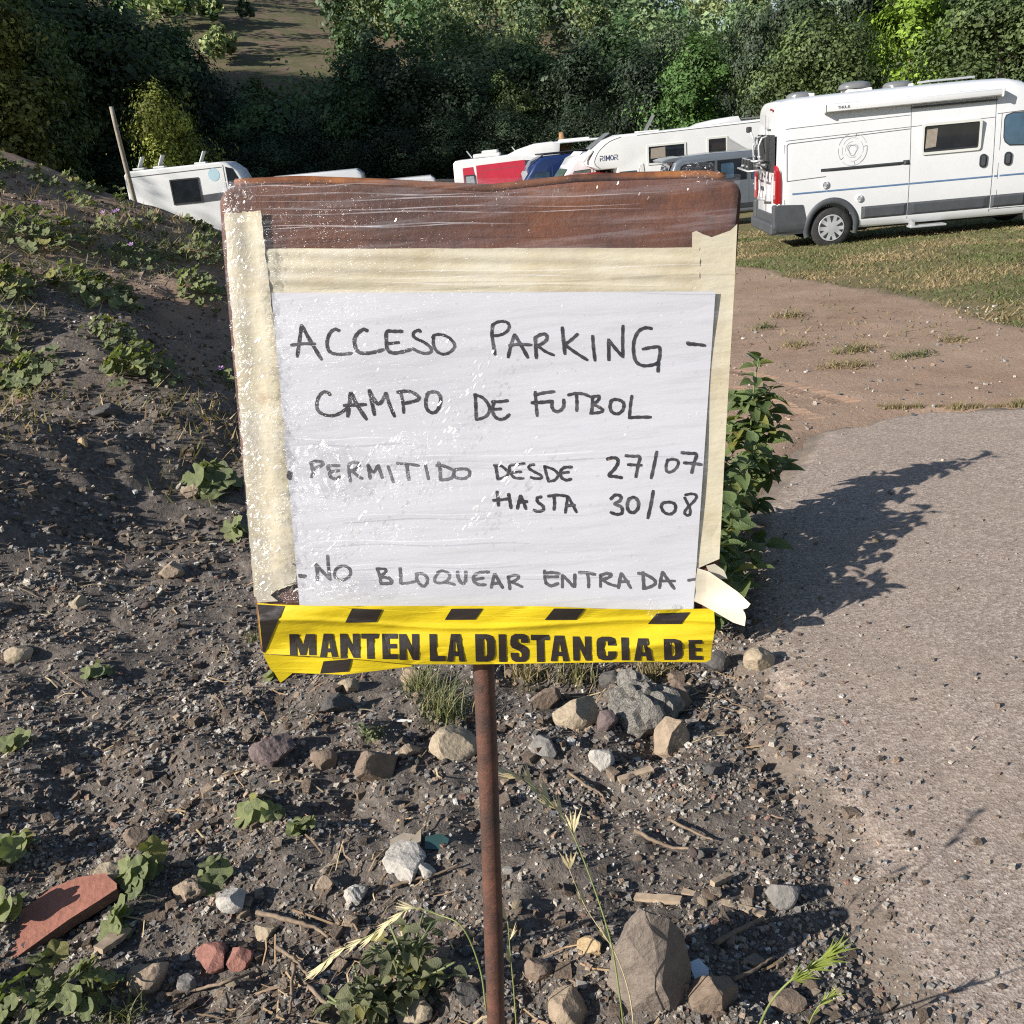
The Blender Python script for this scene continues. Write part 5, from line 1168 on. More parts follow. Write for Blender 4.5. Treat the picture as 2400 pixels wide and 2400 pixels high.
# ================= alcove motorhome, nose to the left
def motorhome(name, label, px, Y, rz, prof, w, wells, wr, group=None):
    p = at_ground(px, Y); t = thing(name, label, 'motorhome', (p.x, p.y + w / 2, p.z), rz, group)
    finish('body', cut_wells(extrude_profile(prof, w, .07), wells, wr + .07, w), M['gelcoat'], t)
    for x, z in wells: wheel(t, x, z, -w / 2 + .14, wr, .21, -1); wheel(t, x, z, w / 2 - .14, wr, .21, 1)
    return t
pr = [(.55, .34), (.10, .40), (.0, .62), (.02, 1.02), (.55, 1.18), (.95, 1.62), (.98, 1.86), (.28, 1.86), (.10, 1.98), (.10, 2.16), (.30, 2.46), (.70, 2.76), (1.15, 2.90), (1.7, 2.90), (3.2, 2.92), (5.9, 2.98), (6.35, 2.96), (6.5, 2.80), (6.52, .55), (6.2, .42)]
RM = motorhome('alcove_motorhome', 'white alcove motorhome lettered RIMOR with lifted roof hatch, behind the grey van', 1388, 35, rad(-1), pr, 2.28, [(.92, .34), (4.6, .34)], .34)
yR = -1.14
al = [(1.16, 2.84), (.75, 2.72), (.40, 2.46), (.24, 2.18), (.26, 2.02), (.40, 1.90)]
seam(RM, [tuple(q) for q in smooth_line(al, 6)], lambda x, z: yR - .004, .02, 'alcove_seam'); seam(RM, dense((1.7, 2.84), (6.45, 2.91), 12), lambda x, z: yR - .004, .02, 'roof_seam')
letters(RM, 'RIMOR', .42, 2.14, .15, .105, .035, lambda x, z: yR - .006, M['navy'], .024)
window(RM, 2.0, 3.32, 1.86, 2.50, yR, 'cream', 'glass', .04, .06); panel('curtain', [(2.12, 2.06), (2.62, 2.08), (2.62, 2.40), (2.14, 2.38)], RM, M['curtain'], yR - .013, .001)
w2 = window(RM, 4.02, 4.72, 1.80, 2.56, yR, 'cream', 'glass', .04, .06); M['screen_grey'] = paint('insect_screen', (.38, .38, .38), .8); panel('opened_sash', [(4.68, 1.95), (4.70, 2.52), (5.55, 1.95), (5.55, 1.86)], w2, M['screen_grey'], yR - .05, .004)
cab = [(.70, 1.24), (1.04, 1.62), (1.06, 1.74), (1.62, 1.74), (1.66, 1.66), (1.66, 1.24)]
cwf = panel('cab_window', cab, RM, M['black_plastic'], yR - .008, .006); panel('pane', [(x * .93 + 1.3 * .07, z * .92 + 1.5 * .08) for x, z in cab], cwf, M['glass_blue'], yR - .012, .002)
for x in (.62, 1.72): seam(RM, dense((x, .50), (x, 1.80), 3), lambda x_, z: yR - .004, .012)
panel('cab_recess', [(1.74, 1.90), (1.86, 1.94), (1.94, 1.2), (1.94, .7), (1.80, .7)], RM, M['cream'], yR - .02, .02)
panel('door', rrect(4.75, 5.6, .55, 1.70, .04), RM, M['gelcoat'], yR - .012, .01)
hatch = link('roof_hatch', None, RM); M3 = Matrix.Rotation(rad(-58), 3, 'Y'); MB().rbox((2.28, .1, 3.16), (.62, .7, .035), .012, M=M3).build('hatch_lid', M['dome'], hatch); MB().tube([(2.31, -.15, 2.92), (2.45, -.15, 3.2)], .012, 6).build('stay', M['black_plastic'], hatch); MB().rbox((2.2, .1, 2.93), (.75, .75, .05), .02).build('hatch_frame', M['cream'], hatch)
mb = MB(); mb.bm(extrude_profile([(3.7, 2.92), (3.95, 3.02), (4.55, 3.10), (5.2, 3.14), (5.3, 2.96)], 1.2, .04, 2, y0=-.7)); mb.build('roof_spoiler', M['gelcoat'], RM, angle=rad(40))
MB().rbox((5.6, -.2, 3.04), (1.1, .9, .04), .01).build('skylight', M['dome'], RM); mb = MB(); mb.tube([(3.55, .2, 2.9), (3.42, .2, 3.35), (3.30, .2, 3.75)], .010, 6); mb.build('antenna', M['black_plastic'], RM)
MB().rbox((.05, -.2, 2.32), (.5, .9, .10), .04, M=Matrix.Rotation(rad(-45), 3, 'Y')).build('alcove_ridge', M['cream'], RM)
for s in (-1, 1): MB().rbox((.06, s * .75, .80), (.10, .30, .20), .04).build('headlight', M['lamp_clear'], RM)
mb = MB(); mb.tube([(4.7, yR - .05, 2.45), (5.5, yR - .05, 2.0)], .012, 6); mb.build('wing_stay', M['silver'], RM)

# ================= grey people carrier, tail to the left
p = at_ground(1560, 29); GV = thing('people_carrier', 'metallic grey van with rear spoiler parked between the motorhome and the near camper van', 'van', (p.x, p.y + .95, p.z), rad(0))
gp = [(.10, .40), (.0, .62), (.02, 1.02), (.14, 1.42), (.32, 1.86), (.52, 1.96), (1.6, 2.0), (2.9, 1.98), (3.35, 1.90), (4.0, 1.32), (4.6, 1.10), (4.85, .92), (4.88, .50), (4.7, .34), (.3, .34)]
finish('body', cut_wells(extrude_profile(gp, 1.9, .10, 4), [(.95, .33), (3.95, .33)], .40, 1.9), M['grey_paint'], GV); yG = -.95
for x in (.95, 3.95): wheel(GV, x, .33, yG + .12, .33, .2, -1); wheel(GV, x, .33, -yG - .12, .33, .2, 1)
mb = MB(); mb.bm(extrude_profile([(.02, 1.86), (.0, 1.92), (.2, 1.97), (.55, 1.99), (.5, 1.88)], 1.6, .02, 2)); mb.build('spoiler', M['grey_paint'], GV)
for q in ([(.36, 1.24), (.48, 1.74), (.60, 1.80), (1.45, 1.82), (1.45, 1.24)], [(1.50, 1.24), (1.50, 1.82), (2.35, 1.82), (2.35, 1.24)], [(2.46, 1.24), (2.46, 1.82), (3.05, 1.79), (3.60, 1.30), (3.58, 1.24)]):
    f_ = panel('window', q, GV, M['black_plastic'], yG - .006, .004); c_ = np.mean(q, 0); panel('pane', [tuple(np.array(a) * .94 + c_ * .06) for a in q], f_, M['glass'] if q[0][0] < 2 else M['glass_blue'], yG - .009, .002)
panel('sliding_pane', rrect(1.62, 1.98, 1.32, 1.72, .05), GV, M['glass_blue'], yG - .0115, .001)
for x in (1.475, 2.40, 3.45): seam(GV, dense((x, .42), (x, 1.86), 6), lambda a, b: yG - .004, .010)
vv = MB(); vv.box((2.3, yG - .012, .55), (3.4, .02, .12)); vv.build('side_moulding', M['black_plastic'], GV)
MB().rbox((2.62, yG - .02, 1.10), (.20, .03, .05), .01).build('door_handle', M['silver'], GV)
rw = MB(); rw.add([(.19, -.72, 1.32), (.19, .72, 1.32), (.33, .66, 1.80), (.33, -.66, 1.80)], [(0, 1, 2, 3)]); rw2 = rw.build('rear_window', M['glass'], GV); rw2.location.x = -.09
for s in (-1, 1): MB().rbox((.09, s * .82, 1.30), (.10, .16, .5), .03, M=Matrix.Rotation(rad(17), 3, 'Y')).build('tail_light', M['lamp_red'], GV)
MB().rbox((.02, 0, .55), (.14, 1.8, .30), .05).build('rear_bumper', M['grey_plastic'], GV)

# ================= front-left vans: white camper, blue van, red and white camper, dark red car
VP = [(.35, .36), (.05, .42), (-.02, .70), (.10, 1.02), (.55, 1.22), (1.18, 2.02), (1.42, 2.36), (1.80, 2.52), (5.6, 2.56), (5.7, 2.46), (5.75, .5), (5.5, .36)]
def panel_van(name, label, px, Y, rz, mat, sc=1.0, windows=True, lift=0.0):
    p = at_ground(px, Y); t = thing(name, label, 'van', p, rz); t.scale = (sc, sc, sc); w = 2.0
    finish('body', cut_wells(extrude_profile(VP, w, .12, 4), [(.95, .34), (4.5, .34)], .41, w), M[mat], t)
    for x in (.95, 4.5): wheel(t, x, .34, -w / 2 + .12, .34, .2, -1); wheel(t, x, .34, w / 2 - .12, .34, .2, 1)
    y = -w / 2; q = [(.92, 1.30), (1.36, 1.94), (1.95, 1.96), (1.98, 1.30)]
    f_ = panel('cab_window', q, t, M['black_plastic'], y - .006, .004); c_ = np.mean(q, 0); panel('pane', [tuple(np.array(a) * .93 + c_ * .07) for a in q], f_, M['glass_green' if mat == 'white_paint' else 'glass_blue'], y - .009, .002)
    n_ = np.array((-.80, .63)); ws = MB(); a_, b_ = np.array((.62, 1.30)), np.array((1.17, 2.0)); ws.add([(a_[0] - .02, -.86, a_[1] + .02), (a_[0] - .02, .86, a_[1] + .02), (b_[0] - .02, .78, b_[1] + .02), (b_[0] - .02, -.78, b_[1] + .02)], [(0, 1, 2, 3)]); ws.build('windscreen', M['glass_green' if mat == 'white_paint' else 'glass'], t)
    for s in (-1, 1):
        MB().rbox((.12, s * .80, .95), (.22, .28, .22), .05).build('headlight', M['lamp_clear'], t); m_ = link('mirror', None, t); MB().rbox((.98, s * 1.14, 1.42), (.10, .18, .32), .04).build('mirror_shell', M['black_plastic'], m_); MB().tube([(1.0, s * .98, 1.35), (.98, s * 1.1, 1.40)], .02, 6).build('mirror_arm', M['black_plastic'], m_)
    for x in (2.05, 3.6): seam(t, dense((x, .42), (x, 2.2), 6), lambda a, b: y - .004, .012)
    MB().rbox((.02, 0, .55), (.16, 1.9, .30), .06).build('front_bumper', M['grey_plastic'], t)
    return t
WV = panel_van('camper_van', 'white high roof camper van showing its windscreen, left of the lettered motorhome', 1258, 38, rad(6), 'white_paint')
window(WV, 2.15, 3.4, 1.52, 1.95, -1.0, 'black_plastic', 'glass', .04, .03); window(WV, 3.7, 5.2, 1.52, 1.95, -1.0, 'black_plastic', 'glass', .04, .03)
seam(WV, dense((1.75, 2.12), (5.6, 2.22), 8), lambda a, b: -1.006, .03, 'gutter_line')
hv = link('roof_vent', None, WV); MB().rbox((2.5, 0, 2.86), (.9, .7, .06), .03, M=Matrix.Rotation(rad(-32), 3, 'Y')).build('vent_lid', M['dome'], hv); MB().rbox((2.7, 0, 2.58), (.8, .75, .10), .03).build('vent_base', M['cream'], hv)
mb = MB(); mb.add([(1.20, -.84, 2.08), (1.20, .84, 2.08), (1.75, .80, 2.565), (1.75, -.80, 2.565)], [(0, 1, 2, 3)]); mb.build('high_top_front', M['gelcoat'], WV)
BV = panel_van('panel_van', 'dark blue van with raked windscreen between the red camper and white camper', 1178, 42, rad(7), 'blue_paint', 1.0)
MB().rbox((3.2, 0, 2.60), (3.0, 1.5, .06), .02).build('roof_rack', M['black_plastic'], BV); mb = MB(); mb.tube([(1.3, -.8, 2.3), (1.8, -.8, 2.62), (5.0, -.8, 2.66)], .03, 6); mb.build('roof_rail', M['black_plastic'], BV)
# red and white camper, tail to the left
p = at_ground(1080, 47); RC = thing('camper_van', 'red sided camper with white tail and white roof boxes, furthest left of the row', 'van', p, rad(-5))
rp_ = [(.05, .40), (.0, .8), (.03, 2.52), (.14, 2.62), (2.6, 2.68), (2.9, 2.66), (4.4, 2.30), (5.2, 1.3), (5.9, 1.1), (6.0, .6), (5.8, .38)]
finish('body', cut_wells(extrude_profile(rp_, 2.1, .08), [(1.1, .36), (4.9, .36)], .42, 2.1), M['gelcoat'], RC); yC = -1.05
for x in (1.1, 4.9): wheel(RC, x, .36, yC + .12, .36, .2, -1); wheel(RC, x, .36, -yC - .12, .36, .2, 1)
panel('side_panel', [(1.02, .50), (1.04, 2.36), (3.2, 2.42), (3.2, .50)], RC, M['red_paint'], yC - .014, .010); panel('corner_panel', [(.42, .5), (.44, 2.30), (.90, 2.32), (.96, 1.9), (.97, .5)], RC, M['red_paint'], yC - .012, .010)
wnd = window(RC, .48, .96, 1.32, 2.0, yC - .012, 'black_plastic', 'screen', .04, .05); seam(RC, [(1.25, 1.35), (1.25, 2.0), (1.35, 2.12), (3.0, 2.18)], lambda a, b: yC - .018, .014, 'pressing')
panel('dark_window', [(3.22, 1.5), (3.22, 2.40), (3.95, 2.34), (3.95, 1.5)], RC, M['black_plastic'], yC - .012, .01)
mb = MB(); mb.bm(extrude_profile([(2.3, 2.62), (2.9, 2.86), (3.6, 3.02), (4.4, 3.05), (4.8, 2.95), (4.7, 2.2)], 1.7, .06, 2)); mb.build('roof_fairing', M['gelcoat'], RC, angle=rad(40))
for x, l_, z in ((1.5, 1.2, 2.74), (1.65, .7, 2.86), (5.4, 1.4, 3.02)): MB().rbox((x, 0, z), (l_, 1.1, .16), .05).build('roof_box', M['cream'], RC)
MB().rbox((5.6, 0, 2.98), (2.2, 1.5, .10), .04).build('roof_rack', M['white_paint'], RC)
for x in (.72, 2.75): MB().box((x, -.3, 2.84), (.05, .05, .36), M=Matrix.Rotation(rad(-35), 3, 'Y')).build('hatch_stay', M['silver'], RC)
rk = link('bike_rack', None, RC)
for z in (.9, 1.3, 1.5): MB().tube([(.0, -.7, z), (-.45, -.7, z), (-.45, .7, z), (.0, .7, z)], .03, 6).build('rack_tube', M['black_plastic'], rk)
MB().lathe([(.30, -.02), (.33, 0), (.30, .02)], 20, 'y', (-.3, -.3, 1.35)).build('folded_hoop', M['silver'], rk)
def small_car(name, label, cat, px, Y, rz, mat, Lc=4.2, Hc=1.5, wd=1.75, van_=False, group=None):
    p = at_ground(px, Y); t = thing(name, label, cat, p, rz, group); h = Hc
    pf = [(.08, .34), (.0, .55), (.05, .80 * h / 1.5), (.9, .95 * h / 1.5), (1.5, h * .93), (2.0, h), (3.1, h * .99), (3.75, h * .80), (4.15, .85 * h / 1.5), (4.2, .5), (4.1, .32)] if not van_ else [(.08, .34), (.0, .6), (.15, h * .5), (.6, h * .58), (1.05, h * .92), (1.4, h), (4.0, h), (4.18, h * .93), (4.2, .5), (4.1, .34)]
    pf = [(x * Lc / 4.2, z) for x, z in pf]; wx = [(.8 * Lc / 4.2, .31), (3.35 * Lc / 4.2, .31)]
    finish('body', cut_wells(extrude_profile(pf, wd, .10, 3), wx, .37, wd), M[mat], t)
    for x, z in wx: wheel(t, x, z, -wd / 2 + .11, .31, .19, -1); wheel(t, x, z, wd / 2 - .11, .31, .19, 1)
    y = -wd / 2; k = Lc / 4.2; q = [(1.15 * k, h * .63), (1.62 * k, h * .88), (2.35 * k, h * .92), (2.35 * k, h * .63)]; q2 = [(2.43 * k, h * .63), (2.43 * k, h * .92), (3.05 * k, h * .91), (3.5 * k, h * .76), (3.5 * k, h * .63)]
    for qq in (q, q2): panel('window', qq, t, M['glass_blue'], y - .006, .004)
    ws = MB(); ws.add([(.97 * k, -wd * .40, h * .66), (.97 * k, wd * .40, h * .66), (1.46 * k, wd * .35, h * .92), (1.46 * k, -wd * .35, h * .92)], [(0, 1, 2, 3)]); o_ = ws.build('windscreen', M['glass_blue'], t); o_.location = (-.03, 0, .03)
    for s in (-1, 1): MB().rbox((.08, s * wd * .38, .70), (.14, .28, .14), .04).build('headlight', M['lamp_clear'], t)
    return t
small_car('hatchback_car', 'dark red car roof peeping up between the blue van and white camper', 'car', 1222, 36.5, rad(8), 'dark_red', 4.2, 1.80)
small_car('parked_van', 'small white van far off at the edge of the wood', 'van', 812, 50, rad(2), 'white_paint', 4.6, 2.05, 1.9, True)
small_car('hatchback_car', 'tiny pale car far off between the two white vans and the red camper', 'car', 968, 52, rad(4), 'white_paint', 3.6, 1.55)
small_car('parked_van', 'white van roof right behind the top left corner of the sign', 'van', 566, 40, rad(4), 'white_paint', 5.2, 2.75, 1.95, True)
# ================= motorhome behind the bank, left
lp_ = [(.70, .40), (.60, .7), (.60, 3.0), (.72, 3.13), (4.3, 3.16), (4.6, 3.12), (5.0, 2.82), (5.3, 2.15), (5.7, 1.4), (6.2, 1.15), (6.3, .6), (6.1, .38)]
LMH = motorhome('low_profile_motorhome', 'white motorhome half hidden behind the weedy bank, with round blue sticker', 296, 41, rad(2.5), lp_, 2.2, [(1.6, .34), (5.6, .34)], .34); yL = -1.1; LMH.scale = (1.0, 1.0, 1.10)
window(LMH, 2.30, 3.45, 1.85, 2.72, yL, 'black_plastic', 'glass', .03, .05); panel('dark_band', [(3.46, 1.85), (3.46, 2.10), (4.6, 2.15), (4.6, 1.88)], LMH, M['grey_plastic'], yL - .008, .006)
mb = MB(); mb.lathe([(.22, 0), (.22, -.008), (.01, -.010)], 28, 'y', (4.05, yL, 2.75)); mb.build('round_sticker', M['pale_blue'], LMH)
seam(LMH, dense((0.7, 2.92), (4.4, 2.98), 6), lambda a, b: yL - .005, .03, 'roof_trim'); seam(LMH, [(4.46, 1.9), (4.46, 3.05)], lambda a, b: yL - .006, .025); panel('cab_window', [(4.54, 2.3), (4.54, 2.98), (4.82, 2.90), (5.1, 2.35)], LMH, M['glass'], yL - .008, .006)
for x in (.95, 1.75, 3.40):
    hv = link('roof_vent', None, LMH); MB().rbox((x + .1, .1, 3.40), (.42, .5, .05), .02, M=Matrix.Rotation(rad(-60), 3, 'Y')).build('vent_lid', M['cream'], hv); MB().rbox((x, .1, 3.18), (.45, .5, .07), .02).build('vent_base', M['cream'], hv)
# a few posts
M['pole_wood'] = paint('grey_pole_wood', (.30, .26, .21), .85, .3, 12); M['stump'] = paint('cut_trunk_wood', (.30, .17, .08), .85, .35, 9)
pb = at_ground(352, 36); tt_ = at_y(262, 250, 35.2); po = thing('wooden_pole', 'leaning grey wooden pole in front of the dark trees at left', 'pole', pb)
mb = MB(); d_ = Vector(tt_) - pb; mb.tube([d_ * t + Vector((.02 * math.sin(5 * t), 0, 0)) for t in np.linspace(0, 1, 10)], [.09 - .02 * t for t in np.linspace(0, 1, 10)], 10); mb.build('shaft', M['pole_wood'], po, True)
pb = at_ground(1325, 47); ps = thing('broken_trunk', 'broken orange brown trunk standing behind the blue van roof', 'trunk', pb); mb = MB(); h_ = at_y(1328, 308, 47)[2] - pb.z
mb.tube([(0, 0, 0), (-.05, 0, h_ * .4), (.10, 0, h_ * .75), (.05, 0, h_)], [.30, .26, .24, .10], 9); mb.build('trunk', M['stump'], ps, True); mb = MB(); mb.tube([(.02, 0, h_ * .72), (.5, 0, h_ * .85)], [.12, .05], 7); mb.build('limb', M['stump'], ps, True)
# ------------------------------------------------------------------ trees
def leaf_quads(P, N, size, rs, jitter=.9):
    """one small diamond per point, facing roughly N"""
    m = len(P); N = N + rs.normal(0, jitter, (m, 3)); N /= np.linalg.norm(N, axis=1, keepdims=True) + 1e-9
    r = rs.normal(size=(m, 3)); A = np.cross(N, r); A /= np.linalg.norm(A, axis=1, keepdims=True) + 1e-9; B = np.cross(N, A)
    s = size * rs.uniform(.45, 1.9, (m, 1)); e = s * rs.uniform(.45, .8, (m, 1))
    V = np.stack([P - A * s, P - B * e + N * s * .15, P + A * s, P + B * e + N * s * .15], 1)
    return V.reshape(-1, 3), np.arange(m * 4).reshape(m, 4)
def crown_points(lobes, n, rs):
    w = np.array([a * b * c for _, (a, b, c) in lobes]) ** .67; w /= w.sum(); k = rs.choice(len(lobes), n, p=w)
    C = np.array([c for c, _ in lobes])[k]; R = np.array([r for _, r in lobes])[k]
    d = rs.normal(size=(n, 3)); d /= np.linalg.norm(d, axis=1, keepdims=True); q = rs.uniform(.35, 1.08, (n, 1)) ** .5
    # clumps: gather points so that gaps open between leaf masses
    cl = .72 + .75 * np.sin(d[:, :1] * 7 + k[:, None]) * np.sin(d[:, 1:2] * 6 + 2 * k[:, None]) * np.sin(d[:, 2:3] * 7 + 1)
    return C + d * R * q * np.clip(cl, .40, 1.10), d
def make_tree(kind, seed):
    rs = np.random.RandomState(seed); h, w, nl, n, ls = {'round': (7.0, 4.6, 12, 20000, .062), 'tall': (10.0, 4.2, 14, 20000, .072), 'bush': (6.0, 5.4, 12, 24000, .052), 'dark': (8.5, 5.2, 18, 18000, .085), 'poplar': (12.0, 4.6, 20, 24000, .085), 'lime': (9.5, 4.6, 14, 16000, .085)}[kind]
    lob = []
    for i in range(nl):
        t = (i + .5) / nl; z = h * (.25 + .67 * t) + rs.uniform(-.3, .3); prof = math.sin(math.pi * min(1, .16 + .84 * t) ** (.8 if kind != 'poplar' else 1.3)) ** .6
        a = i * 2.4 + rs.uniform(-.4, .4); rr = w * .5 * prof * rs.uniform(.35, .72); s_ = w * rs.uniform(.20, .34)
        lob.append(((math.cos(a) * rr, math.sin(a) * rr, z), (s_, s_, s_ * rs.uniform(.7, 1.05))))
    nc = n // 110; C0, D0 = crown_points(lob, nc, rs); per = 110; off3 = rs.normal(0, 1, (nc, per, 3)) * (w * .070 * rs.uniform(.55, 1.5, (nc, 1, 1))) * np.array([1, 1, .75])
    P = (C0[:, None] + off3).reshape(-1, 3); N = (D0[:, None] * 1.3 + off3 / (w * .062) * .5).reshape(-1, 3); N[:, 2] += .35; V, Fc = leaf_quads(P, N, ls, rs, .42); tint = np.repeat(rs.uniform(.55, 1.45, nc) * np.clip(.75 + .35 * (C0[:, 2] - C0[:, 2].mean()) / h * 0 + .25, .5, 1.5), per * 4)
    tr = MB(); bend = rs.uniform(-.25, .25, 2); top = h * .82
    tp = [(bend[0] * math.sin(3 * t), bend[1] * math.sin(2.5 * t), top * t) for t in np.linspace(0, 1, 8)]; tr.tube(tp, [.03 * h * (1 - .85 * t) ** .9 + .01 for t in np.linspace(0, 1, 8)], 8)
    for (c, r) in lob[::2]:
        z0 = max(.15 * h, c[2] - rs.uniform(.8, 2.0)); t0 = z0 / top; b0 = Vector((bend[0] * math.sin(3 * t0), bend[1] * math.sin(2.5 * t0), z0)); e = Vector(c)
        tr.tube([b0, b0.lerp(e, .5) + Vector((0, 0, .15)), e], [.011 * h * (1 - .6 * min(1, t0)), .006 * h, .02], 6)
    return V, Fc, tr, tint
M['bark'] = paint('tree_bark', (.19, .16, .13), .9, .35, 8)
LF = {'mid': (.085, .170, .050), 'dark': (.055, .090, .048), 'grey': (.105, .145, .090), 'lime': (.21, .33, .045), 'olive': (.100, .145, .055), 'yellow': (.15, .165, .05), 'deep': (.062, .118, .048), 'shade_green': (.030, .050, .028), 'ytop': (.26, .29, .06)}  # darkest green stands for shade, brightest yellow for sun, both put into colour
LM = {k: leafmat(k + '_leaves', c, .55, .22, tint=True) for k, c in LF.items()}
TREES = {}
def tree_mesh(kind, seed, leaf):
    key = (kind, seed)
    if key not in TREES:
        V, Fc, tr, tint = make_tree(kind, seed); TREES[key] = (np.asarray(V), Fc, tr.build('trunk', M['bark'], mesh_only=True, smooth=True), {'t': np.repeat(tint[:, None], 3, 1)})
    V, Fc, tm, cm = TREES[key]
    if 'm' not in cm: cm['m'] = np_mesh('crown', V, Fc, LM[leaf], False, cm['t'])
    return tm, cm['m']
def put_tree(name, label, px, Y, htop, kind, seed, leaf, wide=1.0, group=None, rz=None):
    """px: column of the trunk; htop: photo row of the crown top"""
    p = at_ground(px, Y); d = at_y(px, htop, Y); tm, cm = tree_mesh(kind, seed, leaf); h0 = {'round': 7.0, 'tall': 10.0, 'bush': 6.0, 'dark': 8.5, 'poplar': 12.0, 'lime': 9.5}[kind]
    s = max(2.5, d[2] - p.z) / h0; t = thing(name, label, 'tree', p, rz if rz is not None else (px * 1.7) % 6.28, group); t.scale = (s * wide, s * wide, s)
    link('trunk', tm, t); c_ = link('crown', cm, t); c_.material_slots[0].link = 'OBJECT'; c_.material_slots[0].material = LM[leaf]; return t
put_tree('broadleaf_tree', 'bright green rounded tree standing right behind the lettered motorhome', 1640, 46, 88, 'round', 1, 'mid', 1.05)
put_tree('broadleaf_tree', 'dull grey green tree between the rounded tree and the camper van tail', 1775, 45, 10, 'tall', 2, 'grey', .75)
put_tree('broadleaf_tree', 'olive green bushy tree above the tail of the near camper van', 1925, 40, 52, 'bush', 3, 'olive', 1.0)
put_tree('broadleaf_tree', 'lime green tree, brightest of all, above the camper van roof', 2125, 40, -60, 'lime', 4, 'lime', 1.05)
put_tree('broadleaf_tree', 'tall grey green tree behind the lime and olive trees', 2010, 47, -60, 'tall', 5, 'shade_green', .9)
put_tree('broadleaf_tree', 'dense dark olive tree at the right picture edge', 2330, 37, -30, 'bush', 6, 'olive', 1.15)
put_tree('broadleaf_tree', 'dark green tree behind the bushy olive tree', 1870, 48, -30, 'dark', 7, 'shade_green', .9)
put_tree('broadleaf_tree', 'shadowy tree at the top right behind the edge tree', 2230, 46, -80, 'tall', 2, 'shade_green', 1.0)
put_tree('broadleaf_tree', 'tree just outside the right picture edge', 2560, 40, -60, 'round', 1, 'olive', 1.1)
put_tree('broadleaf_tree', 'slim grey tree behind the right end of the lettered motorhome', 1712, 52, 60, 'tall', 5, 'shade_green', .7)
put_tree('broadleaf_tree', 'deep green tree left of the bright rounded one', 1530, 51, 118, 'round', 8, 'shade_green', .95)
put_tree('poplar_tree', 'tall yellowish tree filling the left picture edge', 70, 46, -90, 'poplar', 9, 'yellow', 1.15)
put_tree('poplar_tree', 'dim brownish tree right of the tall yellowish one', 190, 50, -40, 'poplar', 10, 'olive', .95)
put_tree('poplar_tree', 'tree just outside the left picture edge', -90, 47, -100, 'poplar', 10, 'olive', 1.1)
put_tree('broadleaf_tree', 'small yellow green tree standing out against the dark wood at left', 445, 47, 205, 'round', 1, 'ytop', .85)
rs = np.random.RandomState(17)
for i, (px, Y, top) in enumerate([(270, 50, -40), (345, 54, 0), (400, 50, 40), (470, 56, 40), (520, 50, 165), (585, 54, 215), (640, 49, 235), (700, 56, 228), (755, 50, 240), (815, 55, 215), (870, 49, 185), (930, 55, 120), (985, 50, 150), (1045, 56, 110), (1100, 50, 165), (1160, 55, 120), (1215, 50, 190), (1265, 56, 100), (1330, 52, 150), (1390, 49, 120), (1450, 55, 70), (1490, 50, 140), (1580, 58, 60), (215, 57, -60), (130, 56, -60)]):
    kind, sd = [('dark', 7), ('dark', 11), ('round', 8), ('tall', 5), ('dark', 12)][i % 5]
    put_tree('woodland_tree', 'shaded dark green tree in the belt of wood behind the parked vehicles', px, Y + 9, top, kind, sd, ['dark', 'shade_green', 'deep', 'grey', 'deep', 'shade_green', 'olive'][(i * 3) % 7], [1.25, .95, 1.1][i % 3], 'shaded trees along the field edge')
# shrubs that close the foot of the belt
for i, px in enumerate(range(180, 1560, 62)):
    put_tree('woodland_shrub', 'dark shrub at the foot of the shaded tree belt', px + rs.uniform(-15, 15), 56 + rs.uniform(-1.5, 2.0), 345 - (px - 800) * .09 - rs.uniform(10, 60), 'bush', 3, ['shade_green', 'shade_green', 'dark'][i % 3], 1.2, 'shrubs at the foot of the wood')
# the wooded slopes beyond: one mass
rs = np.random.RandomState(23); n0 = 760
Yh = 62 + 120 * rs.rand(n0) ** 1.1; Xh = Yh * rs.uniform(-.78, .66, n0)
Yl = 14 + 60 * rs.rand(520); Xl = -26 - 75 * rs.rand(520); Xh = np.concatenate([Xh, Xl]); Yh = np.concatenate([Yh, Yl])  # second set: left hill trees, mostly unseen, added to shade the belt
ratio = Xh / Yh
clear = (np.abs(ratio + .165 - (Yh - 125) * .0008) < .075) & (Yh > 68) & (Yh < 172)
keep = ~(clear & (rs.rand(len(Xh)) < .60)) & ~((Xh > -36) & (Yh < 48)); clear2 = clear[keep]; Xh, Yh = Xh[keep], Yh[keep]; Zh = H(Xh, Yh)
Vs = []; Fs = []; Cs = []; off_ = 0
PALH = 1.9 * np.array([(.068, .105, .042), (.088, .122, .058), (.050, .085, .036), (.115, .135, .062), (.085, .11, .070), (.055, .08, .045), (.13, .15, .066)])
for i in range(len(Xh)):
    hh = rs.uniform(4.2, 9.0) * (1.5 if Xh[i] < -28 and Yh[i] < 62 else (.40 if clear2[i] else 1)); w = hh * rs.uniform(.5, .8); nlb = 6
    lob = [((rs.uniform(-.5, .5) * w, rs.uniform(-.5, .5) * w, hh * rs.uniform(.35, .8)), (w * .38, w * .38, hh * .26)) for _ in range(nlb)]
    nq = 720 if Yh[i] < 100 else 460
    P, N = crown_points(lob, nq, rs); N[:, 2] += .2; v, f_ = leaf_quads(P, N, .14 if Yh[i] < 100 else .22, rs, .40)
    Vs.append(v + np.array([Xh[i], Yh[i], Zh[i]])); Fs.append(f_ + off_); off_ += len(v)
    c = PALH[rs.randint(len(PALH))] * rs.uniform(.55, 1.35); cq = c[None] * rs.uniform(.7, 1.3, (nq, 1)); Cs.append(np.repeat(cq, 4, 0))
M['hill_leaves'] = leafmat('hillside_leaves', (1, 1, 1), .6, .2, attrs=True)
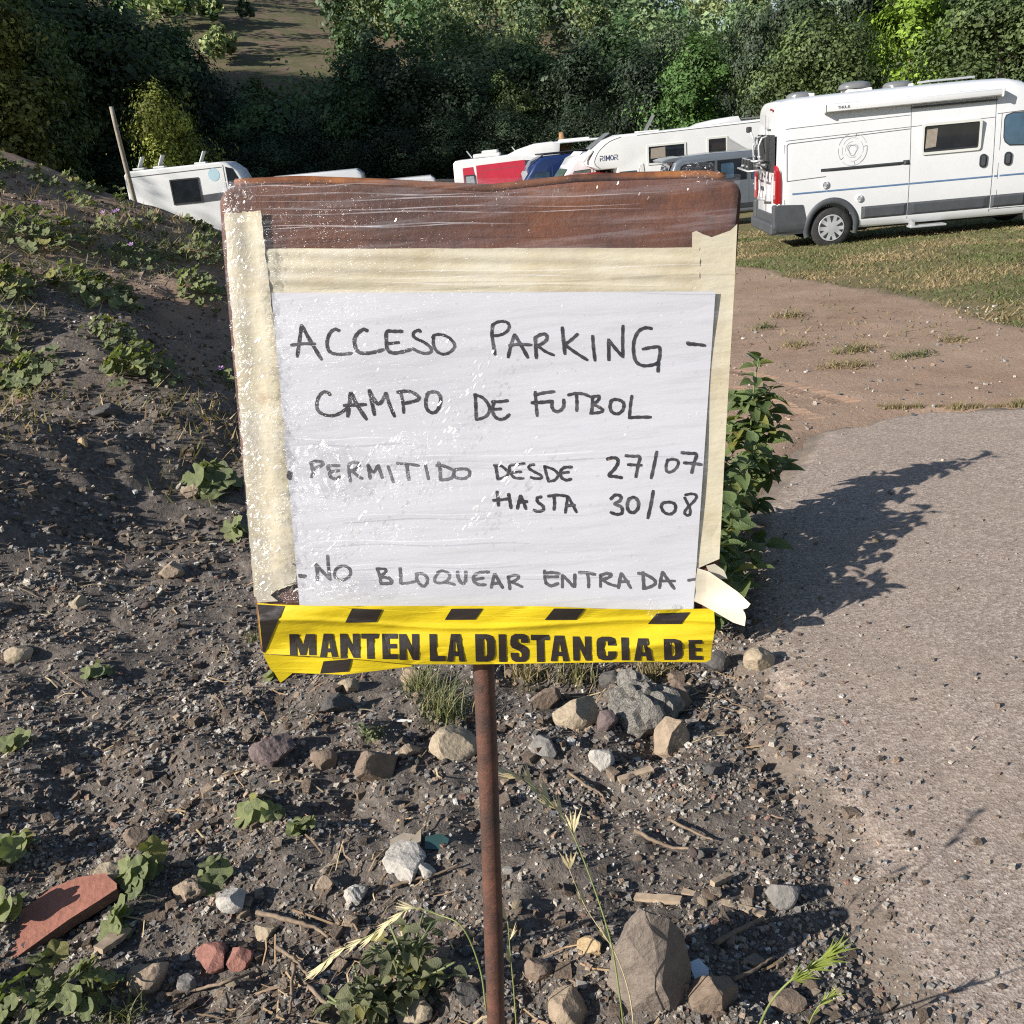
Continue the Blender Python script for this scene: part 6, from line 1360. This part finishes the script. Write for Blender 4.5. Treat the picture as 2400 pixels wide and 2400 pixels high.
ho = link('hillside_wood', np_mesh('hillside_wood', np.concatenate(Vs), np.concatenate(Fs), M['hill_leaves'], False, np.concatenate(Cs)))
tag(ho, 'scrub and trees covering the slopes beyond the parking field', 'woodland', kind='stuff')

# ------------------------------------------------------------------ plants
def leaf_mesh_round(seed):
    rs = np.random.RandomState(seed); n = 26; V = [(0, 0, 0)]
    for ring_, rr in ((1, .55), (2, 1.0)):
        for i in range(n):
            a = -math.pi + .28 + (2 * math.pi - .56) * i / (n - 1) + math.pi / 2; lobe = 1 + .10 * math.cos(5 * (a - math.pi / 2)) * (ring_ == 2)
            r = rr * lobe * rs.uniform(.96, 1.04); V.append((r * math.cos(a), r * math.sin(a) + .15, .10 * rr * math.cos(5 * (a - math.pi / 2)) + .16 * rr * rr + rs.uniform(-.02, .02)))
    Fc = [(0, 1 + i, 2 + i) for i in range(n - 1)] + [(1 + i, 1 + n + i, 2 + n + i, 2 + i) for i in range(n - 1)]
    return V, Fc
def leaf_mesh_ovate(seed, wd=.30, droop=.25):
    rs = np.random.RandomState(seed); n = 7; V = []
    for i in range(n):
        t = i / (n - 1); w = wd * math.sin(math.pi * min(1, t ** .75 * .97 + .03)) ** .85 + .006; z = -droop * t * t
        u = rs.uniform(-.02, .02); V += [(-w, t, z + w * .45 + u), (0, t, z), (w, t, z + w * .45 - u)]
    return V, [(3 * i + j, 3 * i + j + 1, 3 * i + 4 + j, 3 * i + 3 + j) for i in range(n - 1) for j in (0, 1)]
def veined_leaf(name, c, vein=1.35):
    m, n, b = nt(name); v = coords(n); oi = n.nodes.new('ShaderNodeObjectInfo')
    base_ = mixc(n, oi.outputs['Random'], tuple(x * .65 for x in c), (c[0] * 1.45, c[1] * 1.25, c[2] * 1.15))
    base_ = mixc(n, ramp(n, noise(n, v, 7, 5, .6), [(.35, 0), (.7, .4)]), base_, (c[0] * 1.5, c[1] * 1.35, c[2] * 1.3))
    old = ramp(n, oi.outputs['Random'], [(.90, 0), (.94, .75)]); base_ = mixc(n, old, base_, (.28, .25, .06))
    n.links.new(base_, b.inputs['Base Color']); b.inputs['Roughness'].default_value = .48; b.inputs['Specular IOR Level'].default_value = .4
    bump(n, b, noise(n, coords(n, scale=(3, 9, 3)), 3, 3), .4, .05)
    tr = n.nodes.new('ShaderNodeBsdfTranslucent'); mx = n.nodes.new('ShaderNodeMixShader'); n.links.new(mixc(n, 1.0, base_, (1.1, 1.25, .5), 'MULTIPLY'), tr.inputs[0]); mx.inputs[0].default_value = .28
    n.links.new(b.outputs[0], mx.inputs[1]); n.links.new(tr.outputs[0], mx.inputs[2]); n.links.new(mx.outputs[0], n.nodes['Material Output'].inputs[0]); return m
M['mallow'] = veined_leaf('mallow_leaf', (.175, .22, .105)); M['amaranth'] = veined_leaf('amaranth_leaf', (.125, .185, .070)); M['weed'] = veined_leaf('weed_leaf', (.15, .175, .095)); M['stem'] = paint('green_stem', (.15, .18, .07), .6, .2, 30); M['petal'] = paint('mauve_petal', (.42, .24, .48), .6, .2, 30)
MR = [np_mesh('leaf', *leaf_mesh_round(i), M['mallow'], True) for i in range(5)]
MA = [np_mesh('leaf', *leaf_mesh_ovate(i, .31, .22 + .08 * (i % 3)), M['amaranth'], True) for i in range(5)]
MWd = [np_mesh('leaf', *leaf_mesh_ovate(i + 20, .34, .15 + .15 * (i % 3)), M['weed'], True) for i in range(5)]
def flower_mesh():
    mb = MB()
    for k in range(5):
        R = Matrix.Rotation(2 * math.pi * k / 5, 3, 'Z'); mb.add([R @ Vector(p) for p in [(0, .08, 0), (-.32, .75, .22), (-.12, 1.0, .28), (.12, 1.0, .28), (.32, .75, .22)]], [(0, 1, 2, 3, 4)])
    return mb.build('flower', M['petal'], mesh_only=True)
FLW = flower_mesh()
def orient(o, nrm, rs, spin=None):
    q = Vector(nrm).normalized().to_track_quat('Z', 'Y'); o.rotation_mode = 'QUATERNION'; from mathutils import Quaternion; o.rotation_quaternion = q @ Quaternion((0, 0, 1), rs.uniform(0, 6.28) if spin is None else spin)
def mallow(label, px, py, rpx, n, hgt, lsize, flowers=0, name='mallow_plant', squash=.55, group=None, seed=None):
    p = onground(px, py); k = px_scale(p); R = rpx / k; t = thing(name, label, 'plant', p, group=group); rs = np.random.RandomState(seed if seed is not None else int(px * 3 + py)); st_ = MB()
    for i in range(n):
        a = rs.uniform(0, 6.28); r = R * rs.rand() ** .6; x, y = r * math.cos(a), r * math.sin(a) * 1.1; z = gz(p.x + x, p.y + y) - p.z + hgt * (1 - (r / R) ** 2 * .7) * rs.uniform(.25, 1.0) + .008
        o = link('leaf', MR[rs.randint(5)], t); o.location = (x, y, z); s = lsize * rs.uniform(.6, 1.3); o.scale = (s, s, s)
        orient(o, (math.cos(a) * .5 + rs.normal(0, .45) - .25, math.sin(a) * .5 + rs.normal(0, .45) - .25, 1.0), rs)
        if i % 2 == 0: st_.tube([(x * .25, y * .25, z * .1), (x * .7, y * .7, z * .55), (x, y, z)], [.0028, .002, .0015], 4, False)
    if st_.v: st_.build('stems', M['stem'], t)
    for i in range(flowers):
        a = rs.uniform(0, 6.28); o = link('flower', FLW, t); o.location = (R * .6 * math.cos(a), R * .5 * math.sin(a), hgt * 1.25); s = .024; o.scale = (s, s, s); orient(o, (rs.normal(0, .4), -.6, 1), rs)
    return t
mallow('large mallow clump at the left edge near the crest of the bank', 90, 560, 120, 120, .22, .036, 2)
mallow('mallow clump at the left edge below the crest', 25, 680, 70, 60, .18, .040)
mallow('mallow clump in the middle of the bank, thickest of all', 235, 700, 95, 110, .20, .036)
mallow('low mallow at the left edge of the shaded slope', 20, 790, 60, 45, .16, .036)
mallow('dark mallow patch in the shade at left', 85, 880, 85, 70, .10, .030)
mallow('mallow clump hanging over the dark slab', 335, 880, 85, 95, .20, .034)
mallow('thin mallow sprigs between two clumps on the bank', 255, 790, 65, 50, .10, .028)
mallow('mallow against the upper left edge of the sign', 485, 690, 62, 85, .20, .030)
mallow('bushy weed beside the sign below the motorhome', 480, 600, 58, 90, .22, .024)
mallow('ground hugging mallow strip across the upper bank', 330, 600, 120, 130, .09, .026, 3)
mallow('small flowering mallow high on the bank', 265, 545, 46, 36, .14, .026, 3)
mallow('big leafed mallow touching the left side of the sign', 500, 1150, 62, 16, .13, .058)
mallow('single mallow leaf pair low by the sign edge', 556, 1262, 26, 5, .07, .044)
mallow('mallow with purple flower in the dark by the sign', 545, 905, 36, 22, .10, .026, 1)
mallow('mallow at the left edge above the terracotta shard', 35, 2020, 52, 10, .05, .024)
mallow('two mallow leaves over the top of the terracotta shard', 30, 2135, 34, 4, .05, .030)
mallow('mallow shoots right of the terracotta shard', 290, 2175, 34, 7, .04, .022)
mallow('mallow rosette above the tan conglomerate stone', 355, 2062, 60, 14, .06, .026)
mallow('mallow leaves left of the chalky white stone', 500, 2062, 30, 6, .04, .026)
mallow('small mallow under the left end of the tape', 655, 1592, 34, 8, .04, .026)
mallow('group of mallow leaves on the gravel left of centre', 625, 1915, 50, 8, .04, .026)
mallow('lone mallow leaves near the white chips', 712, 1952, 26, 5, .04, .028)
mallow('pale shoot on the dark gravel at left', 228, 1580, 28, 7, .03, .022)
mallow('mallow leaf at the left edge on the lower gravel', 22, 1762, 24, 4, .03, .03)
mallow('leaf clump at the lower left corner', 60, 2370, 85, 34, .07, .018)
mallow('grey green leaves right of the corner clump', 215, 2340, 60, 26, .07, .018)
mallow('mallow leaf below the terracotta shard', 100, 2275, 34, 4, .02, .026)
rs = np.random.RandomState(77)
for i in range(44):
    px = rs.uniform(-20, 515); sky_ = np.interp(px, [0, 130, 285, 410, 515], [378, 404, 440, 474, 504]); mallow('sparse weed on the crest of the bank', px, sky_ + rs.uniform(3, 26) * (1 if i < 26 else 3.5), rs.uniform(16, 34), 14, rs.uniform(.05, .16), .028, group='sparse weeds along the crest', name='bank_weed')
def bushy(label, px, py, hpx, n, lsize, meshes, spread=.34, lean=(0, 0), name='amaranth_plant', branches=9, seed=1, top=True):
    p = onground(px, py); k = px_scale(p); Hh = hpx / k; t = thing(name, label, 'plant', p); rs = np.random.RandomState(seed); st_ = MB()
    main = [Vector((lean[0] * s_ * s_ * Hh + .01 * math.sin(5 * s_), lean[1] * s_ * Hh, Hh * s_)) for s_ in np.linspace(0, 1, 8)]; st_.tube(main, [.007 * (1 - .7 * s_) for s_ in np.linspace(0, 1, 8)], 6)
    tips = [(main[-1], Vector((0, 0, 1)), 1.0)]
    axes = [(main, .25, 1.0)]
    for b in range(branches):
        s0 = rs.uniform(.08, .8); a = b * 2.4 + rs.uniform(-.4, .4); o0 = main[0].lerp(main[-1], s0); ln = Hh * spread * rs.uniform(.6, 1.15) * (1.15 - .7 * s0); e = o0 + Vector((math.cos(a) * ln, math.sin(a) * ln, ln * rs.uniform(.35, 1.0))); br = [o0, o0.lerp(e, .5) + Vector((0, 0, -.01)), e]; st_.tube(br, [.004, .003, .002], 5); axes.append((br, .15, .9))
    per = n // len(axes)
    for ax, s_min, sc in axes:
        m_ = per if ax is not main else per * 2
        for i in range(m_):
            s_ = s_min + (1 - s_min) * (i + rs.rand()) / m_; f_ = s_ * (len(ax) - 1); i0 = min(int(f_), len(ax) - 2); q = ax[i0].lerp(ax[i0 + 1], f_ - i0); a = i * 2.4 + rs.uniform(-.3, .3)
            d = Vector((math.cos(a), math.sin(a), rs.uniform(-.45, .45) + (.5 if s_ > .9 else 0))).normalized(); s2 = lsize * rs.uniform(.55, 1.25) * (1.1 - .35 * s_); nr = Vector((d.x * -.3 + rs.normal(0, .3), d.y * -.3 + rs.normal(0, .3), 1)); nr = (nr - d * nr.dot(d)).normalized(); sx = d.cross(nr).normalized()
            o = link('leaf', meshes[rs.randint(5)], t); o.matrix_basis = Matrix.Translation(q + d * .012) @ Matrix((sx, d, nr)).transposed().to_4x4() @ Matrix.Diagonal((s2, s2, s2, 1))
    st_.build('stems', M['stem'], t, True); return t
bushy('leafy green amaranth right of the sign, tallest weed casting a long shadow', 1745, 1240, 400, 260, .090, MA, .28, (.10, 0), seed=3, branches=11)
bushy('amaranth half hidden behind the right edge of the sign', 1672, 1300, 300, 210, .10, MA, .40, (0, 0), seed=5, branches=10)
bushy('low amaranth behind the lower right of the sign', 1655, 1435, 210, 150, .09, MA, .55, (0, 0), seed=8, branches=9)
bushy('amaranth behind the sign, known by the long leafy shadow on the concrete', 1640, 1370, 380, 260, .10, MA, .40, (0, 0), seed=21, branches=11)
bushy('low amaranth behind the sign tape, known by the nearest leafy shadow', 1615, 1500, 290, 210, .095, MA, .45, (0, 0), seed=22, branches=10)
bushy('curled leafy weed at the bottom left of the pole', 975, 2330, 150, 100, .032, MWd, .85, (0, 0), seed=9, branches=14, name='leafy_weed')
bushy('lower sprawl of leafy weed at the bottom edge', 870, 2395, 110, 70, .036, MWd, .9, (0, 0), seed=12, branches=9, name='leafy_weed')
bushy('tiny green weed above the tilted slab', 873, 1735, 34, 40, .020, MWd, .9, (0, 0), seed=14, branches=6, name='leafy_weed')
# grasses
def grass_mesh(n, h, spread, seed, c0, c1, wid=.0022, arch=.6):
    rs = np.random.RandomState(seed); Vv = []; Fc = []; C = []
    for i in range(n):
        a = rs.uniform(0, 6.28); r = spread * rs.rand(); b = np.array((r * math.cos(a), r * math.sin(a), 0)); l_ = h * rs.uniform(.4, 1.1); a2 = rs.uniform(0, 6.28); o_ = np.array((math.cos(a2), math.sin(a2), 0)); sd = np.array((-o_[1], o_[0], 0)) * wid * rs.uniform(.6, 1.3); k0 = len(Vv); ar = arch * rs.uniform(.3, 1.5); c = np.array(c0) + (np.array(c1) - np.array(c0)) * rs.rand()
        for t in (0, .4, .75, 1): q = b + o_ * l_ * ar * t * t + np.array((0, 0, l_ * (t - .35 * ar * t * t))); w = sd * (1 - t * .9); Vv += [q + w, q - w]; C += [c, c]
        Fc += [(k0 + 2 * j, k0 + 2 * j + 1, k0 + 2 * j + 3, k0 + 2 * j + 2) for j in range(3)]
    return np.array(Vv), np.array(Fc), np.array(C)
M['grass'] = leafmat('grass_blades', (1, 1, 1), .6, .25, attrs=True)
GM = [np_mesh('blades', *(lambda g: (g[0], g[1]))(grass_mesh(n, h, s_, i, c0, c1)), M['grass'], False, grass_mesh(n, h, s_, i, c0, c1)[2]) for i, (n, h, s_, c0, c1) in enumerate([(190, .13, .09, (.07, .11, .04), (.30, .27, .13)), (70, .09, .05, (.30, .25, .13), (.17, .17, .07)), (90, .08, .06, (.36, .29, .16), (.24, .19, .10)), (60, .06, .05, (.09, .12, .05), (.22, .20, .09))])]
def tuft(label, px, py, k, sc=1.0, group=None, rz=0.0):
    p = onground(px, py); t = thing('grass_tuft', label, 'grass', p, rz, group); t.scale = (sc, sc, sc * (.9 if sc < 2 else .35)); o = link('blades', GM[k], t); o['kind'] = 'stuff'; return t
tuft('green grass tuft beside the top of the pole', 1040, 1680, 0, .95); tuft('grass tuft behind the green one, half under the tape', 990, 1620, 0, .8); tuft('straw coloured tuft under the tape right of the pole', 1250, 1590, 2, 1.5); tuft('green blades under the tape above the cream rock', 1355, 1590, 1, 1.4); tuft('dry tuft behind the conglomerate lump', 1540, 1585, 2, 1.3)
tuft('thin grass at the bottom left corner by the leaf clump', 290, 2390, 3, 1.2); tuft('wispy grass under the left end of the tape', 598, 1500, 3, .9)
for i, (px, py, k, sc) in enumerate([(1870, 812, 2, 3), (1990, 825, 1, 3.4), (2020, 818, 2, 3), (2120, 838, 3, 3.4), (2160, 832, 3, 3), (1960, 862, 2, 3), (2010, 858, 2, 2.6), (2240, 800, 2, 3), (1790, 770, 3, 4), (1850, 742, 2, 4)]): tuft('dry grass tuft out on the bare dirt track', px, py, k, sc * .8, 'dry tufts on the dirt track', i)
for i in range(17): tuft('dry grass fringe along the far edge of the concrete', 2060 + (i * 47) % 345, 952 + (i * 5) % 7, [2, 2, 1, 2, 2][i % 5], .35 + .55 * ((i * 37) % 10) / 10, 'dry fringe at the pavement edge', i)
# pasture
def field_pos(rs, n):
    Y = 7.5 + 19 * rs.rand(n) ** 1.25; X = Y * rs.uniform(-.02, .66, n) + rs.uniform(-.3, .3, n); tr = track_mask(X, Y); k = rs.rand(n) < np.maximum(1 - tr, .035) * np.clip(.75 + fbm(X * .9, Y * .9, 3, 19) * 1.3, .15, 1); k &= sdf_poly(CP, X, Y) < -.1
    return X[k], Y[k]
def blades(n, seed, fpos, hmin, hmax, wid, cols, name, label, cat):
    rs = np.random.RandomState(seed); X, Y = fpos(rs, n); m = len(X); Z = H(X, Y); a = rs.uniform(0, 6.28, m); h = rs.uniform(hmin, hmax, m); w = wid * rs.uniform(.6, 1.4, m) * (1 + Y / 16); lx, ly = rs.normal(0, .8, m) * h, rs.normal(0, .8, m) * h
    b = np.stack([X, Y, Z - .005], -1); s_ = np.stack([np.cos(a) * w, np.sin(a) * w, 0 * w], -1); Vv = np.stack([b - s_, b + s_, b + np.stack([lx, ly, h], -1)], 1).reshape(-1, 3); pt = np.clip(.5 + fbm(X * .7, Y * .7, 3, 15) * 1.4, 0, .999)
    C = np.array(cols); ci = np.clip(pt * len(C) + rs.normal(0, .8, m), 0, len(C) - 1).astype(int); c = C[ci] * rs.uniform(.7, 1.3, (m, 1)); o = link(name, np_mesh(name, Vv, np.arange(m * 3).reshape(m, 3), M['grass'], False, np.repeat(c, 3, 0))); return tag(o, label, cat, kind='stuff')
blades(120000, 55, field_pos, .015, .055, .006, [(.33, .25, .14), (.28, .22, .115), (.22, .19, .09), (.16, .165, .07), (.125, .15, .055)], 'pasture_grass', 'short half dry grass of the parking field', 'grass')
def bank_pos(rs, n):
    Y = 4.5 + 6.5 * rs.rand(n); X = -Y * rs.uniform(.12, .62, n); k = rs.rand(n) < np.clip(.02 + fbm(X * 1.3, Y * 1.3, 3, 29) * 1.5 + .55 * ss(7.0, 9.0, Y), .02, 1); return X[k], Y[k]
blades(15000, 56, bank_pos, .02, .10, .005, [(.38, .28, .16), (.33, .24, .13), (.24, .20, .10), (.15, .165, .07)], 'bank_grass', 'sparse dry grass over the earth bank', 'grass')
# wild oat stalks
M['oat'] = paint('dry_oat', (.50, .42, .24), .6, .25, 40); M['oat_green'] = paint('green_oat_stem', (.22, .26, .09), .5, .2, 40)
def spike(l_):
    mb = MB()
    for k in range(4):
        a = (k - 1.5) * .22; mb.add([(0, 0, 0), (l_ * .35 * math.sin(a) - l_ * .06, 0, l_ * .4), (l_ * math.sin(a), .002 * k, l_ * (1 - .05 * k)), (l_ * .35 * math.sin(a) + l_ * .06, 0, l_ * .4)], [(0, 1, 2, 3)])
    return mb.build('spikelet', M['oat'], mesh_only=True)
SPK = spike(.045); SPKG = spike(.04); SPKG.materials.clear(); SPKG.materials.append(leafmat('green_spikelet', (.22, .28, .06)))
def oat(label, base_px, pts, heads, r=.0017, green=True, m=SPK, hs=1.0):
    """pts: (px, py, height above ground) along the stalk"""
    B = onground(*base_px); t = thing('wild_oat', label, 'grass', B); P = [np.zeros(3)]
    for px, py, dY, in pts: q = at_y(px, py, B.y + dY); P.append(q - np.array(B))
    Q = smooth_line(P, 6); n_ = len(Q); mb = MB(); mb.tube(Q, [r * (1 - .6 * i / n_) for i in range(n_)], 5); mb.build('stalk', M['oat_green' if green else 'oat'], t, True); rs = np.random.RandomState(int(base_px[0]))
    for k in range(heads):
        f_ = n_ - 1 - (k / max(1, heads - 1)) * n_ * .42; i0 = int(f_); q = Vector(Q[i0]); d = (Vector(Q[min(i0 + 1, n_ - 1)]) - Vector(Q[max(i0 - 1, 0)])).normalized(); d = (d + Vector((rs.uniform(-.5, .5), rs.uniform(-.2, .2), rs.uniform(-.5, .1)))).normalized()
        o = link('spikelet', m, t); o.location = q; o.rotation_mode = 'QUATERNION'; o.rotation_quaternion = d.to_track_quat('Z', 'Y'); o.scale = (hs, hs, hs)
    return t
oat('long wild oat stalk with pale seed head right of the pole', (1466, 2440), [(1452, 2330, -.02), (1430, 2200, -.02), (1385, 2060, 0), (1335, 1940, .02), (1290, 1880, .03), (1240, 1835, .03), (1198, 1812, .03)], 9)
oat('wild oat drooping over the leafy weed left of the pole', (1140, 2370), [(1125, 2270, 0), (1085, 2175, 0), (1030, 2145, .02), (960, 2130, .03), (880, 2185, .03), (800, 2225, .03), (750, 2265, .03)], 12)
oat('short oat stalk just right of the pole foot', (1212, 2430), [(1205, 2330, 0), (1196, 2230, 0), (1190, 2160, 0)], 3, .0015)
oat('dry oat blade beside the biggest boulder', (1488, 2430), [(1475, 2330, 0), (1440, 2230, 0), (1375, 2130, .02), (1335, 2040, .02)], 3, .0014, False)
oat('out of focus green oat head at the bottom right', (1765, 2440), [(1800, 2360, -.10), (1840, 2310, -.12), (1890, 2270, -.13), (1940, 2235, -.13)], 10, .0022, True, SPKG, 1.1)
oat('second green stalk in the bottom right corner', (1880, 2450), [(1905, 2380, -.05), (1935, 2340, -.05)], 3, .0015, True, SPKG, .8)

# tread ridges pressed into the dirt beside the concrete
mb = MB(); rs = np.random.RandomState(66)
for (a, b, n_) in (((1700, 905), (1900, 985), 34), ((1715, 870), (1985, 945), 40), ((1700, 1000), (1790, 1035), 16)):
    A = ground(*a); B = ground(*b); d = (B - A); d.z = 0; l_ = d.length; d.normalize(); sd = Vector((-d.y, d.x, 0))
    for i in range(n_):
        for s_ in (-1, 1):
            if rs.rand() < .25: continue
            c = A + d * (l_ * (i + .5 * (s_ > 0)) / n_) + sd * s_ * .055 + Vector((rs.normal(0, .006), rs.normal(0, .006), 0)); h = rs.uniform(.003, .007); w = rs.uniform(.010, .016); e = (sd * s_ + d * .45).normalized() * .05; q = Vector((-e.y, e.x, 0)).normalized() * w
            P = [c - e - q, c + e - q, c + e + q, c - e + q, c - e * .85, c + e * .85]; P = [Vector((p.x, p.y, gz(p.x, p.y) + (-.002 if j < 4 else h))) for j, p in enumerate(P)]
            mb.add(P, [(0, 1, 5, 4), (2, 3, 4, 5), (0, 4, 3), (1, 2, 5)])
M['tread'] = paint('pressed_dirt', (.285, .185, .128), .95, .2, 20); o = mb.build('tyre_tread_marks', M['tread']); tag(o, 'tyre tread marks pressed in the dirt beside the concrete', 'tyre tracks', kind='stuff')
